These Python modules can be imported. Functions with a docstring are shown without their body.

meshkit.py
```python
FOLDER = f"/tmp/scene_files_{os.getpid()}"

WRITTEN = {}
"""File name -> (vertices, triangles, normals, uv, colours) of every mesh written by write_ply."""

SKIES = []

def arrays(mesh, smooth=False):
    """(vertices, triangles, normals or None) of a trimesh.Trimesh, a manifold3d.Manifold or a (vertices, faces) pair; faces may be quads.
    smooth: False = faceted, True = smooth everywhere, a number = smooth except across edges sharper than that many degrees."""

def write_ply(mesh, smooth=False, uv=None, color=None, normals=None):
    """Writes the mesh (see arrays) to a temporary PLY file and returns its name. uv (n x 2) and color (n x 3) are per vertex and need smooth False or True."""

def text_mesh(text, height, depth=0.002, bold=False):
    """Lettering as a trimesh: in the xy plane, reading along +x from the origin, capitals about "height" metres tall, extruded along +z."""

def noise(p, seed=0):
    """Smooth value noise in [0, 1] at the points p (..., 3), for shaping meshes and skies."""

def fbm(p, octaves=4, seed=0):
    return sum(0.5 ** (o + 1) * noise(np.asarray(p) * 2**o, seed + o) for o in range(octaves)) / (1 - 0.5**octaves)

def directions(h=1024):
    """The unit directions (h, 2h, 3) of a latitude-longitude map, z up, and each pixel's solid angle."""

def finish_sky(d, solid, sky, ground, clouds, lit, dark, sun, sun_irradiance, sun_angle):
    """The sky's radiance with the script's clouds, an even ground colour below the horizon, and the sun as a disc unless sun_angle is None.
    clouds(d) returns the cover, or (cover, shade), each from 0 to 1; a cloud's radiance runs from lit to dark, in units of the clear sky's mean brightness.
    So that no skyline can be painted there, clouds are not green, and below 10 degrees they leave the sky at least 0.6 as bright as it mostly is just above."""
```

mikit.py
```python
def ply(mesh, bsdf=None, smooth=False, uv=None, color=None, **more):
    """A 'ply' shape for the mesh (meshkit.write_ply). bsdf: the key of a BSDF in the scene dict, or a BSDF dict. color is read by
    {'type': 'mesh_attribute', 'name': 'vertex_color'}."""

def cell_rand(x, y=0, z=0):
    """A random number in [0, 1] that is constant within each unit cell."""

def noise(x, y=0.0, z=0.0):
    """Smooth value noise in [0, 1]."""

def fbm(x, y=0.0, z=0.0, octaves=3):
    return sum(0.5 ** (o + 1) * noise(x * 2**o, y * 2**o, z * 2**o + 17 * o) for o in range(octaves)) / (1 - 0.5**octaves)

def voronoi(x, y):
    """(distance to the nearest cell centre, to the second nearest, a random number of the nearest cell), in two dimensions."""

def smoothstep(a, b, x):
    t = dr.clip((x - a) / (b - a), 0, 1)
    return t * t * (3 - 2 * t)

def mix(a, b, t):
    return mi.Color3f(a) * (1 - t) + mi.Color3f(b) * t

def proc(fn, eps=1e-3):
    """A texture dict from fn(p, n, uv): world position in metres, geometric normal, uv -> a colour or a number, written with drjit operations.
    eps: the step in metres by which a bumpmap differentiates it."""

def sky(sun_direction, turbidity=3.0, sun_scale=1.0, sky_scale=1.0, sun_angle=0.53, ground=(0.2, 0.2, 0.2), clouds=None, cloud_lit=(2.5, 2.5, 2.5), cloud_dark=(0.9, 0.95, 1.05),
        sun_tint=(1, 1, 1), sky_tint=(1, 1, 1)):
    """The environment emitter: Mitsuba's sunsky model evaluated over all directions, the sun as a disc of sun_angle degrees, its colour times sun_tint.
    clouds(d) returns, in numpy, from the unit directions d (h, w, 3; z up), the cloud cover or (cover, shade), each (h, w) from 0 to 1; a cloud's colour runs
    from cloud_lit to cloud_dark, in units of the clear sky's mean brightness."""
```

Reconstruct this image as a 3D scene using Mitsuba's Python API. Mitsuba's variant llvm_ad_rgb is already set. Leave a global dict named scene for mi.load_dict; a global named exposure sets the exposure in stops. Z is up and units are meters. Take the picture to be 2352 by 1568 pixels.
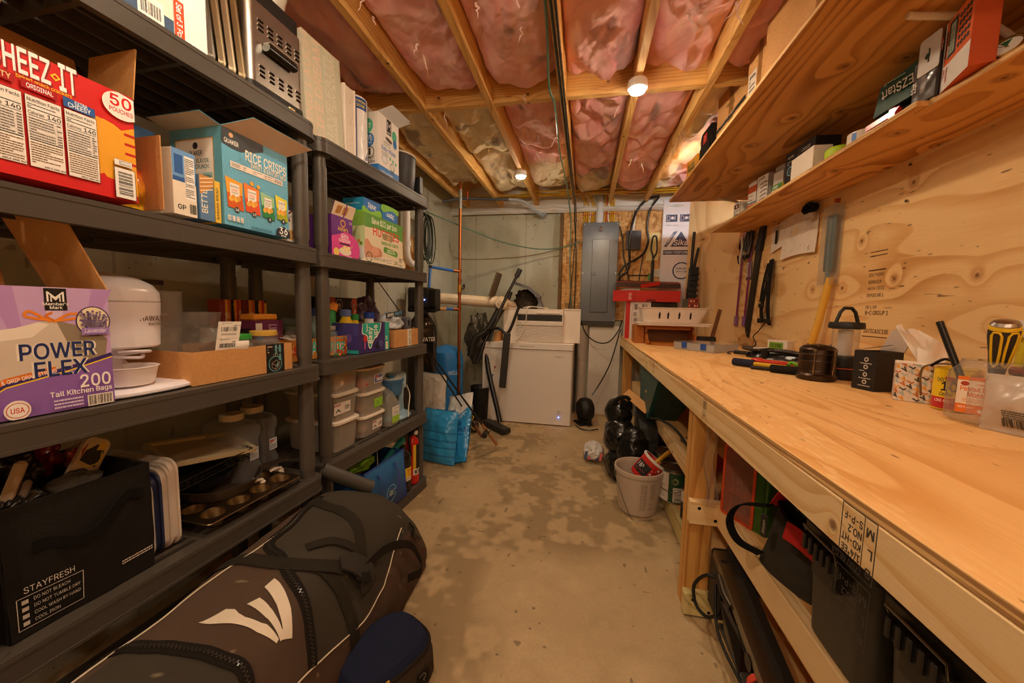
import math,random,numpy as np,trimesh,mitsuba as mi,drjit as dr,mikit,meshkit
from shapely.geometry import Polygon,LineString,Point,box as sbox
from shapely.ops import unary_union
T=mi.ScalarTransform4f
noise,fbm,voronoi,sstep,mix,cell=mikit.noise,mikit.fbm,mikit.voronoi,mikit.smoothstep,mikit.mix,mikit.cell_rand
scene,labels={},{}
def _cam():
 f,yaw,pitch,roll=850.0,.194,.0879,.0222
 fw=np.array([-np.sin(yaw)*np.cos(pitch),np.cos(yaw)*np.cos(pitch),-np.sin(pitch)]);r=np.array([np.cos(yaw),np.sin(yaw),0]);u=np.cross(r,fw)
 up=u*np.cos(roll)-r*np.sin(roll);o=np.array([0,0,1.2004])
 scene['camera']={'type':'perspective','fov':math.degrees(2*math.atan(1176/f)),'fov_axis':'x','near_clip':.02,'far_clip':50.0,'to_world':T().look_at(origin=o.tolist(),target=(o+fw).tolist(),up=up.tolist())}
_cam()
exposure=2.62
WARM,COOL=(1.0,.79,.55),(.84,.96,1.0)
PUCKS=[(.218,2.10,2.345,WARM,80.0),(-.595,3.26,2.345,WARM,70.0),(.98,3.14,2.345,COOL,170.0),(.218,.10,2.345,WARM,80.0),(-.595,.75,2.345,WARM,70.0),(-.595,-1.30,2.345,WARM,110.0),(.60,-1.60,2.345,WARM,110.0),(.0,-3.2,2.345,WARM,160.0)]  # last three: unseen fill lights added behind the camera to soften the contrast
def C(c):
 if isinstance(c,str):
  c=c.lstrip('#')
  c=[int(c[i:i+2],16)for i in(0,2,4)]if len(c)==6 else[int(k*2,16)for k in c]
 a=np.array(c,float)/255.0
 return np.where(a<.04045,a/12.92,((a+.055)/1.055)**2.4)
def L(c):return[float(v)for v in C(c)]
def frame(o,ang):
 """local x along ang (degrees, in plan), local y to its left, z up"""
 m=np.eye(4);a=math.radians(ang)
 m[:3,0]=[math.cos(a),math.sin(a),0];m[:3,1]=[-math.sin(a),math.cos(a),0];m[:3,3]=o
 return m
def mv(x=0,y=0,z=0):
 m=np.eye(4);m[:3,3]=[x,y,z];return m
def rot(ax,deg,at=(0,0,0)):return trimesh.transformations.rotation_matrix(math.radians(deg),ax,at)
RX,RY,RZ=[1,0,0],[0,1,0],[0,0,1]
_txt={}
def text2d(s,bold=False):
 if(s,bold)not in _txt:
  if not s.strip():
   _txt[(s,bold)]=None
  else:
   t=meshkit.text_mesh(s,1.0,.1,bold)
   f=t.faces[t.face_normals[:,2]>.5]
   u,inv=np.unique(f,return_inverse=True)
   _txt[(s,bold)]=(t.vertices[u][:,:2].copy(),inv.reshape(-1,3))
 return _txt[(s,bold)]
class Art:
 """Flat printing in metres, (0,0) at the lower left corner of the printed face; later calls lie on top."""
 def __init__(s):s.it=[];s.k=0
 def raw(s,v,f,c):s.it.append((np.asarray(v,float),np.asarray(f),C(c)if not isinstance(c,np.ndarray)else c,s.k));s.k+=1;return s
 def rect(s,x,y,w,h,c):return s.raw([[x,y],[x+w,y],[x+w,y+h],[x,y+h]],[[0,1,2],[0,2,3]],c)
 def geom(s,g,c):
  V,F,n=[],[],0
  for p in getattr(g,'geoms',[g]):
   if p.is_empty or p.geom_type!='Polygon':continue
   v,f=trimesh.creation.triangulate_polygon(p,engine='earcut')
   V.append(np.asarray(v));F.append(np.asarray(f)+n);n+=len(v)
  return s.raw(np.vstack(V),np.vstack(F),c)if V else s
 def poly(s,pts,c):return s.geom(Polygon(pts).buffer(0),c)
 def circ(s,x,y,r,c,ry=None,n=28):
  a=np.arange(n)*2*np.pi/n
  return s.poly(np.stack([x+r*np.cos(a),y+(ry or r)*np.sin(a)],1),c)
 def line(s,pts,w,c):return s.geom(LineString(pts).buffer(w/2,cap_style=2),c)
 def txt(s,t,x,y,h,c,bold=False,al='l',ang=0,sx=1.0,skew=0.0,w=None):
  g=text2d(t,bold)
  if g is None:return s
  v=g[0]*h
  if w:sx=w/max(v[:,0].max()-v[:,0].min(),1e-6)
  v=np.stack([v[:,0]*sx+v[:,1]*skew,v[:,1]],1)
  v[:,0]-={'l':v[:,0].min(),'c':(v[:,0].max()+v[:,0].min())/2,'r':v[:,0].max()}[al]
  a=math.radians(ang);v=v@np.array([[math.cos(a),math.sin(a)],[-math.sin(a),math.cos(a)]])
  return s.raw(v+[x,y],g[1],c)
 def greek(s,x,y,w,h,n,c,seed=0,fill=.5):
  r=random.Random(seed);V,F=[],[]
  for i in range(n):
   yy=y+h-(i+.8)*h/n;xx=x
   while xx<x+w*.98:
    q=min(r.uniform(.03,.13)*w,x+w-xx)
    k=len(V);V+=[[xx,yy],[xx+q,yy],[xx+q,yy+fill*h/n],[xx,yy+fill*h/n]]
    F+=[[k,k+1,k+2],[k,k+2,k+3]];xx+=q+.015*w
    if r.random()<.04:break
  return s.raw(V,F,c)
 def bars(s,x,y,w,h,c='1a1a1a',seed=1,n=24,vert=False):
  r=random.Random(seed);e=np.cumsum([0]+[r.choice([1,1,2,3])for _ in range(2*n)]).astype(float);e/=e[-1]
  V,F=[],[]
  for i in range(0,2*n,2):
   a,b=e[i],e[i+1];k=len(V)
   V+=([[x+w*a,y],[x+w*b,y],[x+w*b,y+h],[x+w*a,y+h]]if not vert else[[x,y+h*a],[x+w,y+h*a],[x+w,y+h*b],[x,y+h*b]])
   F+=[[k,k+1,k+2],[k,k+2,k+3]]
  return s.raw(V,F,c)
class M:
 def __init__(s,col='888888'):s.V,s.F,s.K,s.n,s.col,s.tf=[],[],[],0,col,np.eye(4)
 def add(s,mesh,col=None,smooth=30,at=None,vc=None):
  if hasattr(mesh,'to_mesh'):
   q=mesh.to_mesh();mesh=trimesh.Trimesh(q.vert_properties[:,:3],q.tri_verts,process=False)
  elif isinstance(mesh,tuple):mesh=trimesh.Trimesh(np.asarray(mesh[0],float),np.asarray(mesh[1]),process=False)
  t=s.tf if at is None else s.tf@at
  if vc is None:
   if smooth is False:
    v=np.asarray(mesh.vertices)[mesh.faces].reshape(-1,3);f=np.arange(len(v)).reshape(-1,3)
   else:
    if smooth is not True:mesh=trimesh.graph.smooth_shade(mesh,angle=np.radians(smooth),facet_minarea=None)
    v,f=np.asarray(mesh.vertices),np.asarray(mesh.faces)
   k=C(col if col is not None else s.col)if not isinstance(col,np.ndarray)else col
   k=np.broadcast_to(k,(len(v),3))
  else:
   v,f,k=np.asarray(mesh.vertices),np.asarray(mesh.faces),vc
  v=v@t[:3,:3].T+t[:3,3]
  if np.linalg.det(t[:3,:3])<0:f=f[:,::-1]
  s.V.append(v);s.F.append(f+s.n);s.K.append(k);s.n+=len(v)
  return s
 def box(s,x0,x1,y0,y1,z0,z1,col=None,bev=0.0,at=None):
  lo,hi=np.array([x0,y0,z0],float),np.array([x1,y1,z1],float)
  lo,hi=np.minimum(lo,hi),np.maximum(lo,hi)
  if bev<=0:
   m=trimesh.creation.box(bounds=[lo,hi])
   return s.add(m,col,False,at)
  b=min(bev,*((hi-lo)*.45));P=[]
  for i in np.ndindex(2,2,2):
   c=np.where(np.array(i)==1,hi,lo);d=np.where(np.array(i)==1,-1,1)*b
   for a in range(3):
    q=c+d;q[a]=c[a];P.append(q)
  return s.add(trimesh.convex.convex_hull(np.array(P)),col,False,at)
 def rbox(s,x0,x1,y0,y1,z0,z1,r,col=None,axis=2,n=5,bev=0.0,at=None):
  """box with the four edges along axis rounded"""
  lo,hi=[x0,y0,z0],[x1,y1,z1]
  ia,ib=[(1,2),(2,0),(0,1)][axis]
  p=sbox(lo[ia]+r,lo[ib]+r,hi[ia]-r,hi[ib]-r).buffer(r,quad_segs=n)
  return s.prism(p,lo[axis],hi[axis],col,axis,bev,at)
 def prism(s,p,a,b,col=None,axis=2,bev=0.0,at=None,smooth=40):
  if not hasattr(p,'geom_type'):p=Polygon(p)
  for g in getattr(p,'geoms',[p]):
   m=trimesh.creation.extrude_polygon(g,b-a,engine='earcut');v=np.asarray(m.vertices).copy();v[:,2]+=a
   v=v[:,{2:[0,1,2],0:[2,0,1],1:[1,2,0]}[axis]]
   s.add(trimesh.Trimesh(v,m.faces,process=False),col,smooth,at)
  return s
 def cyl(s,p0,p1,r0,r1=None,col=None,n=20,caps=True,at=None,smooth=40):
  p0,p1=np.array(p0,float),np.array(p1,float);r1=r0 if r1 is None else r1
  z=(p1-p0)/np.linalg.norm(p1-p0);x=np.cross(z,[0,0,1]if abs(z[2])<.9 else[1,0,0]);x/=np.linalg.norm(x);y=np.cross(z,x)
  a=np.arange(n)*2*np.pi/n;ring=np.cos(a)[:,None]*x+np.sin(a)[:,None]*y
  v=np.vstack([p0+ring*r0,p1+ring*r1,[p0],[p1]]);i=np.arange(n);j=(i+1)%n
  f=[np.stack([i,j,j+n],1),np.stack([i,j+n,i+n],1)]
  if caps:f+=[np.stack([j,i,i*0+2*n],1),np.stack([i+n,j+n,i*0+2*n+1],1)]
  return s.add((v,np.vstack(f)),col,smooth,at)
 def lathe(s,prof,col=None,n=28,at=None,smooth=35,sx=1.0,sy=1.0,closed=False):
  """profile (r, z) from bottom to top, outside on the right hand"""
  P=np.array(prof,float);a=np.arange(n)*2*np.pi/n;k=len(P)
  v=np.stack([np.outer(P[:,0],np.cos(a))*sx,np.outer(P[:,0],np.sin(a))*sy,np.repeat(P[:,1:2],n,1)],-1).reshape(-1,3)
  i,j=np.meshgrid(np.arange(k-1),np.arange(n),indexing='ij');j2=(j+1)%n
  q=np.stack([i*n+j,i*n+j2,(i+1)*n+j2,(i+1)*n+j],-1).reshape(-1,4)
  f=np.vstack([q[:,[0,1,2]],q[:,[0,2,3]]])
  m=trimesh.Trimesh(v,f,process=False);m.merge_vertices();m.update_faces(m.nondegenerate_faces())
  return s.add(m,col,smooth,at)
 def tube(s,pts,r,col=None,n=8,at=None,closed=False,sub=0):
  p=np.array(pts,float)
  if sub:p=spline(p,sub,closed)
  t=np.gradient(p,axis=0)if not closed else np.roll(p,-1,0)-np.roll(p,1,0)
  t/=np.linalg.norm(t,axis=1,keepdims=True)+1e-12
  u=np.cross(t[0],[0,0,1]if abs(t[0][2])<.9 else[1,0,0]);U=[]
  for q in t:
   u=u-q*(u@q);u/=np.linalg.norm(u)+1e-12;U.append(u)
  U=np.array(U);W=np.cross(t,U);a=np.arange(n)*2*np.pi/n;k=len(p)
  rr=np.broadcast_to(np.asarray(r,float),(k,))[:,None,None]
  v=(p[:,None]+rr*(np.cos(a)[None,:,None]*U[:,None]+np.sin(a)[None,:,None]*W[:,None])).reshape(-1,3)
  i,j=np.meshgrid(np.arange(k if closed else k-1),np.arange(n),indexing='ij');j2=(j+1)%n;i2=(i+1)%k
  q=np.stack([i*n+j,i*n+j2,i2*n+j2,i2*n+j],-1).reshape(-1,4);f=[q[:,[0,1,2]],q[:,[0,2,3]]]
  if not closed:
   b=np.arange(1,n-1);f+=[np.stack([b*0,b+1,b],1),np.stack([b*0,b,b+1],1)+(k-1)*n]
  return s.add((v,np.vstack(f)),col,50,at)
 def grid(s,P,col=None,at=None,thick=0.0,smooth=True,vc=None):
  """a sheet through the points P (h, w, 3); thick: a second side this far behind it, and a rim"""
  P=np.asarray(P,float);h,w=P.shape[:2]
  i,j=np.meshgrid(np.arange(h-1),np.arange(w-1),indexing='ij');a=(i*w+j).ravel()
  f=np.vstack([np.stack([a,a+1,a+w+1],1),np.stack([a,a+w+1,a+w],1)]);v=P.reshape(-1,3)
  if not thick:return s.add((v,f),col,smooth,at)if vc is None else s.add((v,f),vc=vc,at=at)
  nn=np.cross(np.gradient(P,axis=1),np.gradient(P,axis=0));nn/=np.linalg.norm(nn,axis=-1,keepdims=True)+1e-12
  b=(P-nn*thick).reshape(-1,3);N=h*w
  e=np.concatenate([np.arange(w-1),(np.arange(h-1)*w+w-1),(h-1)*w+np.arange(w-1,0,-1),np.arange(h-1,0,-1)*w])
  e2=np.roll(e,-1)
  F=np.vstack([f,f[:,::-1]+N,np.stack([e,e+N,e2+N],1),np.stack([e,e2+N,e2],1)])
  return s.add((np.vstack([v,b]),F),col,40 if smooth else False,at)
 def hull(s,pts,col=None,at=None,smooth=False):return s.add(trimesh.convex.convex_hull(np.array(pts,float)),col,smooth,at)
 def art(s,A,o,ex,ey,at=None,off=2.5e-4,step=4e-5):
  o,ex,ey=(np.array(q,float)for q in(o,ex,ey));n=np.cross(ex,ey);n/=np.linalg.norm(n)
  for v,f,c,k in A.it:
   P=o+v[:,:1]*ex+v[:,1:]*ey+n*(off+k*step)
   s.add((P,f),vc=np.broadcast_to(c,(len(P),3)),at=at)
  return s
 def artfn(s,A,fn,size=.012,at=None,off=4e-4,step=4e-5):
  """print laid on a curved face: fn(x, y, lift) -> points"""
  for v,f,c,k in A.it:
   if size:
    v3,f=trimesh.remesh.subdivide_to_size(np.pad(v,((0,0),(0,1))),f,size,max_iter=12);v=v3[:,:2]
   P=fn(v[:,0],v[:,1],off+k*step)
   s.add((P,f),vc=np.broadcast_to(c,(len(P),3)),at=at)
  return s
 def empty(s):return not s.V
 def put(s,key,bsdf='satin',**more):
  V,F,K=np.vstack(s.V),np.vstack(s.F),np.vstack(s.K)
  if np.abs(K[F]-K[F][:,:1]).max()<2e-3:
   c=np.clip(K,0,1);uv=np.stack([np.round(np.sqrt(c[:,1])*400)+.03+.94*np.sqrt(c[:,0]),np.sqrt(c[:,2])],1)
   scene[key]=mikit.ply((V,F),bsdf,smooth=True,uv=uv,**more)
  else:scene[key]=mikit.ply((V,F),bsdf+'_blend',smooth=True,color=K,**more)
  return key
def spline(p,k=6,closed=False):
 p=np.array(p,float)
 q=np.vstack([p[-1:],p,p[:2]])if closed else np.vstack([2*p[:1]-p[1:2],p,2*p[-1:]-p[-2:-1]])
 out=[]
 for i in range(1,len(q)-2):
  for t in np.arange(k)/k:
   a,b,c,d=q[i-1],q[i],q[i+1],q[i+2]
   out.append(.5*(2*b+(c-a)*t+(2*a-5*b+4*c-d)*t*t+(3*b-a-3*c+d)*t**3))
 if not closed:out.append(q[-2])
 return np.array(out)
def cylmap(r,z0=0.,a0=0.):
 """x metres round the cylinder from angle a0 (anticlockwise), y up"""
 return lambda x,y,l:np.stack([(r+l)*np.cos(a0+x/r),(r+l)*np.sin(a0+x/r),z0+y],1)
def numbered(k):
 used=lambda q:q in scene or q in labels or any(x.startswith(q+'__')for x in scene)
 if not used(k):return k
 i=1
 while used(f'{k}_{i:03d}'):i+=1
 return f'{k}_{i:03d}'
def thing(name,label,cat,group=None):
 k=numbered(name);labels[k]={'label':label,'category':cat}
 if group:labels[k]['group']=group
 return k
def struct(name):labels[name]={'kind':'structure'};return name
def part(k,name,m,bsdf='satin',label=None):
 key=numbered(f'{k}__{name}');m.put(key,bsdf)
 if label:labels[key]={'label':label}
 return key
def two(b):return{'type':'twosided','bsdf':b}
VC={'type':'mesh_attribute','name':'vertex_color'}
def pr(col,rough=.5,**k):return{'type':'principled','base_color':col if isinstance(col,dict)else{'type':'rgb','value':L(col)},'roughness':rough,**k}
def bump(b,fn,scale=1.0,eps=8e-4):return two({'type':'bumpmap','tex':mikit.proc(fn,eps),'scale':scale,'bsdf':b})
def unpack(p,n,uv):
 g=dr.floor(uv.x);r=dr.clip((uv.x-g-.03)/.94,0,1);return mi.Color3f(r*r,(g/400)*(g/400),uv.y*uv.y)
PACKED=mikit.proc(unpack)
for VC,sx in((PACKED,''),({'type':'mesh_attribute','name':'vertex_color'},'_blend')):
 for name,rough,more in(('matte',.85,dict(specular=.25)),('satin',.5,dict(specular=.4)),('gloss',.22,dict(specular=.5)),('shiny',.09,dict(specular=.6)),('metal',.33,dict(metallic=1.0)),('chrome',.14,dict(metallic=1.0))):
  if not(sx and name in('chrome','shiny','metal')):scene[name+sx]=two(pr(VC,rough,**more))
 scene['weave'+sx]=bump(pr(VC,.9,specular=.2),lambda p,n,uv:.0007*(dr.sin(p.x*1900+p.z*600)*dr.sin(p.y*1900-p.z*700)))
 scene['film'+sx]=bump(pr(VC,.25,specular=.5),lambda p,n,uv:.005*noise(p.x*40,p.y*40,p.z*40))
 scene['thin_clear'+sx]={'type':'blendbsdf','weight':.13,'a':{'type':'thindielectric','int_ior':1.5},'b':two(pr(VC,.25,specular=.5))}
VC=PACKED
scene['black_plastic']=two(pr(VC,.42,specular=.45))
scene['haze_plastic']={'type':'blendbsdf','weight':.38,'a':{'type':'thindielectric','int_ior':1.5},'b':two(pr(VC,.3,specular=.5))}
scene['tint_plastic']={'type':'blendbsdf','weight':.55,'a':{'type':'thindielectric','int_ior':1.5},'b':two(pr(VC,.25,specular=.5))}
scene['card']=two(pr(mikit.proc(lambda p,n,uv:mix(L('b98650'),L('cc9a62'),.35*noise(p.x*14,p.y*14,p.z*14)+.65*noise(p.x*330,p.y*330,p.z*130))),.8,specular=.2))
def knots(u,v,cu,cv,keep):
 """distance to scattered knots in cells of cu x cv: (0 in the middle .. 1 far)"""
 x,y=u/cu,v/cv;ix,iy=dr.floor(x),dr.floor(y)
 kx,ky=.3+.4*cell(ix,iy,5),.3+.4*cell(ix,iy,6)
 dx,dy=(x-ix-kx)*cu,(y-iy-ky)*cv
 return dr.select(cell(ix,iy,7)<keep,dr.sqrt(dx*dx+dy*dy),9.0)
def veneer(u,v,light,mid,dark,su=.55,sv=3.2,rings=9.0,keep=.35,seed=0.0,line=.5):
 """rotary-cut plywood face, grain along u"""
 k=knots(u+seed,v,.36,.21,keep);w=noise(u*3.1,v*3.6,seed+9)
 f=(noise(u*su+seed,v*sv,seed+3)*.68+noise(u*su*2.3,v*sv*2.1,seed+13)*.32)*rings+v*5+2.0*dr.exp(-k*30)
 t=f-dr.floor(f);late=sstep(.40,.93,t)*(1-sstep(.93,1.0,t))
 c=mix(light,mid,dr.clip(late*line*1.3+.30*(noise(u*14,v*420,seed)-.45)+.45*(w-.45),0,1))
 c=mix(c,dark,dr.clip(late*line*(.15+.6*sstep(.5,.8,w)),0,1))
 c=mix(c,dark,(1-sstep(.010,.040,k))*.45);c=mix(c,L('5f3210'),(1-sstep(.004,.012,k))*.8)
 return mix(c,L('4a2409'),sstep(.93,.96,noise(u*16,v*90,seed+77))*.7)
def lumber(u,v,w,light,mid,seed=0.0):
 """sawn softwood, grain along u; v, w across"""
 k=knots(u+seed,v+w,.47,.12,.5)
 f=noise(u*.9+seed,v*10,w*10)*7+v*26+w*17+2.2*dr.exp(-k*30)
 t=f-dr.floor(f);late=sstep(.4,.95,t)*(1-sstep(.95,1.0,t))
 c=mix(light,mid,dr.clip(late*.75+.4*(noise(u*12,v*300,w*300)-.5),0,1))
 return mix(c,L('5d3312'),(1-sstep(.004,.014,k))*.8)
PL,PM,PD=L('e2bd84'),L('cd9a58'),L('a86c2e')
scene['ply_wall']=two(pr(mikit.proc(lambda p,n,uv:veneer(p.y,p.z,PL,PM,PD,keep=.42)),.6,specular=.3))
scene['ply_wall_far']=two(pr(mikit.proc(lambda p,n,uv:veneer(p.z,p.y+p.x*.3,L('dcb882'),L('c99a5e'),PD,seed=7.3,keep=.5,line=.35)),.6,specular=.3))
scene['ply_top']=two(pr(mikit.proc(lambda p,n,uv:mix(veneer(p.y,p.x,L('e0b274'),L('cf9650'),L('ad6c2a'),sv=2.6,rings=12,keep=.05,seed=2.1,line=.33),L('e8c690'),.5*sstep(.62,.8,noise(p.y*30,p.x*160,5))*sstep(.4,.7,noise(p.x*3,p.y*3,2)))),.5,specular=.35))
scene['ply_shelf']=two(pr(mikit.proc(lambda p,n,uv:veneer(p.y,p.x,L('cf9a58'),L('b4762f'),L('82481a'),sv=3.4,rings=11,keep=.5,seed=5.2,line=.6)),.55,specular=.3))
scene['ply_edge']=two(pr(mikit.proc(lambda p,n,uv:mix(L('dcb47a'),L('8d5f33'),sstep(.4,.6,noise(p.z*520+.4*noise(p.y*9),p.y*3,1))*.75)),.7,specular=.2))
scene['stud']=two(pr(mikit.proc(lambda p,n,uv:lumber(p.y,p.x,p.z,L('e3c593'),L('cfa566'))),.65,specular=.25))
scene['stud_x']=two(pr(mikit.proc(lambda p,n,uv:lumber(p.x,p.y,p.z,L('e3c593'),L('cda264'),3.1)),.65,specular=.25))
scene['joist']=two(pr(mikit.proc(lambda p,n,uv:lumber(p.y,p.x,p.z,L('d9b06c'),L('bd8a45'),1.7)),.7,specular=.2))
scene['joist_x']=two(pr(mikit.proc(lambda p,n,uv:lumber(p.x,p.y,p.z,L('d9b06c'),L('bd8a45'),4.4)),.7,specular=.2))
scene['post']=two(pr(mikit.proc(lambda p,n,uv:lumber(p.z,p.x,p.y,L('cf9a52'),L('a5682a'),8.8)),.6,specular=.3))
scene['treated']=two(pr(mikit.proc(lambda p,n,uv:lumber(p.y,p.x,p.z,L('cdbb82'),L('a08c4c'),6.2)),.65,specular=.25))
scene['osb']=two(pr(mikit.proc(lambda p,n,uv:mix(mix(L('d9b27a'),L('b98547'),noise(p.x*22,p.z*60,3)),L('9a6430'),sstep(.55,.85,noise(p.x*60,p.z*24,9))*.7)),.75,specular=.2))
def floor_col(p,n,uv):
 big=fbm(p.x*1.5,p.y*1.3,3,3);mid=noise(p.x*9,p.y*9,8)*.6+noise(p.x*27,p.y*27,5)*.4;fine=noise(p.x*170,p.y*170,1)
 c=mix(L('a98f68'),L('c0a87f'),dr.clip(.1+.75*mid+.3*(fine-.5),0,1))
 c=mix(c,L('86704e'),.8*sstep(.50,.70,big)*sstep(.3,.6,mid))
 return mix(c,L('5c4a34'),.6*sstep(.93,.96,noise(p.x*31,p.y*31,77)))
scene['concrete_floor']=two(pr(mikit.proc(floor_col),.62,specular=.35))
def wall_col(p,n,uv):
 u=p.x+p.y;w=noise(u*1.7,p.z*1.3,3)*.6+noise(u*4.3,p.z*2.6,6)*.4
 c=mix(L('a3a08b'),L('bebba6'),w);c=mix(c,L('8f8b74'),.5*sstep(.5,.85,noise(u*9,p.z*3.0,5)))
 c=mix(c,L('7c775f'),.4*(1-sstep(.006,.012,dr.abs(u*1.64-dr.round(u*1.64)))))
 return mix(c,L('6a6552'),.55*sstep(.91,.94,noise(u*44,p.z*44,9)))
scene['concrete_wall']=two(pr(mikit.proc(wall_col),.8,specular=.2))
scene['wool_blend']=bump(pr({'type':'mesh_attribute','name':'vertex_color'},.95,specular=.05),lambda p,n,uv:.010*fbm(p.x*50,p.y*38,p.z*50,2),1.0,1.5e-3)
scene['wool']=bump(pr(VC,.95,specular=.05),lambda p,n,uv:.010*noise(p.x*60,p.y*60,p.z*60),1.0,1.5e-3)
BW,WL,WR=4.38,-1.63,1.40
struct('floor');m=M();m.box(-1.8,1.6,-4.6,4.6,-.1,0);m.put('floor','concrete_floor')
struct('wall_left');m=M();m.box(-1.83,WL,-4.6,4.58,0,2.62);m.put('wall_left','concrete_wall')
struct('wall_back');m=M();m.box(WL,1.8,BW,4.58,0,2.33);m.put('wall_back','concrete_wall')
m=M()
rg=np.random.default_rng(4)
xs,zs=np.linspace(WL,1.45,240),np.linspace(2.30,2.62,30)
X_,Z_=np.meshgrid(xs,zs);Pf=np.stack([X_,X_*0,Z_],-1)
b=meshkit.fbm(np.stack([X_*6,Z_*9,X_*0],-1),4,3);edge=np.exp(-((Z_-2.325-.012*meshkit.noise(np.stack([X_*5,X_*0,X_*0],-1)))/.018)**2)
Pf[...,1]=BW-.02-.05*b-.05*edge*(.5+meshkit.noise(np.stack([X_*14,Z_*3,X_*0],-1),5))
m.grid(Pf,'d9d6cd');part('wall_back','rim_foam',m,'matte')
struct('wall_front');m=M();m.box(-1.8,1.6,-4.8,-4.6,0,2.62,'e6e0d4');m.put('wall_front','matte')
struct('wall_right');m=M();m.box(1.46,1.6,-4.6,4.6,0,2.62);m.put('wall_right','concrete_wall')
m=M();m.box(WR,1.418,.05,2.6,.1,2.40);part('wall_right','plywood_sheet',m,'ply_wall')
m=M();m.box(WR,1.418,2.602,3.86,.1,2.40);part('wall_right','plywood_sheet',m,'ply_wall')
m=M();m.box(WR,1.418,-4.5,.048,.1,2.40);part('wall_right','plywood_sheet',m,'ply_wall')
m=M();m.box(0,.60,0,.018,.1,2.40,at=frame([1.40,3.862,0],129.5)@mv(0,-.018,0));part('wall_right','plywood_sheet',m,'ply_wall_far')
A=Art()
for k,(y,s)in enumerate(((.30,'SOUTHERN'),(.265,'WINDSOR'),(.235,'48/24 15/32'),(.2,'EXPOSURE 1'),(.14,'PS 1-09'),(.11,'B-C GROUP 1'),(.02,'3DV3CASC10E'))):
 A.txt(s,0,y,.016 if k<5 else .02,'5d3a18',True,sx=.8)
for y in(.42,.40,.33,.328,.0):A.rect(-.005,y,.11+.05*(y<.1),.004,'4c2d12')
m=M();m.art(A,[WR,2.21,1.10],[0,-1,0],[0,0,1]);part('wall_right','printed_stamp',m,'matte')
struct('ceiling');m=M();m.box(-1.8,1.6,-4.6,4.6,2.62,2.68);m.put('ceiling','osb')
JX=[-1.42,-1.010,-.595,-.172,.218,.590,.985,1.38]
for x in JX:
 m=M();m.box(x-.019,x+.019,-4.6,BW-.03,2.384,2.62,bev=.002);part('ceiling','joist',m,'joist')
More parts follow.
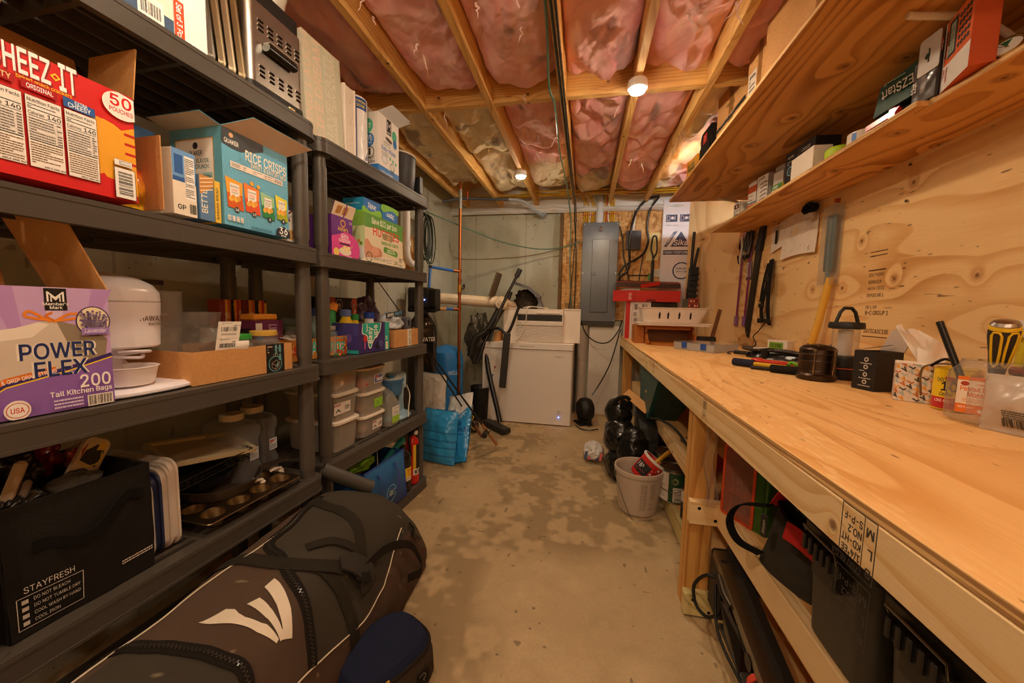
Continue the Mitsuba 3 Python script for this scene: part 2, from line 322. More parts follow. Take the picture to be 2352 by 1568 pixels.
for a,b in zip(JX[:-1],JX[1:]):
 m=M();m.box(a+.02,b-.02,2.19,2.228,2.386,2.62);part('ceiling','blocking',m,'joist_x')
PINK,PINK2,CREAM,CREAM2=C('dc9d9c'),C('edc6bf'),C('d8c7a0'),C('ece0c2')
def batt(x0,x1,y0,y1,pink,seed,z0=2.425,amp=.09):
 nx,ny=max(8,int((x1-x0)/.011)),int((y1-y0)/.011)
 X_,Y_=np.meshgrid(np.linspace(x0,x1,nx),np.linspace(y0,y1,ny))
 q=np.stack([X_*5.2,Y_*4.2,X_*0+seed],-1)
 w=meshkit.fbm(q*.9+11,3,seed)-.5
 q2=q+np.stack([w*1.6,w*1.9,w*0],-1)
 r=1-np.abs(2*meshkit.fbm(q2,4,seed+1)-1);puff=np.abs(2*meshkit.noise(q2*1.1,seed+5)-1)
 fine=meshkit.fbm(q*np.array([7,3.2,1]),3,seed+9)
 u=(X_-x0)/(x1-x0);v=np.minimum(Y_-y0,y1-Y_)
 side=np.clip(np.minimum(u,1-u)*6,0,1)**.5;end=np.clip(v/.06,0,1)**.5
 Z=z0+.06-amp*(.9*puff*side+.55*(r-.6)-.2*(fine-.5))*end+.05*(1-side)*.8+.05*(1-end)
 Z=np.clip(Z,2.37,2.6)
 t=np.clip(.45+1.5*(meshkit.fbm(q*2.2,3,seed+3)-.5)+.9*(fine-.5),0,1)[...,None]
 pk=np.clip((pink(X_,Y_)if callable(pink)else X_*0+pink)+.9*(meshkit.fbm(q*1.1,3,seed+7)-.5)*(1 if callable(pink)else 0),0,1)[...,None]
 col=(PINK*(1-t)+PINK2*t)*pk+(CREAM*(1-t)+CREAM2*t)*(1-pk)
 dirt=(np.clip((meshkit.fbm(q*np.array([1.5,1.2,1])+40,4,seed+2)-.66)*9,0,1)*.6)[...,None]
 col=col*(1-dirt)+C('5a4a48')*dirt
 P=np.stack([X_,Y_,Z],-1)[:,::-1]
 m=M();m.grid(P,vc=col[:,::-1].reshape(-1,3));part('ceiling','insulation_batt',m,'wool')
for i,(a,b)in enumerate(zip(JX[:-1],JX[1:])):
 far=[0.05,0.0,lambda X,Y:np.clip((3.25-Y)*6+.5,0,1),lambda X,Y:np.clip((3.55-Y)*6+.5,0,1),1.0,lambda X,Y:np.clip((X-.72)*12,0,1),1.0][i]
 batt(a+.019,b-.019,2.232,3.02,far,3*i+1);batt(a+.019,b-.019,2.98,[3.7,4.0,3.95,4.1,4.05,4.1,4.1][i],far,3*i+50)
 batt(a+.019,b-.019,.45,2.186,1.0,3*i+2);batt(a+.019,b-.019,-4.5,.5,1.0,3*i+90)
rg=np.random.default_rng(8)
for k in range(26):
 bay=rg.integers(1,6);x=rg.uniform(JX[bay]+.04,JX[bay+1]-.04);y=rg.uniform(.9,3.3);n=7;l=rg.uniform(.03,.10)
 m=M();d=rg.normal(0,1,2)*.35
 pts=np.stack([x+np.linspace(0,1,n)*l*d[0]+rg.normal(0,.004,n),y+np.linspace(0,1,n)*l*d[1]+rg.normal(0,.004,n),2.405-np.linspace(0,1,n)*l],1)
 m.tube(pts,np.linspace(.006,.001,n),'ecd2cb' if y<2.9 else 'e8dcc0',5);part('ceiling','fibre_tuft',m,'wool')
for k,(x,y,z,c,pw)in enumerate(PUCKS):
 lab=['round white puck light under the joist at the blocking, over the aisle','small lit puck light near the back wall, left of the cable joist','cool white puck light hidden behind the cartons on the top plywood shelf','round puck light on the joist above the near end of the aisle','round puck light on the joist above the duffel bag','added unseen fill light, puck shaped, on the left joist behind the camera','added unseen fill light, puck shaped, on the right joist behind the camera','added unseen fill light, puck shaped, at the near end of the cellar'][k]
 t=thing('puck_light',lab,'light')
 m=M();m.lathe([(.040,.0),(.040,-.002),(.046,-.002),(.050,.004),(.050,.028),(.046,.039),(0,.039)],'f2efe8',36,mv(x,y,z));part(t,'housing',m,'satin')
 m=M();m.lathe([(0,-.020),(.030,-.0195),(.0385,-.016),(.0405,-.010),(.0405,.004)],'ffffff',36,mv(x,y,z));v,f=np.vstack(m.V),np.vstack(m.F)
 g=np.cross(v[f[:,1]]-v[f[:,0]],v[f[:,2]]-v[f[:,0]]);f=f if g[np.abs(g[:,2]).argmax(),2]<0 else f[:,::-1]
 scene[t+'__lens']=mikit.ply((v,f),'matte',color=np.ones((len(v),3)),emitter={'type':'area','radiance':{'type':'rgb','value':[pw*q for q in c]}})
U1=frame([-1.067,.389,0],90-math.degrees(.045));U2=frame([-1.065,1.357,0],90-math.degrees(.071))
TZ=[.06,.505,.96,1.415,1.875];SL,SD=.914,.457
def shelf_unit(F,label):
 t=thing('shelf_unit',label,'shelving')
 K='47423b'
 for k,z in enumerate(TZ):
  m=M(K);m.tf=F;r=.045
  o=sbox(r,r,SL-r,SD-r).buffer(r,quad_segs=5);i=sbox(.016+.03,.016+.03,SL-.046,SD-.046).buffer(.03,quad_segs=4)
  m.prism(o.difference(i),z-.058,z)
  m.prism(o.buffer(.003).difference(i),z-.058,z-.051);m.prism(o.buffer(.0015).difference(o.buffer(-.004)),z-.012,z-.004)
  slots=[]
  for a in range(4):
   x0=.07+a*.2;x1=x0+.174
   for b in range(11):slots.append(sbox(x0,.045+b*.0345,x1,.045+b*.0345+.017))
  deck=o.difference(unary_union(slots));m.prism(deck,z-.010,z-.001)
  for a in range(5):m.box(.056+a*.2,.068+a*.2,.016,SD-.016,z-.045,z-.008)
  for b in range(6):m.box(.016,SL-.016,.065+b*.068,.072+b*.068,z-.04,z-.008)
  for x in(.047,SL-.047):
   for y in(.047,SD-.047):m.cyl([x,y,z-.06],[x,y,z+.002],.040,.040,n=24)
  part(t,'shelf_tier',m,'black_plastic')
 for k in range(4):
  z0,z1=TZ[k]+.001,TZ[k+1]-.06
  for x in(.047,SL-.047):
   for y in(.047,SD-.047):
    m=M('4b463f');m.tf=F
    m.lathe([(.0245,z0-.0),(.0245,z0+.03),(.0275,z0+.036),(.0275,z1-.05),(.0255,z1-.045),(.0255,z1)],at=mv(x,y,0),n=24);part(t,'post',m,'black_plastic')
 for x in(.047,SL-.047):
  for y in(.047,SD-.047):
   m=M('47423b');m.tf=F;m.cyl([x,y,0],[x,y,.02],.036,.03);part(t,'foot',m,'black_plastic')
shelf_unit(U1,'near black plastic five-tier shelving unit, cracker carton and purple box on it')
shelf_unit(U2,'far black plastic five-tier shelving unit with baby wipes on top')
t=thing('workbench','long plywood-topped workbench of sawn lumber along the right wall','workbench')
BF=frame([.432,0,0],90+math.degrees(.0088))
BZ=.918
m=M();m.tf=BF;m.box(-1.2,4.35,-.966,-.004,.902,.9172);part(t,'top',m,'ply_top')
m=M();m.tf=BF;m.box(-1.2,4.35,-.0045,-.001,.901,.9175);part(t,'ply_edge',m,'ply_edge')
for a,b in((-1.2,1.654),(1.657,4.35)):
 m=M();m.tf=BF;m.box(a,b,-.036,0,.818,.9005,bev=.003);part(t,'front_board',m,'stud')
A=Art()
for k in range(2):
 x0=k*.105
 A.line([(x0,.004),(x0+.095,.004),(x0+.095,.076),(x0,.076),(x0,.004)],.0016,'3d3630');A.line([(x0,.052),(x0+.095,.052)],.0014,'3d3630')
 for q,s in enumerate(('S-P-F','NO.2','KD-HT','1/4"EE','700 NLGA')):A.txt(s,x0+.012+q*.018,.049,.0115,'3d3630',True,ang=-90,sx=.8)
 for q,s in enumerate(('M','L','B')):A.txt(s,x0+.014+q*.03,.072,.014,'3d3630',True,ang=-90)
A2=Art()
for k in range(2):
 A2.line([(k*.045,.01),(k*.045+.04,.01),(k*.045+.04,.045),(k*.045,.045),(k*.045,.01)],.001,'4a4036');A2.greek(k*.045+.004,.014,.032,.027,4,'4a4036',k)
def on_board(art,key,at):mm=M();mm.tf=BF;mm.art(art,[at,0,.9],[-0.0,0,-1.0],[-1.0,0,0.0]);part(key,'grade_stamp',mm,'matte')
on_board(A,'workbench__front_board',.68);on_board(A2,'workbench__front_board',1.40);on_board(A2,'workbench__front_board_001',2.35)
for x in(1.52,4.02):
 m=M();m.tf=BF;m.box(x,x+.089,-.105,-.016,0,.90,bev=.003);part(t,'post',m,'post')
 m=M();m.tf=BF;m.box(x,x+.089,-.93,-.841,0,.90,bev=.003);part(t,'post',m,'post')
for z,mt in((.385,'stud'),(.008,'treated')):
 m=M();m.tf=BF;m.box(1.481,1.519,-.94,-.008,z,z+.089,bev=.002);part(t,'cross_brace',m,'stud_x' if z>.1 else 'treated')
 for a,b in((-1.2,1.479),(1.612,4.01)):
  m=M();m.tf=BF;m.box(a,b,-.145,-.107,z,z+.089,bev=.002);part(t,'rail',m,mt)
  m=M();m.tf=BF;m.box(a,b,-.94,-.147,z+.074,z+.0885);part(t,'lower_shelf',m,'ply_top')
for z in(.385,.008):
 for dx,dz in((-.04,.066),(-.10,.022)):
  m=M('1b1a1a');m.tf=BF;m.cyl([1.4805,dx-.0,z+dz],[1.4812,dx,z+dz],.006);part('workbench__cross_brace'+('_001' if z<.1 else ''),'screw',m,'metal')
t=thing('wall_shelf','wide upper plywood shelf under the joists, cartons on it','shelf')
m=M();m.box(.70,WR-.002,-1.2,3.62,2.182,2.1995);part(t,'board',m,'ply_shelf');m=M();m.box(.697,.7005,-1.2,3.62,2.1825,2.199);part(t,'edge',m,'ply_edge')
t2=thing('wall_shelf','narrow lower plywood shelf with calculator box and tape rolls','shelf')
m=M();m.box(1.065,WR-.002,1.545,3.62,1.908,1.9255);part(t2,'board',m,'ply_shelf');m=M();m.box(1.062,1.0655,1.545,3.62,1.9085,1.925);part(t2,'edge',m,'ply_edge')
m=M();m.box(1.10,WR-.002,-1.2,1.60,1.905,1.9225);part(t2,'board',m,'ply_shelf');m=M();m.box(1.097,1.1005,-1.2,1.60,1.9055,1.922);part(t2,'edge',m,'ply_edge')
def bracket(y,z,a,h,label,brace=False):
 t=thing('shelf_bracket',label,'bracket','white steel shelf brackets')
 m=M('dcd3c4');W=.030;x1=WR-.003
 m.prism([(x1-a,z),(x1,z),(x1,z-.003),(x1-a,z-.003)],y-W/2,y+W/2,axis=1)
 m.prism([(x1,z),(x1,z-h),(x1-.003,z-h),(x1-.003,z)],y-W/2,y+W/2,axis=1)
 c=[(x1-a+.006,z-.003),(x1-a+.006,z-.006),(x1-.075,z-.024),(x1-.045,z-.038),(x1-.026,z-.070),(x1-.009,z-h+.01),(x1-.003,z-h+.01),(x1-.003,z-.003)]
 for s in(-1,1):m.prism(c,y+s*.008-.0015,y+s*.008+.0015,axis=1)
 m.prism([(p[0]-.0,p[1])for p in c],y-.008,y+.008,axis=1)if not brace else m.tube(spline([(x1-a*.8,y,z-.012),(x1-a*.42,y,z-.05),(x1-.06,y,z-h*.62),(x1-.008,y,z-h+.02)],6),.011)
 part(t,'arm',m,'satin')
 for p in((x1-.0035,y,z-.028),(x1-.0035,y,z-h+.015)):
  mm=M('6a655c');mm.cyl([p[0]-.004,p[1]+.0,p[2]],[p[0],p[1],p[2]],.006);part(t,'screw',mm,'metal')
bracket(2.02,1.907,.335,.20,'white shelf bracket under the lower shelf, nearest the camera but one')
bracket(3.16,1.907,.31,.20,'white shelf bracket under the far end of the lower shelf, above the machete')
bracket(1.22,1.904,.29,.20,'white shelf bracket at the right frame edge under the lower shelf')
bracket(3.50,2.181,.42,.24,'white braced bracket under the far end of the upper shelf',True)
bracket(1.50,2.181,.52,.30,'white braced bracket under the upper shelf beside the calculator box',True)
def carton(F,s,t,z,w,d,h,col,f=None,l=None,top=None,r=None,rz=0,bev=.0012):
 m=M(col);m.tf=F@mv(s,t,z)@rot(RZ,rz);m.box(0,w,0,d,0,h,bev=bev)
 if f:m.art(f,[0,0,0],RX,RZ)
 if l:m.art(l,[0,d,0],[0,-1,0],RZ)
 if r:m.art(r,[w,0,0],RY,RZ)
 if top:m.art(top,[0,0,h],RX,RY)
 return m
def open_carton(F,s,t,z,w,d,h,col,inn,f=None,l=None,th=.003,rz=0,r=None):
 m=M(col);m.tf=F@mv(s,t,z)@rot(RZ,rz)
 m.box(0,w,0,th,0,h);m.box(0,w,d-th,d,0,h);m.box(0,th,0,d,0,h);m.box(w-th,w,0,d,0,h);m.box(0,w,0,d,0,th)
 e=th+.0006
 for q in((e-.0004,w-e,e-.0005,e,e,h-.002),(e,w-e,d-e,d-e+.0005,e,h-.002),(e-.0005,e,e,d-e,e,h-.002),(w-e,w-e+.0005,e,d-e,e,h-.002),(e,w-e,e,d-e,th,e)):m.box(*q,inn)
 if f:m.art(f,[0,0,0],RX,RZ)
 if l:m.art(l,[0,d,0],[0,-1,0],RZ)
 if r:m.art(r,[w,0,0],RY,RZ)
 return m
def slab(m,o,ex,ey,th,c1,c2):
 """a flat flap: outer colour on the ex x ey side, inner colour behind"""
 o,ex,ey=(np.array(q,float)for q in(o,ex,ey));n=np.cross(ex,ey);n/=np.linalg.norm(n)
 P=[o,o+ex,o+ex+ey,o+ey]
 m.hull(P+[p-n*th for p in P],c2);v=np.array(P)+n*2e-4;m.add((v,np.array([[0,1,2],[0,2,3]])),c1,False)
KR,KR2='b8813f','a87434'
A=Art();W,H=.257,.245
A.rect(0,0,W,H,'d3201f');X0=.10
def R(x):return x-X0
A.poly([(R(.268),.02),(R(.285),.035),(R(.282),.165),(R(.300),.172),(R(.318),.168),(R(.332),.160),(W,.175),(W,.015),(R(.315),.042),(R(.300),.045),(R(.290),.06)],'efab2a')
for k in range(6):A.circ(R(.286+.004*(k%2)),.06+.02*k,.012,'efab2a')
for k in range(4):A.rect(W-.018,.085+.022*k,.018,.006,'c6261d');A.circ(W-.018,.088+.022*k,.003,'c6261d')
A.txt('CHEEZ',R(.140),.196,.046,'8c1512',True,w=.082);A.txt('CHEEZ',R(.138),.199,.046,'ffffff',True,w=.082)
A.txt('IT',R(.234),.194,.052,'8c1512',True,w=.028);A.txt('IT',R(.232),.197,.052,'ffffff',True,w=.028)
A.poly([(R(.219),.218),(R(.227),.226),(R(.235),.218),(R(.227),.210)],'f6c62c');A.poly([(R(.223),.218),(R(.227),.222),(R(.231),.218),(R(.227),.214)],'d3201f')
A.txt('baked snack crackers',R(.172),.188,.0075,'f5c238',True,w=.078)
for k in range(4):
 x=R(.2345-.0545*(3-k)+.0545);x=.1345+.0545*(k-3)+.0;hh=.138
 A.rect(x,.025,.0515,hh,'5a1a14');A.rect(x+.0008,.026,.050,hh-.002,'f4f1ea')
 A.txt('Nutrition Facts',x+.003,.151,.0062,'222',True,w=.045);A.greek(x+.003,.140,.04,.008,2,'444',k)
 A.rect(x+.003,.1375,.046,.0018,'222');A.txt('Calories',x+.003,.127,.0062,'222',True,w=.022);A.txt('140',x+.049,.127,.0080,'222',True,al='r');A.rect(x+.003,.1235,.046,.0012,'222')
 A.greek(x+.003,.08,.036,.042,8,'4a4744',k+10,.42);A.greek(x+.042,.08,.007,.042,8,'4a4744',k+50,.42);A.rect(x+.003,.077,.046,.002,'222')
 A.greek(x+.003,.033,.045,.042,9,'6b5136',k+20,.45);A.txt('MILK AND SOY',x+.02,.028,.0032,'4a3426',True)
 for q in range(7):A.rect(x+.003,.084+q*.0055,.046,.0004,'777')
A.poly([(R(.176),.172),(R(.226),.170),(R(.226),.186),(R(.176),.189)],'ac1418');A.txt('ORIGINAL',R(.183),.175,.0085,'ffffff',True,w=.037)
A.poly([(R(.12),.175),(R(.168),.173),(R(.168),.190),(R(.12),.193)],'ac1418');A.txt('TOASTY',R(.122),.178,.010,'f7d9a0',True,w=.042)
A.poly([(R(.234),.166),(R(.284),.164),(R(.284),.182),(R(.234),.186)],'2a5ea6');A.txt('EXTRA',R(.252),.178,.006,'fff',True,w=.02);A.txt('CHEESY',R(.241),.168,.009,'fff',True,w=.036)
an=np.linspace(-1.0,-4.6,24)
A.poly(np.vstack([[(W,.190)],np.stack([R(.333+.035*np.cos(an)),.213+.030*np.sin(an)],1),[(W,.238)]]),'f7f4ee')
A.txt('50',R(.332),.211,.024,'d3201f',True,al='c',w=.040);A.txt('POUCHES',R(.332),.197,.009,'c6261d',True,al='c',w=.044)
A.rect(R(.311),.003,.040,.070,'3a3a3a');A.rect(R(.312),.004,.038,.068,'f4f2ee');A.bars(R(.318),.011,.027,.054,vert=True)
A.rect(R(.312),.077,.034,.014,'555');A.rect(R(.3125),.0775,.033,.013,'f4f2ee');A.greek(R(.321),.079,.023,.010,4,'555',3)
t=thing('cracker_carton','red and yellow cracker carton with nutrition panels, open cardboard flap','box')
CF=U1@mv(.090,.035,1.437)
part(t,'carton',open_carton(U1,.090,.035,1.437,W,.16,H,'c9241f',KR,A),'satin')
m=M();m.tf=CF;slab(m,[W+.001,.158,H-.002],[0,-.158,0],[.012,.0,.122],.003,KR2,KR);part(t,'flap',m,'card')
m=M();m.tf=CF;slab(m,[.0,.158,H],[W,0,0],[0,.03,.11],.003,KR2,KR);part(t,'flap',m,'card')
m=M();m.tf=CF;slab(m,[0,.002,H-.001],[.05,0,0],[0,-.05,.10],.003,KR2,KR);part(t,'flap',m,'card')
def pouch(F,s,t,z,w,h,d,cols,art=None,rz=0,lean=0,seed=0,crimp=.014):
 m=M();m.tf=F@mv(s,t,z)@rot(RZ,rz)@rot(RX,lean);n=17
 u,v=np.meshgrid(np.linspace(-1,1,n),np.linspace(0,1,21));bul=np.clip((1-u**4)*np.sin(np.clip((v*h-crimp)/(h-2*crimp),0,1)*np.pi)**.6,0,1)
 nz=meshkit.fbm(np.stack([u*3,v*4,u*0+seed],-1),3,seed)-.5
 for s_ in(-1,1):
  P=np.stack([u*w/2*(1-.07*np.sin(v*np.pi))+.004*nz,s_*(bul*d/2+.0008)+.012*nz*(bul>.05),v*h],-1)
  k=np.clip(v[...,None]+.12*nz[...,None],0,1);col=C(cols[0])*(1-k)+C(cols[1])*k
  m.grid(P if s_<0 else P[:,::-1],vc=(col if s_<0 else col[:,::-1]).reshape(-1,3))
 if art:
  def fn(x,y,l):
   uu=x/(w/2);vv=y/h;b=np.clip((1-uu**4),0,1)*np.sin(np.clip((vv*h-crimp)/(h-2*crimp),0,1)*np.pi)**.6
   q=meshkit.fbm(np.stack([uu*3,vv*4,uu*0+seed],-1),3,seed)-.5
   return np.stack([x*(1-.07*np.sin(vv*np.pi))+.004*q,-(b*d/2+.0008)-.012*q*(b>.05)*-1-l-.0012,y],1)
  m.artfn(art,fn,.01)
 return m
t=thing('snack_pouch','small yellow and red foil snack pouch beside the cracker carton','pouch');pouch(U1,.375,.10,1.4365,.062,.10,.035,('e0b02a','b83a24'),rz=12,seed=3).put(t,'film')
t=thing('cardboard_divider','upright brown cardboard tray end between pouch and bar boxes','cardboard')
m=M();m.tf=U1;slab(m,[.40,.20,1.437],[0,-.165,0],[.0,0,.185],.003,KR,KR);slab(m,[.352,.20,1.437],[.05,0,0],[0,0,.10],.003,KR,'e8ddc8');slab(m,[.358,.15,1.52],[.05,.0,-.03],[.005,.02,.05],.002,'efe6d6',KR);m.put(t,'card')
A=Art();A.rect(0,0,.07,.235,'3d6ea8');A.txt('BETTER',.035,.19,.012,'dfe9f4',True,al='c',w=.055);A.txt('OATS',.035,.172,.010,'dfe9f4',True,al='c');A.txt('12',.055,.14,.014,'fff',True,al='c');A.txt('BARS',.055,.128,.006,'fff',True,al='c');A.rect(0,.085,.07,.012,'2456a0')
thing('bar_box','tall dark blue bar box behind the cardboard tray end','box');carton(U1,.405,.166,1.437,.07,.05,.235,'3d6ea8',A,A).put('bar_box')
A=Art();A.rect(0,0,.062,.172,'f0e6d2');A.rect(0,.10,.062,.072,'6aa0d8');A.rect(0,.088,.062,.012,'2a5ea6');A.rect(.006,.108,.022,.05,'2a5ea6');A.txt('Nutrition',.034,.155,.006,'222',True,w=.022)
A.rect(.032,.045,.027,.115,'f8f6f1');A.greek(.033,.05,.024,.105,22,'333',4,.5);A.bars(.042,.008,.018,.026);A.txt('GP',.01,.015,.012,'222',True)
thing('bar_box','cream and light blue bar box with nutrition panel and barcode','box');carton(U1,.432,.045,1.437,.062,.10,.172,'efe6d4',A,A,rz=4).put('bar_box_001')
A=Art();A.rect(0,0,.04,.125,'5d83ad');A.txt('BETTER',.02,.02,.016,'e8e2d0',True,ang=90,w=.08);A.poly([(0,.07),(.04,.1),(.04,.125),(0,.125)],'c98d4a')
for k in range(4):A.line([(.002,.08+.011*k),(.038,.092+.011*k)],.003,'f0dcb8')
thing('bar_box','small blue bar box with iced bar picture, beside the blue snack carton','box');carton(U1,.500,.045,1.437,.04,.10,.125,'5d83ad',A).put('bar_box_002')
A=Art();A.rect(0,0,.016,.12,'eec64a');A.txt('BANANA BREAD',.010,.01,.007,'5a3b14',True,ang=90,w=.09)
thing('bar_box','slim yellow bar box squeezed against the blue snack carton','box');carton(U1,.543,.045,1.437,.015,.10,.12,'eec64a',A).put('bar_box_003')
W,H,D=.237,.285,.20
A=Art();A.rect(0,0,W,H,'66b3d6')
for cx,cy in((.03,.02),(.16,.08),(.22,.21),(.06,.15),(.11,.24)):
 for k in range(6):A.geom(Point(cx,cy).buffer(.012+.009*k).exterior.buffer(.0007).intersection(sbox(0,0,W,H)),'86c6e2')
A.poly([(0,.238),(.03,.232),(.06,.232),(.095,.243),(.14,.262),(.14,H),(0,H)],'3b4046');A.circ(.03,.269,.007,'d9a67c');A.txt('QUAKER',.008,.243,.013,'f4f0e8',True,w=.045)  # dark curved area at upper left: flap shadow put into the printed colour
A.txt('RICE CRISPS',.075,.214,.030,'f4ece0',True,w=.155);A.txt('SWEET & SAVORY MIX',.092,.198,.013,'f0e2cf',True,w=.138)
A.rect(.024,.176,.190,.018,'efe3d6')
for k in range(5):A.greek(.028+k*.038,.179,.03,.012,3,'5a6a74',k);A.rect(.0615+k*.038,.177,.0006,.016,'9aa')
for k,(x,y,w,h,c1,c2,n)in enumerate(((.034,.055,.052,.085,'d9621c','f0ae3a','10'),(.092,.055,.052,.083,'e2582a','f08a3c','10'),(.150,.052,.050,.075,'2f8a4a','9ccf9a','8'),(.205,.058,.046,.076,'a8b41e','e8de3a','8'))):
 A.poly([(x-w/2+.003,y),(x+w/2+.003,y-.004),(x+w/2-.001,y+h*.5),(x+w/2+.001,y+h-.004),(x-w/2-.003,y+h+.004),(x-w/2+.001,y+h*.5)],c1)
 A.poly([(x-w/2+.001,y+h*.5),(x+w/2-.001,y+h*.5),(x+w/2+.001,y+h-.004),(x-w/2-.003,y+h+.004)],c2)
 A.rect(x-w*.28,y+h*.28,w*.58,h*.58,'fbf6ec');A.txt('QUAKER',x,y+h*.72,.005,'333',True,al='c');A.txt(('CARAMEL','CHEDDAR','RANCH','APPLE')[k],x,y+h*.60,.0055,c1,True,al='c',w=w*.46);A.greek(x-w*.2,y+h*.5,w*.4,.006,2,'886')
 for q in range(4):A.circ(x-.012+.008*q,y+h*(.3+.07*(q%2)),.0075,('f2c04a','e8a63a')[q%2])
 A.circ(x+.006,y-.004,.0085,'22262a');A.txt(n,x+.006,y-.008,.008,'fff',True,al='c')
A.circ(.092,.146,.007,'f0b640');A.circ(.115,.143,.0065,'f0b640')
for k in range(4):A.rect(.008+.0135*k,.014,.010,.016,'f2efe6');A.greek(.0095+.0135*k,.016,.007,.012,4,'667',k)
A.greek(.085,.004,.08,.008,2,'2f5a70',9)
A.geom(Point(.208,.004).buffer(.031).intersection(sbox(0,0,W,H)),'272c36');A.txt('36',.209,.010,.022,'fff',True,al='c');A.txt('BAGS',.209,.001,.006,'fff',True,al='c')
B=Art();B.rect(0,0,D,H,'5fa0b4');B.rect(.02,.0,.15,.255,'b98d52');B.rect(.0225,0,.145,.252,'f1ebdf');B.txt('QUAKER',.100,.205,.014,'2c2c30',True,al='c',w=.05)
B.circ(.10,.234,.010,'2c2c30');B.txt('FULL OF FLAVOR.',.100,.183,.012,'2e6b6a',True,al='c',w=.105);B.txt('NOT OF CRUNCH.',.100,.166,.012,'2e6b6a',True,al='c',w=.105)
for k in range(3):B.rect(.035+k*.045,.125,.038,.028,'a9cfcd');B.txt(('8g','110','10g')[k],.054+k*.045,.138,.009,'23494a',True,al='c');B.greek(.04+k*.045,.128,.028,.008,2,'355')
B.rect(.035,.01,.1,.09,'dfe6ea');B.greek(.04,.015,.09,.08,12,'7d8a90',3)
t=thing('snack_carton','light blue rice snack carton with raised top flaps and bag pictures','box')
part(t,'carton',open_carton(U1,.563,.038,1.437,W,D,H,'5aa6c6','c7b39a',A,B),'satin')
m=M();m.tf=U1@mv(.563,.038,1.437);slab(m,[0,0,H],[W,0,0],[.062,-.055,.045],.002,'d9bfa6','4d8ea6')
slab(m,[.001,.0,H+.0006],[W,0,0],[.006,-.006,.005],.0022,'3e7890','4d8ea6');m.hull([np.array([.115,0,H])+np.array([.062,-.055,.045])*k+np.array([q,0,.0006])for k in(0,1)for q in(0,.012)]+[np.array([.115,0,H])+np.array([.062,-.055,.045])*k+np.array([q,.0,.0012])for k in(0,1)for q in(0,.012)],'3e7890')
part(t,'front_flap',m,'satin')
m=M();m.tf=U1@mv(.563,.038,1.437);slab(m,[0,D,H],[0,-D,0],[-.06,0,.012],.002,'c7b39a','3c7f98');part(t,'side_flap',m,'satin')
thing('cracker_box','dark purple graham box lying upside down behind the shelf posts','box')
B=Art();B.rect(0,0,.11,.145,'371a4e');B.txt('12',.055,.095,.020,'b7a2cc',True,al='c',ang=180);B.rect(.004,.09,.02,.045,'8d8496');B.circ(.09,.10,.014,'c98d2e');B.circ(.09,.10,.009,'371a4e');B.rect(0,.0,.11,.02,'5c2470')
carton(U1,.806,.13,1.437,.11,.12,.135,'371a4e',B).put('cracker_box')
A=Art();A.rect(0,0,.085,.115,'efe6d8');A.txt('K',.012,.075,.038,'7c1420',True,skew=.25);A.greek(.04,.088,.04,.010,2,'667',3);A.rect(.02,.008,.05,.035,'d9a55c')
for k in range(8):A.circ(.026+.012*(k%4),.016+.018*(k//4),.0022,'8a5a24')
thing('cereal_box','white cracker box with dark red K standing behind the shelf posts','box');carton(U1,.812,.085,1.437,.085,.04,.105,'efe6d8',A).put('cereal_box')
Wd,H=.272,.262
A=Art();A.rect(0,0,Wd,H,'c3a3d2')
for k in range(4):A.poly([(.02+.075*k,H),(.055+.075*k,H),(.09+.05*k,.16),(.075+.05*k,.16)],'b48dc8' if k%2 else 'd6bfe0')
A.poly([(0,.155),(.035,.165),(.10,.175),(.115,.172),(.13,.180),(.16,.190),(.185,.194),(.205,.186),(.225,.180),(.25,.168),(.266,.148),(.262,.115),(.15,.08),(0,.05)],'cfc4b4')
A.poly([(.185,.194),(.205,.186),(.225,.180),(.25,.168),(.266,.148),(.262,.115),(.235,.10),(.205,.13)],'8f826f')
A.poly([(.10,.175),(.13,.180),(.16,.190),(.175,.185),(.15,.160),(.11,.155)],'e9e1d3')
A.poly([(0,0),(Wd,0),(Wd,.106),(.20,.085),(.11,.064),(0,.045)],'8a63b0');A.line([(0,.052),(.11,.070),(.20,.090),(Wd,.1125)],.009,'3a2a6b');A.line([(0,.060),(.11,.077),(.18,.092)],.010,'d9772e');A.line([(0,.045),(.11,.064),(.20,.085),(Wd,.107)],.0028,'f1cf3a')
A.txt('EXPAND & GRIP DRAWSTRING',.075,.064,.0075,'f6ece0',True,ang=11,w=.108)
for c,d in(('e8e0d0',.0035),('1f2f62',0)):
 A.txt('POWER',.131-d,.115+d*.2,.031,c,True,w=.112+2*d);A.txt('FLEX',.149-d,.077+d*.2,.031,c,True,w=.079+2*d)
A.rect(.171,.214,.033,.046,'16130f');A.line([(.176,.232),(.176,.252),(.187,.240),(.199,.252),(.199,.232)],.003,'f1ede4');A.line([(.181,.232),(.181,.245),(.1875,.236),(.194,.245),(.194,.232)],.0022,'f1ede4');A.txt("Member's",.1875,.2245,.006,'f1ede4',True,al='c');A.txt('Mark',.1875,.217,.006,'f1ede4',True,al='c')
A.line(spline([(.178,.190),(.150,.212),(.143,.203),(.160,.197),(.183,.193)],8),.005,'e8882f');A.line(spline([(.182,.190),(.205,.206),(.222,.205),(.214,.197),(.183,.192)],8),.005,'e8882f');A.line(spline([(.181,.21),(.172,.203),(.183,.192)],6),.004,'d5741f')
A.circ(.244,.190,.029,'3d2a55',ry=.033);A.circ(.244,.190,.027,'ece0b8',ry=.031)
rr=random.Random(5)
for k in range(60):
 x,y=.244+rr.uniform(-.022,.022),.188+rr.uniform(-.012,.024);A.line([(.244+(x-.244)*.35,.170),(x,y)],.0012,'7a6a86');A.circ(x,y,.0024,rr.choice(['6a5484','8a76a2','53406e']),n=8)
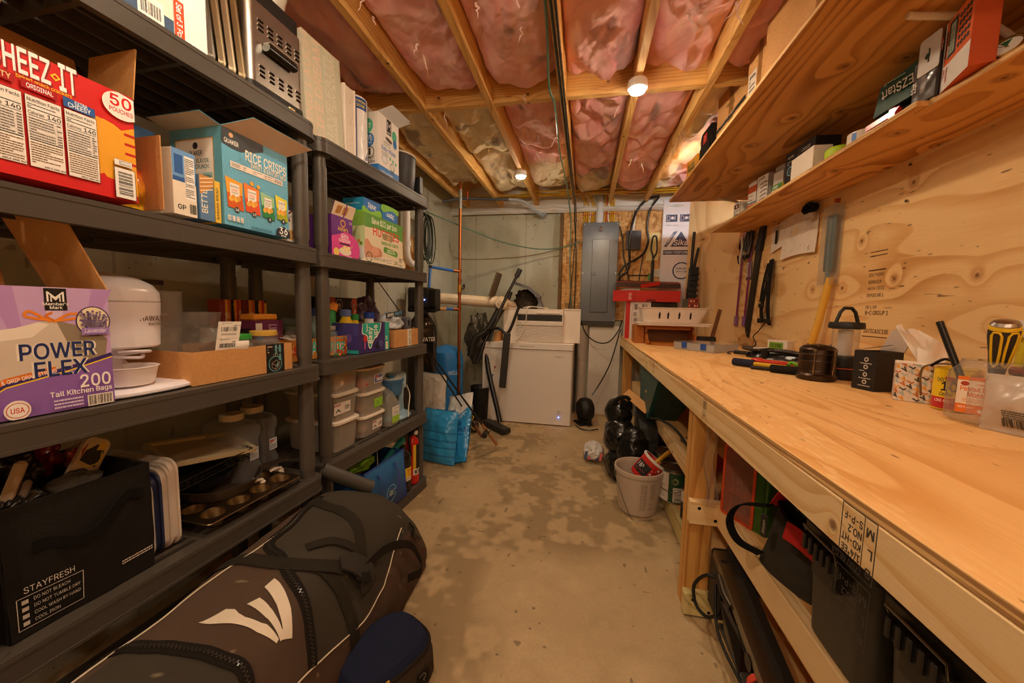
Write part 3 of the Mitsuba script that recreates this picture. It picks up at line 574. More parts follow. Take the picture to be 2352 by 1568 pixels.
A.rect(.221,.160,.046,.016,'9b7fc0');A.txt('Lavender',.244,.165,.009,'f2eef6',False,al='c',skew=.2,w=.036);A.greek(.225,.1605,.038,.003,1,'5a3f80',2)
A.txt('200',.264,.046,.027,'f8f3ec',True,al='r',w=.052);A.txt('Tall Kitchen Bags',.265,.033,.0105,'f8f3ec',True,al='r',w=.10);A.greek(.17,.006,.045,.022,3,'d7c7e4',4,.55)
A.rect(.222,.001,.044,.025,'efe9dc');A.bars(.224,.003,.040,.021,'3a2f28');A.circ(.120,.018,.018,'eadfd0',ry=.020);A.circ(.120,.018,.016,'f5efe6',ry=.018);A.txt('USA',.120,.013,.010,'c0392b',True,al='c',w=.018);A.geom(Point(.12,.018).buffer(.0145).exterior.buffer(.0007),'b55')
t=thing('bag_carton','purple kitchen bag carton with raised brown flap at the left edge','box')
BFm=U1@mv(.085,.03,.962)
s_=Art();s_.it=[(v-[.085,0],f,c,k)for v,f,c,k in A.it]
s_.it=[(np.maximum(v,[0.0005,.0005]),f,c,k)for v,f,c,k in s_.it]
part(t,'carton',open_carton(U1,.085,.03,.962,Wd-.085,.20,H,'a586bd',KR,s_),'satin')
m=M();m.tf=BFm;slab(m,[Wd-.086,.198,H-.001],[0,-.198,0],[-.055,.02,.160],.003,KR,KR2);part(t,'flap',m,'card')
m=M();m.tf=BFm;slab(m,[0,.199,H],[.12,0,0],[0,.05,.17],.003,KR2,KR);part(t,'flap',m,'card')
t=thing('ice_shaver','white shaved ice machine with cup on its base, beside the purple carton','appliance')
def sup(rx,ry,cx,cy,z,e=3.2,n=40):
 a=np.arange(n)*2*np.pi/n;c,s=np.cos(a),np.sin(a)
 return np.stack([cx+rx*np.sign(c)*np.abs(c)**(2/e),cy+ry*np.sign(s)*np.abs(s)**(2/e),a*0+z],1)
def loft(m,rings,col=None,smooth=35,cap=True,at=None):
 R_=np.array(rings);k,n=R_.shape[:2];v=R_.reshape(-1,3);i,j=np.meshgrid(np.arange(k-1),np.arange(n),indexing='ij');j2=(j+1)%n
 q=np.stack([i*n+j,i*n+j2,(i+1)*n+j2,(i+1)*n+j],-1).reshape(-1,4);f=[q[:,[0,1,2]],q[:,[0,2,3]]]
 if cap:
  b=np.arange(1,n-1);f+=[np.stack([b*0,b+1,b],1),np.stack([b*0,b,b+1],1)+(k-1)*n]
 return m.add((v,np.vstack(f)),col,smooth,at)
I0=U1
m=M('e9e6ea');m.tf=I0
loft(m,[sup(.078,.085,.362,.19,1.075),sup(.082,.090,.362,.19,1.080),sup(.086,.095,.362,.19,1.196)]);loft(m,[sup(.085,.094,.362,.19,1.1965),sup(.085,.094,.362,.19,1.1985)],'c9c4c4')
loft(m,[sup(.086,.095,.362,.19,1.199),sup(.085,.094,.362,.19,1.222),sup(.078,.086,.356,.19,1.243),sup(.064,.070,.346,.195,1.260),sup(.040,.045,.335,.20,1.270),sup(.012,.015,.33,.20,1.273)])
A=Art();A.txt('HAWAIIAN',0,.012,.013,'6a5a50',True,w=.076);A.txt('SHAVED ICE',.018,0,.007,'6a5a50',True,w=.046);A.line([(.052,.027),(.058,.031),(.064,.027)],.002,'8a7a68')
m.art(A,[.372,.0975,1.135],RX,RZ)
part(t,'head',m,'gloss')
m=M('dcd6dc');m.tf=I0;loft(m,[sup(.085,.07,.35,.215,.972),sup(.07,.06,.345,.218,1.00),sup(.055,.05,.335,.22,1.04),sup(.055,.05,.335,.22,1.076)]);part(t,'neck',m,'gloss')
m=M('ece9f0');m.tf=I0;loft(m,[sup(.135,.10,.355,.135,.962,2.6),sup(.142,.105,.357,.135,.966,2.6),sup(.142,.105,.357,.135,.972,2.6),sup(.128,.092,.352,.138,.980,2.6),sup(.11,.08,.348,.14,.978,2.6)]);part(t,'base',m,'gloss')
m=M('e4dcd6');m.tf=I0;m.lathe([(.0,.983),(.050,.983),(.055,.990),(.062,1.028),(.066,1.030),(.063,1.031),(.059,1.029),(.052,.992),(0,.988)],at=mv(.345,.115,0),n=36);part(t,'cup',m,'gloss')
m=M('d8d2d6');m.tf=I0;m.tube([(.33,.115,1.068),(.38,.10,1.066),(.405,.13,1.062),(.36,.15,1.058),(.33,.13,1.055),(.37,.105,1.050),(.40,.14,1.052)],.0045,sub=6);part(t,'cord',m,'satin')
t=thing('cardboard_tray','open brown cardboard tray with black printed tape, jars inside','box')
A=Art();x=.236;A.rect(x,0,.074,.098,'17191a');A.txt('super-easy',x+.052,.094,.012,'7cc4c4',True,ang=-90,w=.056);A.txt('returns',x+.036,.094,.011,'7cc4c4',True,ang=-90,w=.034);A.greek(x+.006,.066,.02,.028,3,'c9a78a',2)
A.geom(Point(x+.036,.028).buffer(.026).exterior.buffer(.0011),'6fb6b8');c=[(x+.022,.030),(x+.038,.040),(x+.054,.032),(x+.052,.016),(x+.036,.008),(x+.022,.016),(x+.022,.030)]
A.line(c,.0012,'d3a98c');A.line([(x+.022,.030),(x+.037,.022),(x+.054,.032)],.0012,'d3a98c');A.line([(x+.037,.022),(x+.036,.008)],.0012,'d3a98c');A.line([(x+.040,.017),(x+.046,.022),(x+.046,.032)],.004,'7cc4c4')
for k in range(3):A.line([(x+.03+.007*k,.055),(x+.03+.007*k,.063)],.0012,'d3a98c')
part(t,'tray',open_carton(U1,.449,.035,.961,.345,.26,.096,'bb8240','a87434',None,None,.0035),'card')
m=M();m.tf=U1@mv(.449,.035,.961);m.art(A,[0,0,0],RX,RZ);part(t,'tape',m,'satin')
def jar(F,s,t_,z,r,h,lid,label,name='glass_jar',fill=None):
 t=thing(name,label,'jar');m=M('dfe5df');m.tf=F@mv(s,t_,z)
 m.lathe([(0,.002),(r*.85,0),(r,.006),(r,h*.68),(r*.97,h*.74),(r*.80,h*.80),(r*.80,h*.9)],n=32);part(t,'glass',m,'thin_clear')
 if lid:m=M(lid);m.tf=F@mv(s,t_,z);m.lathe([(r*.84,h*.87),(r*.88,h*.875),(r*.88,h*.985),(r*.84,h),(r*.6,h),(0,h*.992)],n=32);part(t,'lid',m,'gloss')
 if fill:m=M(fill);m.tf=F@mv(s,t_,z);m.lathe([(0,.004),(r*.93,.004),(r*.93,h*.4),(0,h*.42)],n=24);part(t,'contents',m,'matte')
jar(U1,.645,.10,.966,.040,.130,'2f9a3e','glass jar with green lid in the cardboard tray')
jar(U1,.742,.105,.966,.048,.137,'c9a24a','large glass jar with gold lid in the cardboard tray')
m=M();m.tf=U1@mv(.775,.245,1.035)@rot(RX,-62)@rot(RZ,12);m.lathe([(0,.0),(.066,0),(.070,.004),(.070,.016),(.067,.018),(.055,.012),(0,.012)],'191817',40);k=thing('pan_lid','round black lid standing on edge behind the gold-lidded jar','lid');m.put(k,'gloss')
t=thing('measuring_cup','nested clear plastic measuring cups beside the shaved ice machine','cup')
for k,(z,h,r)in enumerate(((.966,.155,.040),(1.05,.18,.046))):
 m=M('e8e2d8');m.tf=U1@mv(.492,.20,z);m.lathe([(0,0),(r*.78,0),(r*.8,.003),(r,h-.004),(r+.003,h),(r,h+.001)],n=32)
 for q in range(5):m.cyl([r*.93*math.cos(-1.9),r*.93*math.sin(-1.9),.03+q*.025],[r*.93*math.cos(-1.4),r*.93*math.sin(-1.4),.03+q*.025],.0005,col='f5efe2',n=5)
 part(t,'cup',m,'thin_clear')
m=M('3a2a26');m.tf=U1@mv(.565,.36,.963);m.lathe([(0,0),(.028,0),(.030,.29),(0,.29)],'cfc3b4',24);k=thing('tall_glass','tall narrow clear cup with dark lid by the wall','cup');part(k,'body',m,'thin_clear');m=M('40302c');m.tf=U1@mv(.565,.36,.963);m.lathe([(0,.29),(.032,.29),(.032,.305),(0,.307)],n=24);part(k,'lid',m)
A=Art();A.rect(0,0,.07,.075,'9c8a3a');A.poly([(.01,.03),(.06,.05),(.055,.07),(.008,.06)],'b8c23a');A.greek(.01,.01,.05,.015,3,'5a3020',1)
k=thing('snack_pouch','yellow and brown snack packet behind the cups in the cardboard tray','pouch');pouch(U1,.515,.26,.966,.075,.12,.02,('5a3524','8d8a34'),None,rz=-8,lean=-6,seed=8).put(k,'film')
def label_sheet(m,pts,w,col='f0ece2'):m.grid(np.array([[p,(p[0]+w[0],p[1]+w[1],p[2]+w[2])]for p in pts]),col,thick=.0006)
t=thing('price_label','white barcode labels sticking out of the cardboard tray','label')
A=Art();A.rect(0,0,.068,.105,'f3f0e8');A.rect(0,.050,.068,.0015,'b9b3a6')
for y in(.060,.008):A.greek(.012,y+.036,.03,.006,2,'777',2);A.bars(.010,y+.014,.048,.014,seed=int(y*1000));A.greek(.012,y+.002,.046,.006,2,'333',5);A.txt('RED TOP',.048,y+.030,.004,'333',True)
m=M('ece8de');m.tf=U1@mv(.527,.055,1.040)@rot(RX,12)@rot(RZ,-4);m.box(0,.068,0,.0006,0,.105);m.art(A,[0,0,0],RX,RZ);m.grid(np.stack([np.stack([np.full(8,x),-.004-.010*np.sin(np.linspace(0,2.4,8)),np.linspace(.002,.045,8)],1)for x in(.05,.092)]),'f6f3ec',thick=.0006);m.put(t,'matte')
t=thing('price_label','curled cream barcode label next to the green-lidded jar','label')
A=Art();A.rect(0,0,.05,.055,'cfc2a4');A.bars(.012,.012,.012,.034,vert=True,c='4a3b2a');A.bars(.032,.008,.012,.036,vert=True,c='4a3b2a',seed=4)
m=M('cfc2a4');m.tf=U1@mv(.590,.10,1.062)@rot(RZ,14)@rot(RY,18);m.box(0,.05,0,.0006,0,.055);m.art(A,[0,0,0],RX,RZ);m.grid(np.stack([np.stack([np.full(8,.05)+.010*np.sin(np.linspace(0,3,8))*a_,.028*np.linspace(0,1,8),np.full(8,z)],1)for a_,z in((1,0),(1,.055))]),'c6b896',thick=.0006);m.put(t,'matte')
rg=np.random.default_rng(3);t=thing('plastic_bag','crumpled clear plastic bag behind the barcode labels','bag')
u,v=np.meshgrid(np.linspace(0,2*np.pi,40),np.linspace(.02,1,24));rr=(.055*np.sin(np.pi*np.clip(v,0,.8))**.7+.008)*(1+.5*(meshkit.fbm(np.stack([np.cos(u)*2,np.sin(u)*2,v*4],-1),3,2)-.4))
m=M('d9d6d0');m.tf=U1@mv(.585,.19,.968);m.grid(np.stack([rr*np.cos(u)*1.2,rr*np.sin(u),v*.20],-1));m.put(t,'thin_clear')
A=Art();A.rect(0,0,.165,.04,'e4e2da');A.circ(.022,.020,.015,'1f3f7f');A.txt('Great',.022,.022,.006,'fff',True,al='c');A.txt('Value',.022,.014,.006,'fff',True,al='c');A.rect(.05,0,.012,.04,'3f9acb');A.circ(.10,.022,.014,'1f3f7f')
thing('food_box','low white and blue carton with round blue badge behind the jars','box');carton(U1,.735,.31,1.04,.165,.08,.062,'e4e2da',A,rz=3).put('food_box')
m=M('b9b2a6');m.tf=U1;m.box(.66,.83,.302,.40,.9625,1.038,bev=.004);thing('food_box_stand','grey plastic tub under the white and blue carton','tub');m.put('food_box_stand')
A=Art();A.rect(0,0,.13,.085,'6a2a4e');A.rect(.0,.04,.03,.035,'e6dac8');A.rect(.002,.0,.03,.03,'2a4d7c');A.greek(.06,.045,.04,.025,4,'cfb3c0',3)
for k in range(7):A.line([(.06+.008*k,.004),(.07+.009*k,.03+.006*(k%3))],.002,'b58a7a')
thing('toothpick_box','purple and orange box with fork picture behind the gold-lidded jar','box');c_=carton(U1,.80,.205,1.048,.105,.07,.085,'6a2a4e',A,rz=3);c_.box(-.002,.107,-.001,.071,.086,.110,'d98a2a',.006);c_.put('toothpick_box')
m=M('8a6a4a');m.tf=U1;m.box(.80,.90,.21,.27,.9625,1.047,bev=.003);k=thing('food_box','brown carton carrying the purple and orange box','box');m.put(k)
for k,(s0,w,lab,c1)in enumerate(((.775,.088,'orange and dark red snack box, left of the pair by the back wall','5a1c18'),(.868,.112,'orange and red snack box with black VALUE band by the back wall','8a2014'))):
 A=Art();A.rect(0,0,w,.25,'c8641e');A.rect(0,0,w*.25,.25,'7a2418');A.rect(w*.25,0,w*.12,.25,'e8a83a');A.rect(w*.5,0,w*.16,.25,'1c1714');A.rect(w*.66,0,w*.12,.25,'e88a2a');A.rect(w*.78,0,w*.12,.25,'c2301c');A.txt('SUN',w*.24,.20,w*.2,'f0dcc8',True,ang=-90,w=.06);A.txt('DOT',w*.64,.235,w*.12,'f0c83a',True,ang=-90,w=.05);A.txt('SU',w*.88,.21,w*.11,'f4e0c0',True,ang=-90,w=.05)
 if k:A.rect(w*.9,0,w*.1,.25,'1c1714');A.rect(w*.905,.19,w*.09,.05,'f0d23a');A.txt('VALUE',w*.92,.13,w*.075,'f5f0e6',True,ang=-90,w=.09)
 n_=thing('snack_box',lab,'box');carton(U1,s0,.345,.962,w,.06,.25,'a04418',A).put(n_)
t=thing('storage_tote','black fabric storage tote stuffed with bags, STAYFRESH print','bag')
TF=U1@mv(.09,.045,.507);Wt,Dt,Ht=.245,.30,.275
u,v=np.meshgrid(np.linspace(0,1,40),np.linspace(0,1,24));m=M('1d1a17');m.tf=TF
wob=.010*(meshkit.fbm(np.stack([u*4,v*3,u*0],-1),3,6)-.5)-.010*np.sin(np.pi*u)*np.sin(np.pi*v)
m.grid(np.stack([u*Wt,wob,v*Ht],-1),thick=-.004);m.grid(np.stack([u*0+Wt+.6*wob,u*Dt,v*Ht],-1),thick=-.004);m.grid(np.stack([u*0-.6*wob,(1-u)*Dt,v*Ht],-1),thick=-.004);m.grid(np.stack([(1-u)*Wt,u*0+Dt,v*Ht],-1),thick=-.004);m.box(0,Wt,0,Dt,0,.004)
part(t,'body',m,'weave')
m=M('23201c');m.tf=TF;m.tube([(0,0,Ht),(Wt,0,Ht),(Wt,Dt,Ht),(0,Dt,Ht)],.0042,closed=True,n=8);part(t,'rim_binding',m,'weave')
m=M('12100e');m.tf=TF;ss=np.linspace(0,1,30);zz=.165+.045*ss+.018*np.cos(ss*8);yy=-.014-.020*np.sin(np.pi*np.clip((ss-.15)/.7,0,1));xx=.035+.19*ss
m.grid(np.stack([np.stack([xx,yy,zz-.012],1),np.stack([xx,yy-.002,zz+.014],1)]),thick=.003);part(t,'handle',m,'weave')
A=Art();A.txt('STAYFRESH',.02,.105,.013,'d8cfc0',w=.072);A.line([(.01,.03),(.105,.03),(.105,.098),(.01,.098),(.01,.03)],.0012,'d8cfc0')
for k,s in enumerate(('DO NOT BLEACH','DO NOT TUMBLE DRY','COOL WASH BY HAND','COOL IRON')):A.txt(s,.032,.084-k*.0155,.0072,'d8cfc0',w=.004*len(s));A.rect(.016,.083-k*.0155,.009,.009,'b9b0a2')
A.greek(.175,.060,.066,.012,2,'d8cfc0',7);
m=M();m.tf=TF;m.artfn(A,lambda x,y,l:np.stack([x,-.0058-l-.010*np.sin(np.pi*x/Wt)*np.sin(np.pi*y/Ht),y-.012],1),0);part(t,'print',m,'matte')
def crumple(F,o,size,seed,cols,k=3.0,rough=.5,axis=0,n=26):
 u,v=np.meshgrid(np.linspace(0,2*np.pi,n*2),np.linspace(0,np.pi,n));d=np.stack([np.cos(u)*np.sin(v),np.sin(u)*np.sin(v),np.cos(v)],-1)
 r=1+rough*2*(meshkit.fbm(d*k+seed,4,seed)-.5);r=r-.25*rough*np.abs(2*meshkit.noise(d*k*1.7+9,seed)-1)
 P=d*r[...,None]*np.array(size);q=np.clip(1.6*(meshkit.fbm(d*k*.8+5+seed,2,seed+4)-.3),0,1)[...,None]
 col=C(cols[0])*(1-q)+C(cols[1])*q;m=M();m.tf=F@mv(*o);m.grid(P[:,::-1],vc=col[:,::-1].reshape(-1,3));return m
for(o,sz,cs,lab,ro,f_)in(((.17,.22,.80),(.055,.05,.07),('1a1714','3a342c'),'black plastic sack in the fabric tote',.6,'film'),((.10,.20,.79),(.05,.05,.06),('22201c','0f0d0b'),'dark shopping bag in the left of the fabric tote',.7,'film'),((.245,.25,.815),(.032,.04,.05),('7c1c1c','5a1010'),'dark red bag in the fabric tote',.5,'film'),((.24,.13,.755),(.055,.035,.035),('5a5348','3a342c'),'grey mesh pouch at the front of the fabric tote',.35,'weave'),((.30,.24,.79),(.024,.04,.03),('c3382c','d9c9b4'),'red printed packet in the right of the fabric tote',.6,'film'),((.13,.10,.74),(.06,.04,.05),('0e0c0a','2a2620'),'crumpled black bag at the front left of the fabric tote',.6,'film')):
 n_=thing('shopping_bag',lab,'bag');crumple(U1,o,sz,int(o[0]*100),cs,2.4,ro).put(n_,f_)
A=Art();t=thing('folded_bag','cream folded bag with yellow and black print leaning in the fabric tote','bag')
m=M('cbb893');m.tf=U1@mv(.235,.16,.76)@rot(RY,34)@rot(RX,-10);m.rbox(0,.055,0,.012,0,.115,.015,axis=1);A.poly([(.008,.055),(.045,.045),(.048,.085),(.028,.10),(.010,.08)],'2f2c1c');A.poly([(.03,.085),(.05,.09),(.046,.108),(.034,.11)],'d9b82a');A.line(spline([(.008,.05),(.03,.045),(.048,.06),(.044,.085)],6),.003,'d9b82a');A.poly([(.002,.08),(.008,.06),(.008,.1)],'a03a20');m.art(A,[0,0,0],RX,RZ);m.put(t)
t=thing('folded_bag','long cream and grey folded umbrella bag standing at the left of the fabric tote','bag')
m=M('8a7b66');m.tf=U1@mv(.085,.09,.70)@rot(RY,20);m.box(0,.018,0,.02,0,.17,'b9a78a',.006);m.box(.022,.036,.0,.018,-.02,.13,'6f6250',.005);m.put(t,'matte')
def crate(y0,th,z1,col,lab,dx=0.0,r=.028):
 t=thing('plastic_crate',lab,'crate',None);m=M(col);m.tf=U1@mv(.338+dx,.075,.509)
 o=sbox(r,r,.26-r,z1-r).buffer(r,quad_segs=6);i=sbox(r,r,.26-r,z1-r).buffer(r-.009,quad_segs=6)
 hol=[sbox(.03+.026*a,.03+.03*b,.048+.026*a,.052+.03*b)for a in range(8)for b in range(6)]
 m.prism(o.difference(i),y0,y0+th,axis=0,smooth=50);m.prism(o.difference(unary_union(hol)),y0,y0+.003,axis=0,smooth=False);m.prism(o.buffer(.006).difference(i),y0+th-.006,y0+th,axis=0,smooth=50)
 m.put(t,'satin')
for k,(c,lab)in enumerate((('b9aea0','white plastic crate on edge against the fabric tote'),('232a4a','navy blue plastic crate on edge between the white crates'),('c8bcae','white plastic crate on edge right of the navy one'),('d2c6b8','rightmost white plastic crate on edge beside the muffin pan'))):crate(.001+.021*k,.019,.205+.012*k,c,lab)
t=thing('muffin_pan','tan metal muffin pan at the front of the shelf under the skillet','pan');MFm=U1@mv(.455,.012,.545)@rot(RZ,0)
cups=[(.055+.082*a,.055+.08*b)for a in range(4)for b in range(2)]
o=sbox(.015,.015,.325,.175).buffer(.015,quad_segs=5);m=M('8f7a5c');m.tf=MFm;m.prism(o.difference(unary_union([Point(c).buffer(.033,quad_segs=8)for c in cups])),0,.003);m.tube([(p[0],p[1],.002)for p in np.array(o.exterior.coords)[:-1]],.003,closed=True,n=6);part(t,'deck',m,'metal')
for c in cups:m=M('94805f');m.tf=MFm@mv(c[0],c[1],0);m.lathe([(.036,.004),(.033,.002),(.026,-.028),(.022,-.033),(0,-.033)][::-1],n=28);part(t,'cup',m,'metal')
def skillet(F,r,h,col,lab,hl,ha,sl,mat='satin'):
 t=thing('skillet',lab,'pan');m=M(col);m.tf=F;m.lathe([(0,0),(r*.8,0),(r*.84,.004),(r,h),(r+.003,h+.002),(r-.002,h+.002),(r*.82,.007),(0,.006)],n=40);part(t,'pan',m,mat)
 m=M(col);m.tf=F@rot(RZ,ha);m.prism(Polygon([(r-.004,-.012),(r+hl*.4,-.008),(r+hl-.012,-.013),(r+hl,0),(r+hl-.012,.013),(r+hl*.4,.008),(r-.004,.012)]).difference(Point(r+hl-.014,0).buffer(.006)),h-.012,h-.002,bev=0,at=rot(RY,sl,(r,0,h)));part(t,'handle',m,mat);return t
skillet(U1@mv(.63,.20,.552)@rot(RX,3),.125,.042,'3a3028','dark cast iron skillet lying on the muffin pan',.11,-22,-4)
skillet(U1@mv(.60,.235,.600)@rot(RY,-8)@rot(RX,6),.105,.036,'15161c','black skillet stacked in the cast iron skillet',.09,200,4,'gloss')
t=thing('grill_basket','black wire grill basket with wooden handle on top of the skillets','basket');GF=U1@mv(.555,.20,.655)@rot(RZ,-8)@rot(RY,-6)
m=M('16130f');m.tf=GF
o=sbox(-.06,-.05,.13,.09)
m.tube([(-.08,-.06,0),(.15,-.06,.012),(.15,.10,.012),(-.08,.10,0)],.0022,closed=True,n=6);m.tube([(-.07,-.05,-.03),(.14,-.05,-.02),(.14,.09,-.02),(-.07,.09,-.03)],.0018,closed=True,n=6)
for k in range(11):x=-.07+.021*k;m.tube([(x,-.06,.002),(x,-.05,-.028),(x,.09,-.028),(x,.10,.002)],.0011,n=5)
for k in range(8):y=-.05+.02*k;m.tube([(-.08,y,0),(-.07,y,-.028),(.14,y,-.02),(.15,y,.012)],.0011,n=5)
part(t,'wire_frame',m,'gloss')
m=M('17140f');m.tf=GF
for s_ in(-1,1):m.tube([(-.08,-.02+s_*.018,0),(-.11,-.035+s_*.012,-.02),(-.145,-.05+s_*.006,-.045)],.0020,n=6)
part(t,'handle_wire',m,'gloss')
m=M('9a5f2c');m.tf=GF@mv(-.145,-.055,-.048)@rot(RZ,200)@rot(RY,14);m.hull([(0,-.011,-.006),(0,.011,-.006),(0,.011,.006),(0,-.011,.006),(.10,-.015,-.008),(.10,.015,-.008),(.10,.015,.008),(.10,-.015,.008),(.115,-.009,-.005),(.115,.009,-.005),(.115,.009,.005),(.115,-.009,.005)]);part(t,'wooden_grip',m,'satin')
t=thing('plastic_tray','cream shallow tray tilted on top of the pans','tray');m=M('b8a986');m.tf=U1@mv(.46,.16,.700)@rot(RZ,-10)@rot(RY,8)@rot(RX,10)
o=sbox(.02,.02,.24,.17).buffer(.02,quad_segs=5);m.prism(o.buffer(-.012),0,.003,'a39272');m.prism(o.difference(o.buffer(-.016)),.0,.012);m.put(t,'satin')
def dispenser(s,t_,w,lab):
 t=thing('drink_dispenser',lab,'bottle');m=M('cfd8dc');m.tf=U1@mv(s,t_,.508);a=w/2
 loft(m,[sup(a*.92,.085,0,0,0,5),sup(a,.09,0,0,.006,5),sup(a,.09,0,0,.085,5),sup(a*.90,.082,0,0,.10,5),sup(a*.90,.082,0,0,.19,5),sup(a,.09,0,0,.205,5),sup(a,.09,0,0,.238,5),sup(a*.9,.08,0,0,.252,4),sup(.034,.034,0,0,.258,2),sup(.034,.034,0,0,.272,2)],cap=False);part(t,'body',m,'thin_clear')
 m=M('c9bda2');m.tf=U1@mv(s,t_,.508);m.lathe([(.0365,.262),(.038,.264),(.038,.282),(.036,.285),(0,.285)],n=30);part(t,'cap',m)
 m=M('e6dfd0');m.tf=U1@mv(s,t_-.09,.508+.03);m.cyl([0,.002,0],[0,-.012,0],.019,n=24);m.cyl([0,-.012,0],[0,-.04,.002],.009,n=16);m.cyl([0,-.04,.014],[0,-.043,-.024],.0095,.012,n=16);m.tube([(0,-.04,.014),(-.004,-.042,.022),(-.03,-.04,.026),(-.045,-.036,.022)],.005,n=8,sub=3);part(t,'spigot',m,'satin')
 A=Art();A.rect(0,0,.035,.045,'c9d3dc');A.greek(.003,.004,.029,.037,6,'4a5a78',2);A.rect(.002,.03,.02,.01,'b05a5a');m=M();m.tf=U1@mv(s,t_,.508);m.art(A,[-.005,-.0905+.007,.115],RX,RZ);part(t,'sticker',m)
dispenser(.715,.235,.105,'left clear drink dispenser with cream cap and white spigot');dispenser(.792,.125,.09,'right clear drink dispenser with white spigot beside the shelf post')if False else None
dispenser(.815,.255,.085,'right clear drink dispenser with white spigot beside the shelf post')
t=thing('water_bottle','clear plastic bottle lying on its side behind the tray','bottle');m=M('b9c6d0');m.tf=U1@mv(.43,.38,.555)@rot(RY,90);m.lathe([(0,.02),(.035,.02),(.043,.028),(.045,.06),(.043,.07),(.045,.08),(.043,.15),(.045,.16),(.043,.24),(.02,.28),(.014,.29),(.014,.30)],n=28);part(t,'body',m,'thin_clear');m=M('27324e');m.tf=U1@mv(.43,.38,.555)@rot(RY,90);m.lathe([(0,-.015),(.013,-.015),(.016,.0),(.016,.02),(0,.02)],n=20);part(t,'cap',m)
A=Art();A.rect(0,0,.14,.30,'e6e2d4');A.rect(0,0,.14,.045,'3f5a7a');A.rect(0,.045,.14,.0,'fff');A.poly([(0,.045),(.06,.045),(.06,.085),(0,.085)],'3f5a7a');A.rect(.062,.012,.056,.055,'f4f0ea');A.bars(.068,.022,.044,.030);A.txt('WARRANTY',.075,.088,.012,'4a4a48',True,w=.058);A.greek(.075,.112,.05,.02,3,'777',2);A.rect(.125,.12,.015,.08,'62a33c')
thing('appliance_carton','cream and blue appliance carton with barcode and WARRANTY print','box');carton(U1,.305,.03,1.878,.14,.20,.34,'e6e2d4',A).put('appliance_carton')
A=Art();A.rect(0,0,.082,.30,'f0f0f4');A.rect(0,0,.024,.105,'d8502c');A.txt('Set of 3 Pcs',.006,.098,.013,'fff',True,ang=-90,w=.088);A.rect(0,.115,.018,.05,'6aab3e')
thing('lid_carton','white carton with orange Set of 3 Pcs band on the top shelf','box');carton(U1,.447,.03,1.878,.078,.20,.30,'f0f0f4',A).put('lid_carton')
PN=[('9a968c','metal'),('b8ab8c','metal'),('c9bfa4','metal'),('a99a78','metal')]
for k,(c,mt)in enumerate(PN):
 t=thing('baking_sheet',['grey steel baking sheet on edge beside the white carton','second baking sheet on edge from the white carton','third baking sheet on edge, pale with bright rim','rightmost tan baking sheet on edge beside the steel fryer'][k],'pan')
 m=M(c);m.tf=U1@mv(.535+.031*k,.035,1.878)@rot(RY,-6);o=sbox(.03,.03,.25,.32).buffer(.03,quad_segs=5)
 m.prism(o,0,.002,axis=0);m.prism(o.difference(o.buffer(-.004)),.002,.020,axis=0);m.tube([(.020,p[0],p[1])for p in np.array(o.exterior.coords)[:-1]],.0032,closed=True,n=6);m.put(t,mt)
t=thing('deep_fryer','stainless steel deep fryer with black handle and louvre slots on the top shelf','appliance');FF=U1@mv(.655,.035,1.878);Wf,Hf,Df=.235,.285,.30
m=M('b3aca2');m.tf=FF;m.rbox(.004,Wf-.004,0,Df,.032,Hf,.028,n=7);part(t,'body',m,'metal')
m=M('1a1817');m.tf=FF;m.rbox(0,Wf,-.004,Df,0,.034,.028);m.rbox(.008,Wf-.008,.004,Df,Hf,Hf+.05,.03);part(t,'base',m,'satin')
for z in(.075,.215):
 for a in range(5):
  for b in range(3):
   x=.042+a*.037;m=M('8a8278');m.tf=FF@mv(x,-.0003,z+(b-1)*.014);m.hull([(0,0,0),(.020,0,0),(.020,-.004,.002),(0,-.004,.002),(0,0,.008),(.020,0,.008)]);m.hull([(0,-.0002,-.001),(.020,-.0002,-.001),(.020,-.0035,.0018),(0,-.0035,.0018)],'2a2622');part(t,'louvre',m,'metal')
m=M('141312');m.tf=FF;m.rbox(.058,.172,-.030,-.001,.142,.166,.010,axis=0);m.box(.058,.172,-.031,-.004,.166,.168,'a49c92');part(t,'handle',m,'gloss')
m=M('b89a6a');m.tf=FF;m.box(.14,.168,-.02,-.004,-.004,.014,bev=.003);part(t,'latch',m,'metal')
t=thing('mixing_bowl','white plastic bowl on top of the steel fryer','bowl');m=M('e9e6dc');m.tf=FF@mv(.165,.15,Hf+.052);m.lathe([(0,0),(.05,0),(.075,.012),(.095,.05),(.105,.11),(.108,.112),(.103,.112),(.09,.05),(.07,.016),(0,.006)],n=44);m.put(t,'gloss')
t=thing('wall_art','pale word-art canvas standing on the top shelf, lettering sideways','canvas')
AW,AH=.20,.385
A=Art();A.rect(0,0,AW,AH,'cfcfba')
rows=[(.004,.030,'SING LAUGH','e2cfb8',.37),(.036,.014,'ENJOY YOUR HOUR','d9cbb0',.36),(.053,.040,'LIFE DREAM','e6d3bd',.375),(.096,.012,'BE THOUGHTFUL & GRACIOUS','c2ccb9',.37),(.111,.040,'HAVE FAITH','d9dccb',.375),(.154,.018,'SHARE JOY & LOVE','e4e3d4',.37),(.176,.018,'FAMILY FOREVER','c4cfc0',.36)]
for x,h,s,c,w in rows:A.txt(s,x+h,.006,h,c,True,ang=90,w=w)
m=M('d8d4c0');m.tf=U2@mv(-.030,.03,1.878)@rot(RX,-3);m.box(0,AW,0,.022,0,AH,bev=.002);m.box(AW-.003,AW+.006,-.003,.024,.0,AH,'c6c4b2');m.art(A,[0,0,0],RX,RZ);m.put(t,'matte')
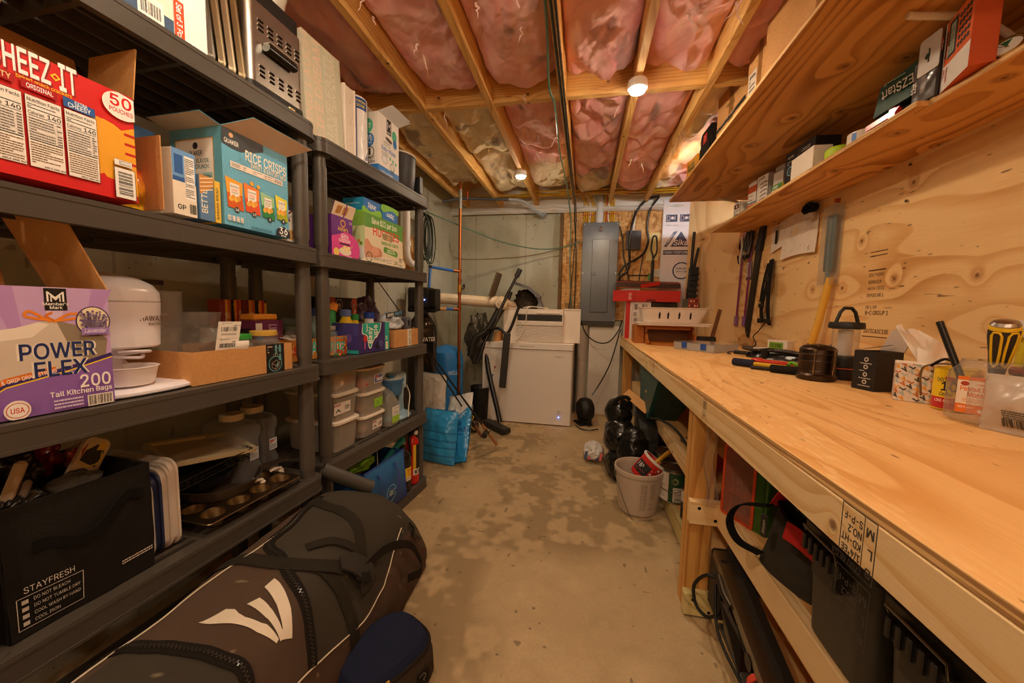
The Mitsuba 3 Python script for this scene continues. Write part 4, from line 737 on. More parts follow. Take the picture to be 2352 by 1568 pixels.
t=thing('binder','white ring binder standing between the canvas and the paper towels','binder');m=M('ece6dc');m.tf=U2@mv(.182,.028,1.878);m.box(0,.010,0,.25,0,.30,bev=.002);m.box(.012,.062,.004,.24,.004,.296,'e3dccf');m.box(.064,.074,0,.25,0,.30,bev=.002)
for z in(.06,.15,.24):m.cyl([.038,.004,z-.012],[.038,.004,z+.012],.004,col='cfc8ba',n=8)
m.put(t)
t=thing('paper_towels','plastic-wrapped roll of paper towels with blue and yellow print','roll');m=M('eceff2');m.tf=U2@mv(.322,.085,1.878);m.lathe([(0,0),(.052,0),(.056,.006),(.056,.30),(.05,.306),(0,.306)],n=36)
A=Art();A.rect(0,.245,.07,.05,'2a4fa0');A.txt('STRONG',.008,.272,.012,'f2e23a',True,w=.055);A.txt('SORB',.014,.254,.012,'f2e23a',True,w=.042);A.poly([(.055,.02),(.10,.02),(.10,.05),(.078,.07)],'8a93b4');A.txt('perforated',.058,.03,.010,'3a4a8a',True,skew=.2,w=.05)
m.artfn(A,cylmap(.056,0,-2.6));m.put(t,'film')
t=thing('book','thin dark blue book pressed between binder and paper towels','book');m=M('2c3c7c');m.tf=U2@mv(.2575,.03,1.878);m.box(0,.007,0,.2,0,.262,bev=.001);m.put(t)
W,H,D=.188,.300,.15
A=Art();A.rect(0,0,W,H,'eeeeee');A.rect(0,0,W,.045,'2f7fd0');A.txt('12 PACK BABY WIPES',.02,.012,.011,'dfefff',True,w=.11);A.rect(.075,.222,.042,.075,'1c1c1c');A.line([(.082,.245),(.082,.285),(.096,.262),(.110,.285),(.110,.245)],.004,'eee');A.txt("MARK",.096,.228,.009,'eee',True,al='c')
A.circ(.145,.232,.022,'58c3a2',ry=.030);A.circ(.150,.195,.018,'3a7fc6',ry=.024);A.poly([(.065,.205),(.12,.20),(.125,.19),(.115,.182),(.07,.19),(.062,.197)],'b9b4ac');A.geom(LineString([(.078,.197),(.112,.191)]).buffer(.009),'5a5650')
A.txt('PREMIUM',.045,.168,.009,'8a93a8',True,w=.06);A.txt('REFRESHING',.045,.156,.006,'7ab08a',True,w=.06);A.txt('Baby Wipes',.030,.130,.020,'5a86c8',True,w=.125);A.greek(.03,.105,.06,.018,2,'9aa',4)
A.circ(.055,.085,.028,'c9d3da',ry=.024);A.circ(.055,.085,.02,'e3e9ee',ry=.017)
for k in range(3):A.circ(.105+.026*k,.105-.006*k,.009,'6cbf9a')
A.geom(Point(.125,.066).buffer(.019).exterior.buffer(.0016),'444');A.line([(.112,.08),(.138,.052)],.0016,'444');A.txt('DO NOT',.125,.040,.007,'444',True,al='c');A.txt('FLUSH',.125,.031,.007,'444',True,al='c')
B=Art();B.rect(0,0,D,H,'e9e6e2');B.rect(0,0,D,.045,'2f7fd0');B.circ(.09,.235,.032,'58c3a2',ry=.036);B.txt('12',.09,.225,.022,'f4fbf8',True,al='c');B.circ(.095,.165,.032,'3a7fc6',ry=.035);B.txt('SAVE',.095,.180,.009,'f4f8fc',True,al='c');B.txt('$70',.095,.160,.018,'f4f8fc',True,al='c');B.txt('A YEAR',.095,.148,.007,'f4f8fc',True,al='c')
B.geom(Point(.10,.105).buffer(.026).exterior.buffer(.002),'333');B.circ(.10,.118,.006,'333');B.rect(.094,.09,.012,.022,'333');B.txt('DO NOT',.10,.068,.014,'333',True,al='c',w=.06);B.txt('FLUSH',.10,.050,.014,'333',True,al='c',w=.06);B.poly([(.0,.19),(.05,.19),(.055,.28),(0,.30)],'c9bcae')
t=thing('wipes_carton','white baby wipes carton with blue base and raised flap on the top shelf','box')
part(t,'carton',open_carton(U2,.425,.03,1.878,W,D,H,'ececec','d9d2c6',A,B),'satin')
m=M();m.tf=U2@mv(.425,.03,1.878);slab(m,[0,0,H],[W,0,0],[.055,-.050,.048],.002,'cdd2d8','dadada');m.hull([(W+.03,-.045,H+.038),(W+.048,-.050,H+.044),(W+.046,-.050,H+.048),(W+.030,-.045,H+.042)],'333');part(t,'flap',m,'satin')
m=M();m.tf=U2@mv(.425,.03,1.878);slab(m,[0,D,H],[0,-D*.8,0],[-.07,0,.006],.002,'d9cfbf','8a6a6a');part(t,'flap',m,'satin')
t=thing('slow_cooker','black slow cooker with grey rim at the far end of the top shelf','appliance');m=M('34363a');m.tf=U2@mv(.765,.185,1.878);m.lathe([(0,.012),(.115,.012),(.125,.03),(.132,.10),(.135,.205),(.13,.21),(0,.21)],n=44,sy=1.15);part(t,'body',m,'satin')
m=M('d3d2c8');m.tf=U2@mv(.765,.185,1.878);m.lathe([(.12,.206),(.139,.208),(.139,.217),(.12,.219)],n=44,sy=1.15);part(t,'rim',m,'gloss')
m=M('232527');m.tf=U2@mv(.765,.185,1.878);m.lathe([(.13,.217),(.11,.232),(.05,.245),(0,.247)],n=44,sy=1.15);m.lathe([(0,.246),(.022,.246),(.026,.262),(.02,.268),(0,.269)],n=20);part(t,'lid',m,'gloss')
m=M('1d1e20');m.tf=U2@mv(.765,.185,1.878);m.rbox(-.17,-.128,-.05,.05,.155,.185,.012,axis=1);part(t,'handle',m);m=M('1d1e20');m.tf=U2@mv(.765,.185,1.878);m.rbox(.128,.168,-.05,.05,.155,.185,.012,axis=1);part(t,'handle',m)
m=M('2a2c2e');m.tf=U2@mv(.765,.185,1.878);m.rbox(.10,.135,-.145,-.10,.03,.13,.008,axis=1);m.box(.128,.152,-.125,-.10,.03,.06,'3a3c3e',.003);part(t,'control_panel',m)
m=M('17181a');m.tf=U2@mv(.765,.185,1.878);m.lathe([(0,0),(.108,0),(.112,.013),(0,.013)],n=40,sy=1.15);part(t,'base',m)
A=Art();A.rect(0,0,.135,.178,'6a2f86');A.circ(.10,.040,.085,'d8489a',ry=.075);A.geom(Polygon([(0,0),(.135,0),(.135,.10),(.07,.108),(0,.085)]),'d8489a');A.geom(Point(.072,.150).buffer(.014).exterior.buffer(.0025),'e2a92e');A.txt('12',.122,.155,.011,'e8d6ee',True,al='c');A.txt("Annie's",.072,.116,.018,'e9b62e',True,al='c',w=.066)
A.txt('SHELLS &',.08,.100,.006,'f6e6f0',True,al='c');A.txt('WHITE',.082,.084,.014,'fbf4f8',True,al='c',w=.05);A.txt('CHEDDAR',.082,.068,.014,'fbf4f8',True,al='c',w=.075);A.rect(.05,.056,.065,.007,'3a1a40');A.circ(.085,.028,.040,'efe2cf',ry=.018);A.circ(.028,.020,.018,'f0cf6a')
rr=random.Random(2)
for k in range(14):A.circ(.06+rr.uniform(0,.05),.026+rr.uniform(0,.022),.009,rr.choice(['f4e2a8','eed28a','f8ecc4']),ry=.007)
A.line(spline([(.118,.040),(.128,.056),(.134,.060)],6),.003,'c9c4c0');A.greek(.095,.004,.035,.006,1,'f6dcea',2)
t=thing('pasta_carton','purple and pink macaroni carton with folded-back flap, beside the far shelf post','box')
part(t,'carton',open_carton(U2,.100,.040,1.417,.135,.14,.178,'5e2a78','b89a6a',A),'satin')
m=M();m.tf=U2@mv(.100,.040,1.417);slab(m,[.0,0,.178],[.135,0,0],[.012,-.012,.058],.002,'dccbb4','6a2f86')
for q in((.018,.010),(.058,.012)):
 P=np.array([.0,0,.178]);e2=np.array([.012,-.012,.058]);n=np.cross([1,0,0],e2);n/=np.linalg.norm(n)
 m.hull([P+np.array([q[0]+a,0,0])+e2*b+n*.0008 for a,b in((0,.15),(.03,.2),(.034,.8),(.004,.75),(.012,.5))],'b07c3e')
m.hull([np.array([.072+a,0,.178])+np.array([.012,-.012,.058])*b+np.array([0,-.0008,-.0002])for a in(0,.006)for b in(0,1)],'5e2a78');part(t,'flap',m,'satin')
A=Art();W,H,D=.340,.240,.17
A.rect(0,0,W,H,'e2d8ba');A.rect(0,.185,W,.055,'5a9a3c');A.poly([(0,.17),(.10,.178),(.22,.170),(W,.150),(W,.19),(0,.19)],'5a9a3c');A.txt('Save $22 per box',.055,.198,.028,'eef3dd',True,w=.225)
A.txt('HUGGIES',.065,.142,.040,'d63a28',True,w=.235);A.geom(LineString([(.16,.150),(.225,.148)]).buffer(.017),'9c8a66');A.circ(.20,.146,.014,'c2a06a');A.txt('natural care',.135,.108,.020,'5a9a3c',True,w=.155)
A.geom(LineString([(.17,.082),(.27,.072)]).buffer(.016),'5a9a3c');A.txt('SENSITIVE',.222,.079,.009,'eef3dd',True,al='c',w=.07);A.txt('FRAGRANCE FREE',.222,.068,.008,'eef3dd',True,al='c',w=.085)
A.poly(spline([(0,.03),(0,.10),(.02,.115),(.05,.09),(.08,.082),(.12,.075),(.14,.05),(.10,.025),(.04,.022)],5,True),'d49a7c');A.circ(.105,.055,.036,'c98a6c',ry=.028);A.circ(.085,.062,.03,'dca68a',ry=.022);A.poly(spline([(.0,.02),(.08,.03),(.18,.045),(.25,.035),(W,.05),(W,0),(0,0)],5,True),'eae0c6')
A.geom(Point(.032,.028).buffer(.023).exterior.buffer(.0018),'333');A.line([(.018,.044),(.046,.012)],.0018,'333');A.txt('DO NOT FLUSH',.07,.018,.013,'5a5a4a',True,w=.10);A.greek(.18,.014,.05,.02,3,'777',3);A.txt('1088',.245,.014,.020,'5f7a3c',True,w=.04);A.bars(.300,.03,.03,.025,'555');A.greek(.29,.008,.045,.014,2,'888',5)
B=Art();B.rect(0,0,D,H,'cfe0a6');B.rect(0,.175,D,.065,'86b84e');B.rect(.03,0,D-.03,.075,'f1efe6');B.bars(.05,.022,.05,.035,'444');B.greek(.04,.004,.1,.014,2,'999',3)
for k in range(5):B.circ(.10+.012*k,.09+.012*(k%2),.008,('d98a3c','6a9a3c','e2b05a')[k%3])
thing('wipes_carton','green and cream wipes carton with baby picture, zipper bag boxes on it','box');carton(U2,.318,.035,1.417,W,D,H,'d9d0ae',A,B).put('wipes_carton_001')
def zip_box(s,w,h,lab,flip):
 A=Art();A.rect(0,0,w,h,'1f6fc0');A.poly(spline([(0,h*.45),(w*.4,h*.2),(w,h*.5),(w,0),(0,0)],6,True)if not flip else spline([(0,h),(w,h),(w,h*.62),(w*.6,h*.78),(0,h*.5)],6,True),'7cc03a');A.txt('Ziploc',w/2,h*.45 if not flip else h*.52,.022,'f3f8ff',True,al='c',ang=0 if not flip else 180,w=w*.5)
 A.line([(w*.2,h*.36),(w*.8,h*.36)],.0012,'cfe0f4');B=Art();B.rect(0,0,.12,h,'2a8fc0');B.greek(.02,.02,.08,.03,3,'9fd0e6',2);B.rect(0,0,.12,.012,'7cc03a')
 carton(U2,s,.045,1.6585,w,.12,h,'2a8fc0',A,B).put(thing('zipper_bag_box',lab,'box'))
zip_box(.325,.135,.072,'left blue and green zipper bag box on the green wipes carton',False);zip_box(.480,.142,.078,'right zipper bag box lying upside down on the green wipes carton',True)
t=thing('drink_tray','orange cardboard drink tray with turquoise lettering behind the shelf posts','box');DF=frame([-1.111,1.300,.9625],90-math.degrees(.062))
A=Art();A.rect(0,0,.355,.088,'c98238');A.poly([(0,.022),(.10,.065),(.10,.088),(.02,.07),(0,.05)],'c23a24');A.txt('PL. BOTTLES',.0,.032,.015,'f0c87a',True,ang=22,w=.085);A.txt('Arizona',.098,.018,.058,'f4efe0',True,w=.215);A.txt('Arizona',.095,.020,.058,'4fb3a0',True,w=.215)
rr=random.Random(9)
for k in range(60):
 x=.215+rr.random()*.14;y=rr.random()*.03 if rr.random()<.6 else .02+rr.random()*.06
 if .215<x<.305 and y>.02:x=.32+rr.random()*.035
 A.circ(x,y,.006+.005*rr.random(),rr.choice(['d8482a','e8932e','f0b54a','b83420','5aa070']),n=9)
for k in range(28):A.circ(.24+.004*k,.075+.006*math.sin(k*2.1),.004,('d8482a','4fb3a0','e8932e')[k%3],n=7)
m_=M('bf7b34');
mt=open_carton(DF,0,.060,0,.355,.17,.09,'bf7b34','a06a34',A);part(t,'tray',mt,'satin')
m=M('ece5da');m.tf=DF@mv(0,.060,.0905);slab(m,[0,.004,0],[.10,0,0],[0,.09,.012],.0015,'efe8dc','efe8dc');part(t,'flap',m,'satin')
def bottle(F,s,t_,z,r,h,col,cap,lab,neck=.4,mat='satin',capm='satin',name='bottle',cat='bottle',rz=None):
 k=thing(name,lab,cat);m=M(col);m.tf=F@mv(s,t_,z);
 if rz is not None:m.tf=m.tf@rz
 m.lathe([(0,0),(r*.92,0),(r,.006),(r,h*.62),(r*.85,h*.72),(r*neck,h*.80),(r*neck,h*.86),(0,h*.86)],n=26);part(k,'body',m,mat)
 m=M(cap);m.tf=F@mv(s,t_,z)
 if rz is not None:m.tf=m.tf@rz
 m.lathe([(0,h*.84),(r*neck*1.18,h*.84),(r*neck*1.2,h*.98),(r*neck,h),(0,h)],n=22);part(k,'cap',m,capm);return k
bottle(U2,.345,.175,.963,.036,.215,'e8c419','5a6fa8','yellow bottle with slate blue cap in the diaper carton, leftmost',.62)
bottle(U2,.44,.20,.963,.030,.19,'e3c41c','2f8f45','yellow bottle with green cap in the diaper carton',.7)
bottle(U2,.500,.15,.963,.030,.200,'dfe5ee','2347a8','white bottle with blue cap in the diaper carton',.8)
bottle(U2,.560,.21,.963,.030,.19,'e6cf2a','e6cf2a','yellow bottle with yellow cap in the diaper carton, rightmost',.6)
k=bottle(U2,.225,.22,.963,.034,.26,'2c8a46','d98a2e','leaning green bottle with orange collar behind the drink tray',.7,rz=rot(RY,18))
bottle(U2,.17,.20,.963,.032,.22,'8fb0a8','26407c','pale bottle with dark blue cap beside the leaning green bottle',.8)
jar(U2,.165,.125,.9665,.036,.135,'8a8478','glass jar with grey lid behind the drink tray, by the shelf post')
jar(U2,.008,.17,.9665,.034,.14,'4a5a4a','glass jar between the two shelf posts behind the drink tray')
jar(U2,-.09,.20,.9665,.03,.17,'3f6a4a','tall jar with green lid left of the shelf posts')
A=Art();W,H,D=.255,.150,.20
A.rect(0,0,W,H,'3a2c66');A.poly(spline([(.03,H),(.025,.10),(.06,.085),(.075,.03),(.095,.02),(.12,.06),(.17,.10),(.185,H)],6),'e9dfc6');A.poly(spline([(.034,H),(.031,.104),(.066,.088),(.08,.035),(.094,.027),(.115,.064),(.165,.103),(.178,H)],6),'2aa090')
A.txt('easy',.105,.045,.034,'f4f0e2',True,ang=90,w=.085);A.txt('ups',.148,.072,.034,'f4f0e2',True,ang=90,w=.068);A.txt('Pampers',.070,.105,.013,'f4f0e2',True,ang=90,w=.04);A.rect(.215,0,.040,H,'2aa090');A.txt('76',.238,.055,.016,'f4f0e2',True,ang=90,w=.022);A.rect(.222,.005,.022,.04,'e9dfc6');A.txt('3T-4T',.240,.012,.010,'2a6a60',True,ang=90,w=.028)
A.circ(.05,.072,.016,'c2302c');A.circ(.150,.03,.02,'1f1c3a');A.circ(.178,.04,.018,'4a4a86');A.rect(.042,.02,.008,.035,'d05a8a')
B=Art();B.rect(0,0,D,H,'3f3478');B.rect(0,.09,D,.06,'2aa090' if False else '4a4488');B.rect(.03,.05,.05,.06,'8a8ac6');B.rect(.045,.06,.02,.04,'2a3a8a');B.rect(0,0,D,.018,'2aa0a0');B.circ(.14,.075,.022,'6a52a0')
t=thing('diaper_carton','purple and teal diaper carton holding cleaner bottles','box');part(t,'carton',open_carton(U2,.262,.035,.9625,W,D,H,'3a2c66','a98a5a',A,B),'satin')
A=Art();A.rect(.14,0,.045,.102,'ded2bc');A.txt("sam's club",.178,.006,.026,'6a6254',True,ang=90,w=.088)
for k in range(5):A.txt('MO',.02+.065*k,.02+.03*(k%2),.016,'b58258',True,ang=38)if k!=2 else None
t=thing('cardboard_carton','brown carton with cream tape at the far end of the shelf','box');part(t,'carton',open_carton(U2,.575,.040,.9625,.33,.16,.102,'c98a48','a87434'),'card');m=M();m.tf=U2@mv(.575,.040,.9625);m.art(A,[0,0,0],RX,RZ);part(t,'tape',m,'satin')
A=Art();A.rect(0,0,.31,.125,'171412');A.rect(.085,0,.05,.125,'b8301e');A.rect(.265,0,.04,.125,'c23a22');A.txt('NEW',.125,.015,.020,'f0e6da',True,ang=90,w=.05);A.txt('NEW',.298,.015,.020,'f0e6da',True,ang=90,w=.05)
for x,c in((.105,'b99a6a'),(.165,'a99a86'),(.28,'b08a7a')):A.geom(Point(x,.09).buffer(.024).exterior.buffer(.002),c);A.circ(x,.085,.012,c)
A.line(spline([(.165,.06),(.17,.03),(.2,.04),(.225,.03)],6),.002,'9a9288');A.circ(.02,.06,.035,'2a2624')
m=carton(U2,.235,.26,1.115,.31,.10,.125,'171412',A);m.put(thing('electronics_carton','black and red carton with pictured cables behind the cleaner bottles','box'));m=M('3a322a');m.tf=U2;m.box(.25,.53,.27,.36,.963,1.114,bev=.003);m.put(thing('cardboard_carton','dark carton under the black and red electronics carton','box'))
A=Art();A.rect(-.09,.02,.18,.11,'9fb2bc');A.txt('RIVER',-.075,.125,.020,'f2efe6',True,skew=.25,w=.06);A.txt('PARTY',-.002,.122,.020,'4a9ac0',True,skew=.25,w=.07);A.poly([(-.04,.03),(-.01,.02),(.0,.08),(-.03,.10)],'a8502c');A.rect(.02,.04,.05,.06,'7a94a8')
crumple(U2,(.66,.12,1.10),(.10,.055,.065),4,('c6c9cc','6f8aa0'),2.6,.45).put(thing('toy_packet','crumpled clear packet with blue and orange print in the taped carton','bag'),'film')
m=M('27303a');m.tf=U2@mv(.655,.075,1.055)@rot(RY,-6);m.box(-.09,.09,0,.004,.085,.115);m.art(A,[0,0,0],RX,RZ)if False else None;B=Art();B.txt('RIVER',-.085,.092,.018,'f2efe6',True,skew=.25,w=.062);B.txt('PARTY',-.01,.092,.018,'7ab8d6',True,skew=.25,w=.075);m.art(B,[0,0,0],RX,RZ);m.put(thing('header_card','dark header card with RIVER lettering on the crumpled packet','card'))
crumple(U2,(.665,.30,1.155),(.11,.05,.09),6,('3c2348','8f8496'),2.2,.5).put(thing('toy_packet','dark purple and clear packet behind the RIVER card','bag'),'film')
m=M('6a6a70');m.tf=U2@mv(.80,.10,1.045);m.rbox(0,.06,0,.05,0,.09,.02,axis=1);m.box(.022,.038,-.001,0,.03,.07,'1c1c20');m.put(thing('plastic_case','small grey clear case at the far end of the taped carton','case'),'film')
def tub(F,s,t_,z,w,d,h,lab,lid='d8ccb8',inside=None,sticker=None,rz=0):
 k=thing('storage_box',lab,'box',None);m=M('cfc6b8');TFm=F@mv(s,t_,z)@rot(RZ,rz)
 m.tf=TFm;c=(w/2,d/2)
 loft(m,[sup(w*.44,d*.44,*c,0,6),sup(w*.45,d*.45,*c,.006,6),sup(w*.485,d*.485,*c,h*.86,6),sup(w*.5,d*.5,*c,h*.87,6),sup(w*.5,d*.5,*c,h*.92,6)],cap=False)
 loft(m,[sup(w*.44,d*.44,*c,.001,6),sup(.001,.001,*c,.0012,6)],cap=False)
 for x in(.3,.7):m.box(w*x-.002,w*x+.002,-.001+d*.05,.002+d*.05,h*.2,h*.85)
 part(k,'body',m,'haze_plastic')
 m=M(lid);m.tf=TFm;loft(m,[sup(w*.505,d*.505,*c,h*.89,6),sup(w*.52,d*.52,*c,h*.90,6),sup(w*.52,d*.52,*c,h*.97,6),sup(w*.50,d*.50,*c,h,6),sup(w*.46,d*.46,*c,h,6),sup(w*.45,d*.45,*c,h*.98,6)]);part(k,'lid',m,'satin')
 for q,(col,ox,oy,oz,sz)in enumerate(inside or[]):
  m=M(col);m.tf=TFm@mv(w*ox,d*oy,.012+oz);m.add(trimesh.creation.icosphere(2,1.0),col,60,np.diag([*sz,1])@mv(0,0,1.0));part(k,'contents',m,'satin')
 if sticker:
  m=M();m.tf=TFm;m.art(sticker[0],[w*sticker[1],.004+d*.04*(1-sticker[2]/h)-.004,sticker[2]],RX,[0,-.055,1]);part(k,'label',m,'satin')
 return k
def sterilite(w,h,g=False):
 a=Art()
 if g:a.rect(0,0,w,h,'8cc63a');a.txt('S',w*.3,h*.3,h*.4,'5a8a24',True);return a
 a.rect(0,0,w,h,'ded6cc');a.rect(0,h*.72,w*.4,h*.2,'b98a8a');a.poly([(w*.08,h*.2),(w*.25,h*.5),(w*.42,h*.2),(w*.34,h*.2),(w*.25,h*.35),(w*.16,h*.2)],'3a342e');a.bars(w*.65,h*.25,w*.28,h*.4);return a
tub(U2,.105,.05,.507,.19,.30,.150,'clear storage box at the bottom left of the stack by the far shelf post',inside=[('5a5048',.5,.4,0,(.06,.08,.03))])
tub(U2,.110,.055,.658,.19,.30,.130,'clear storage box in the middle of the left stack, white label',inside=[('3d4258',.5,.4,0,(.06,.09,.035))],sticker=(sterilite(.11,.055),.05,.03))
tub(U2,.105,.05,.789,.20,.30,.135,'clear storage box on top of the left stack, white ball inside',inside=[('cfc4ba',.35,.15,0,(.036,.036,.036)),('c86a3a',.7,.2,0,(.02,.03,.03)),('a98a6a',.6,.5,0,(.05,.06,.03))])
tub(U2,.318,.06,.507,.21,.28,.115,'clear storage box at the bottom right of the stack, white label',inside=[('a88a5a',.35,.3,0,(.055,.06,.022)),('8a7a5c',.6,.4,0,(.05,.06,.03))],sticker=(sterilite(.085,.05),.42,.025))
tub(U2,.315,.055,.623,.21,.28,.125,'clear storage box with green sticky note, middle of the right stack',inside=[('8a5f3c',.3,.3,0,(.05,.05,.02)),('6f4a34',.5,.5,0,(.07,.06,.02))],sticker=(sterilite(.075,.05,True),.48,.03))
A_=Art();A_.rect(0,0,.075,.05,'d8d3d0');A_.rect(.004,.004,.067,.042,'5a6a94');A_.rect(.02,.012,.05,.016,'c9cdd6');A_.rect(.006,.03,.03,.012,'b85a4a')
tub(U2,.318,.055,.749,.21,.28,.130,'clear storage box with red thing inside, top of the right stack',inside=[('b8402c',.25,.25,0,(.045,.06,.03))],sticker=(A_,.48,.035))
t=thing('blender','pale blue kitchen mixer with glass bowl beside the storage boxes','appliance');XF=U2@mv(.735,.16,.507)
m=M('8fb4c6');m.tf=XF;loft(m,[sup(.11,.10,0,0,0,2.6),sup(.112,.102,0,0,.008,2.6),sup(.10,.09,0,0,.022,2.6),sup(.065,.06,.01,0,.040,2.6)]);loft(m,[sup(.055,.055,.02,0,.035,3),sup(.045,.05,.025,0,.09,3),sup(.045,.05,.03,0,.17,3),sup(.048,.052,.035,0,.205,3)]);part(t,'stand',m,'gloss')
m=M('a9c2cc');m.tf=XF;loft(m,[sup(.05,.045,.055,-.0,.175,4),sup(.05,.045,.055,0,.265,4),sup(.046,.04,.05,0,.272,4)]);m.rbox(-.02,.07,-.04,.04,.235,.272,.02,axis=1);part(t,'motor_head',m,'gloss')
m=M('3f6f9c');m.tf=XF@mv(-.06,-.03,0);m.lathe([(0,.15),(.05,.15),(.062,.165),(.072,.24),(.076,.242),(.076,.254),(.068,.256),(0,.252)],n=36);part(t,'bowl',m,'gloss');m=M('c9c6bc');m.tf=XF@mv(-.06,-.03,0);m.lathe([(0,.259),(.066,.259),(.066,.254)][::-1],n=36);part(t,'lid',m,'gloss');m=M('3f7aa6');m.tf=XF@mv(-.06,-.03,0);m.lathe([(0,.255),(.018,.256),(.018,.268),(.01,.276),(0,.276)],n=16);part(t,'knob',m,'gloss');m=M('222a36');m.tf=XF@mv(-.06,-.03,0);m.lathe([(0,.08),(.04,.08),(.05,.15),(0,.15)],n=28);part(t,'cutter',m,'tint_plastic')
m=M('cfc6ae');m.tf=XF;m.tube([(.085,-.05,.19),(.08,-.075,.13),(.045,-.09,.07),(.02,-.10,.03),(.0,-.112,.008)],.004,sub=5);part(t,'cord',m)
t=thing('detergent_jug','clear jug with green and white label between the storage boxes and the mixer','jug');m=M('b9b7aa');m.tf=U2@mv(.585,.12,.508);loft(m,[sup(.05,.075,0,0,0,4),sup(.055,.08,0,0,.01,4),sup(.055,.08,0,0,.13,4),sup(.04,.06,0,.01,.19,3),sup(.02,.02,0,.03,.23,2),sup(.02,.02,0,.03,.25,2)],cap=False);part(t,'body',m,'haze_plastic');A=Art();A.rect(0,0,.075,.095,'d9d6cc');A.rect(0,0,.075,.04,'9ac63c');A.greek(.02,.05,.05,.035,5,'888',2);m=M();m.tf=U2@mv(.585,.12,.508);m.art(A,[-.037,-.0803,.02],RX,RZ);part(t,'label',m)
m=M('1d3a4a');m.tf=U2;m.box(.55,.86,.33,.40,.508,.80,'161412',.01);m.put(thing('black_case','black ribbed case standing at the back of the shelf behind the mixer','case'),'satin')
t=thing('cooler_bag','blue insulated shopping bag with purple handles on the bottom shelf','bag');CB=U2@mv(.270,.0,.064);W,H,D=.36,.285,.20
u,v=np.meshgrid(np.linspace(0,1,30),np.linspace(0,1,20));bw=.014*np.sin(np.pi*u)*np.sin(np.pi*v)
m=M();m.tf=CB;k_=np.clip(v+.25*(u-.5),0,1)[...,None];cc=C('1c1f5c')*(1-k_)+C('2f74b0')*k_
m.grid(np.stack([u*W,.02*v-bw,v*H],-1),vc=cc.reshape(-1,3));m.grid(np.stack([u*0+.0,(1-u)*D+.02*v,v*H],-1),'1f4f8c');m.grid(np.stack([u*0+W,u*(D-.02)+.02*v,v*H],-1),'1f4f8c');m.grid(np.stack([(1-u)*W,u*0+D,v*H*.9],-1),'24568f');part(t,'body',m,'satin')
m=M('2b3f8e');m.tf=CB;m.tube([(0,0,0),(0,.02,H),(W,.02,H),(W,0,0)],.004,n=6);part(t,'piping',m)
for yy in(-.006,):
 m=M('46409a');m.tf=CB;q=spline([(.105,yy+.018,.235),(.115,yy-.008,.20),(.145,yy-.03,.155),(.19,yy-.035,.12),(.235,yy-.028,.135),(.258,yy-.010,.19),(.262,yy+.016,.245)],6);m.grid(np.stack([q+[0,0,-.0],q+[-.014,-.004,.010]]),thick=.002);part(t,'handle',m,'weave')
A=Art();A.geom(Point(.20,.095).buffer(.045).exterior.buffer(.0028),'6fc0d0');A.txt('P&G',.172,.082,.030,'b7d0c4',True,skew=.3,w=.052);m=M();m.tf=CB;m.artfn(A,lambda x,y,l:np.stack([x,.02*y/H-.014*np.sin(np.pi*x/W)*np.sin(np.pi*y/H)-l,y],1),.02);part(t,'logo',m)
t=thing('trash_bag_packet','lime green plastic packet sticking up behind the blue bag','packet');crumple(U2,(.37,.12,.345),(.11,.045,.028),12,('8fc628','5f9a1c'),2.4,.4).put(t,'film')
m=M('2a8f86');m.tf=U2;m.cyl([.56,.12,.27],[.70,.07,.375],.012,.019,n=18);m.add(trimesh.creation.icosphere(2,.019),'2f9a90',60,mv(.70,.07,.375));m.put(thing('bat_handle','teal rounded handle leaning out behind the blue bag','handle'),'satin')
m=M('c06a2a');m.tf=U2@mv(.31,.10,.30)@rot(RY,-12);m.box(0,.10,0,.05,0,.012,bev=.003);m.put(thing('orange_folder','flat orange packet lying in the blue bag','packet'))
k=thing('torch_fuel','dark torch fuel bottle with yellow label beside the extinguisher','bottle');m=M('1a1512');m.tf=U2@mv(.690,.065,.064);m.lathe([(0,0),(.05,0),(.055,.008),(.055,.20),(.045,.235),(.02,.262),(.02,.28),(0,.28)],n=30);part(k,'body',m,'gloss');A=Art();A.rect(0,0,.11,.105,'e8c22a');A.rect(0,0,.11,.022,'ded2b8');A.rect(0,.082,.11,.023,'2a2018');A.txt('TIKI',.018,.045,.026,'b8281c',True,w=.07);A.txt('BRAND',.03,.030,.010,'b8281c',True,w=.05);A.greek(.01,.004,.09,.014,2,'a33',2);m=M();m.tf=U2@mv(.690,.065,.064);m.artfn(A,cylmap(.055,.07,-2.35));part(k,'label',m)
k=thing('fire_extinguisher','red fire extinguisher with black label standing on the bottom shelf','extinguisher');m=M('c02018');m.tf=U2@mv(.800,.058,.064);m.lathe([(0,0),(.040,0),(.043,.006),(.043,.255),(.036,.285),(.018,.305),(.018,.32),(0,.32)],n=32);part(k,'body',m,'gloss')
A=Art();A.rect(0,.06,.12,.08,'d8cfc0');A.rect(.02,.10,.06,.16,'15120f');A.rect(.0,.10,.02,.16,'c9a32a');A.greek(.008,.065,.07,.03,4,'444',2)
for q in range(3):A.rect(.012+.025*q,.072,.014,.018,'3a342e')
m=M();m.tf=U2@mv(.800,.058,.064);m.artfn(A,cylmap(.043,0,-2.5));part(k,'label',m);m=M('17130f');m.tf=U2@mv(.800,.058,.064);m.cyl([0,0,.315],[0,0,.345],.019,n=18);m.box(-.015,.09,-.012,.012,.345,.352,bev=.002);m.box(-.015,.08,-.012,.012,.366,.374,bev=.002);m.tube([(-.02,0,.335),(-.055,-.01,.30),(-.052,-.02,.20)],.008,sub=4);part(k,'valve',m);m=M('d9d3c4');m.tf=U2@mv(.800,.058,.064);m.cyl([-.0,-.02,.332],[0,-.032,.332],.016,n=20);part(k,'gauge',m)
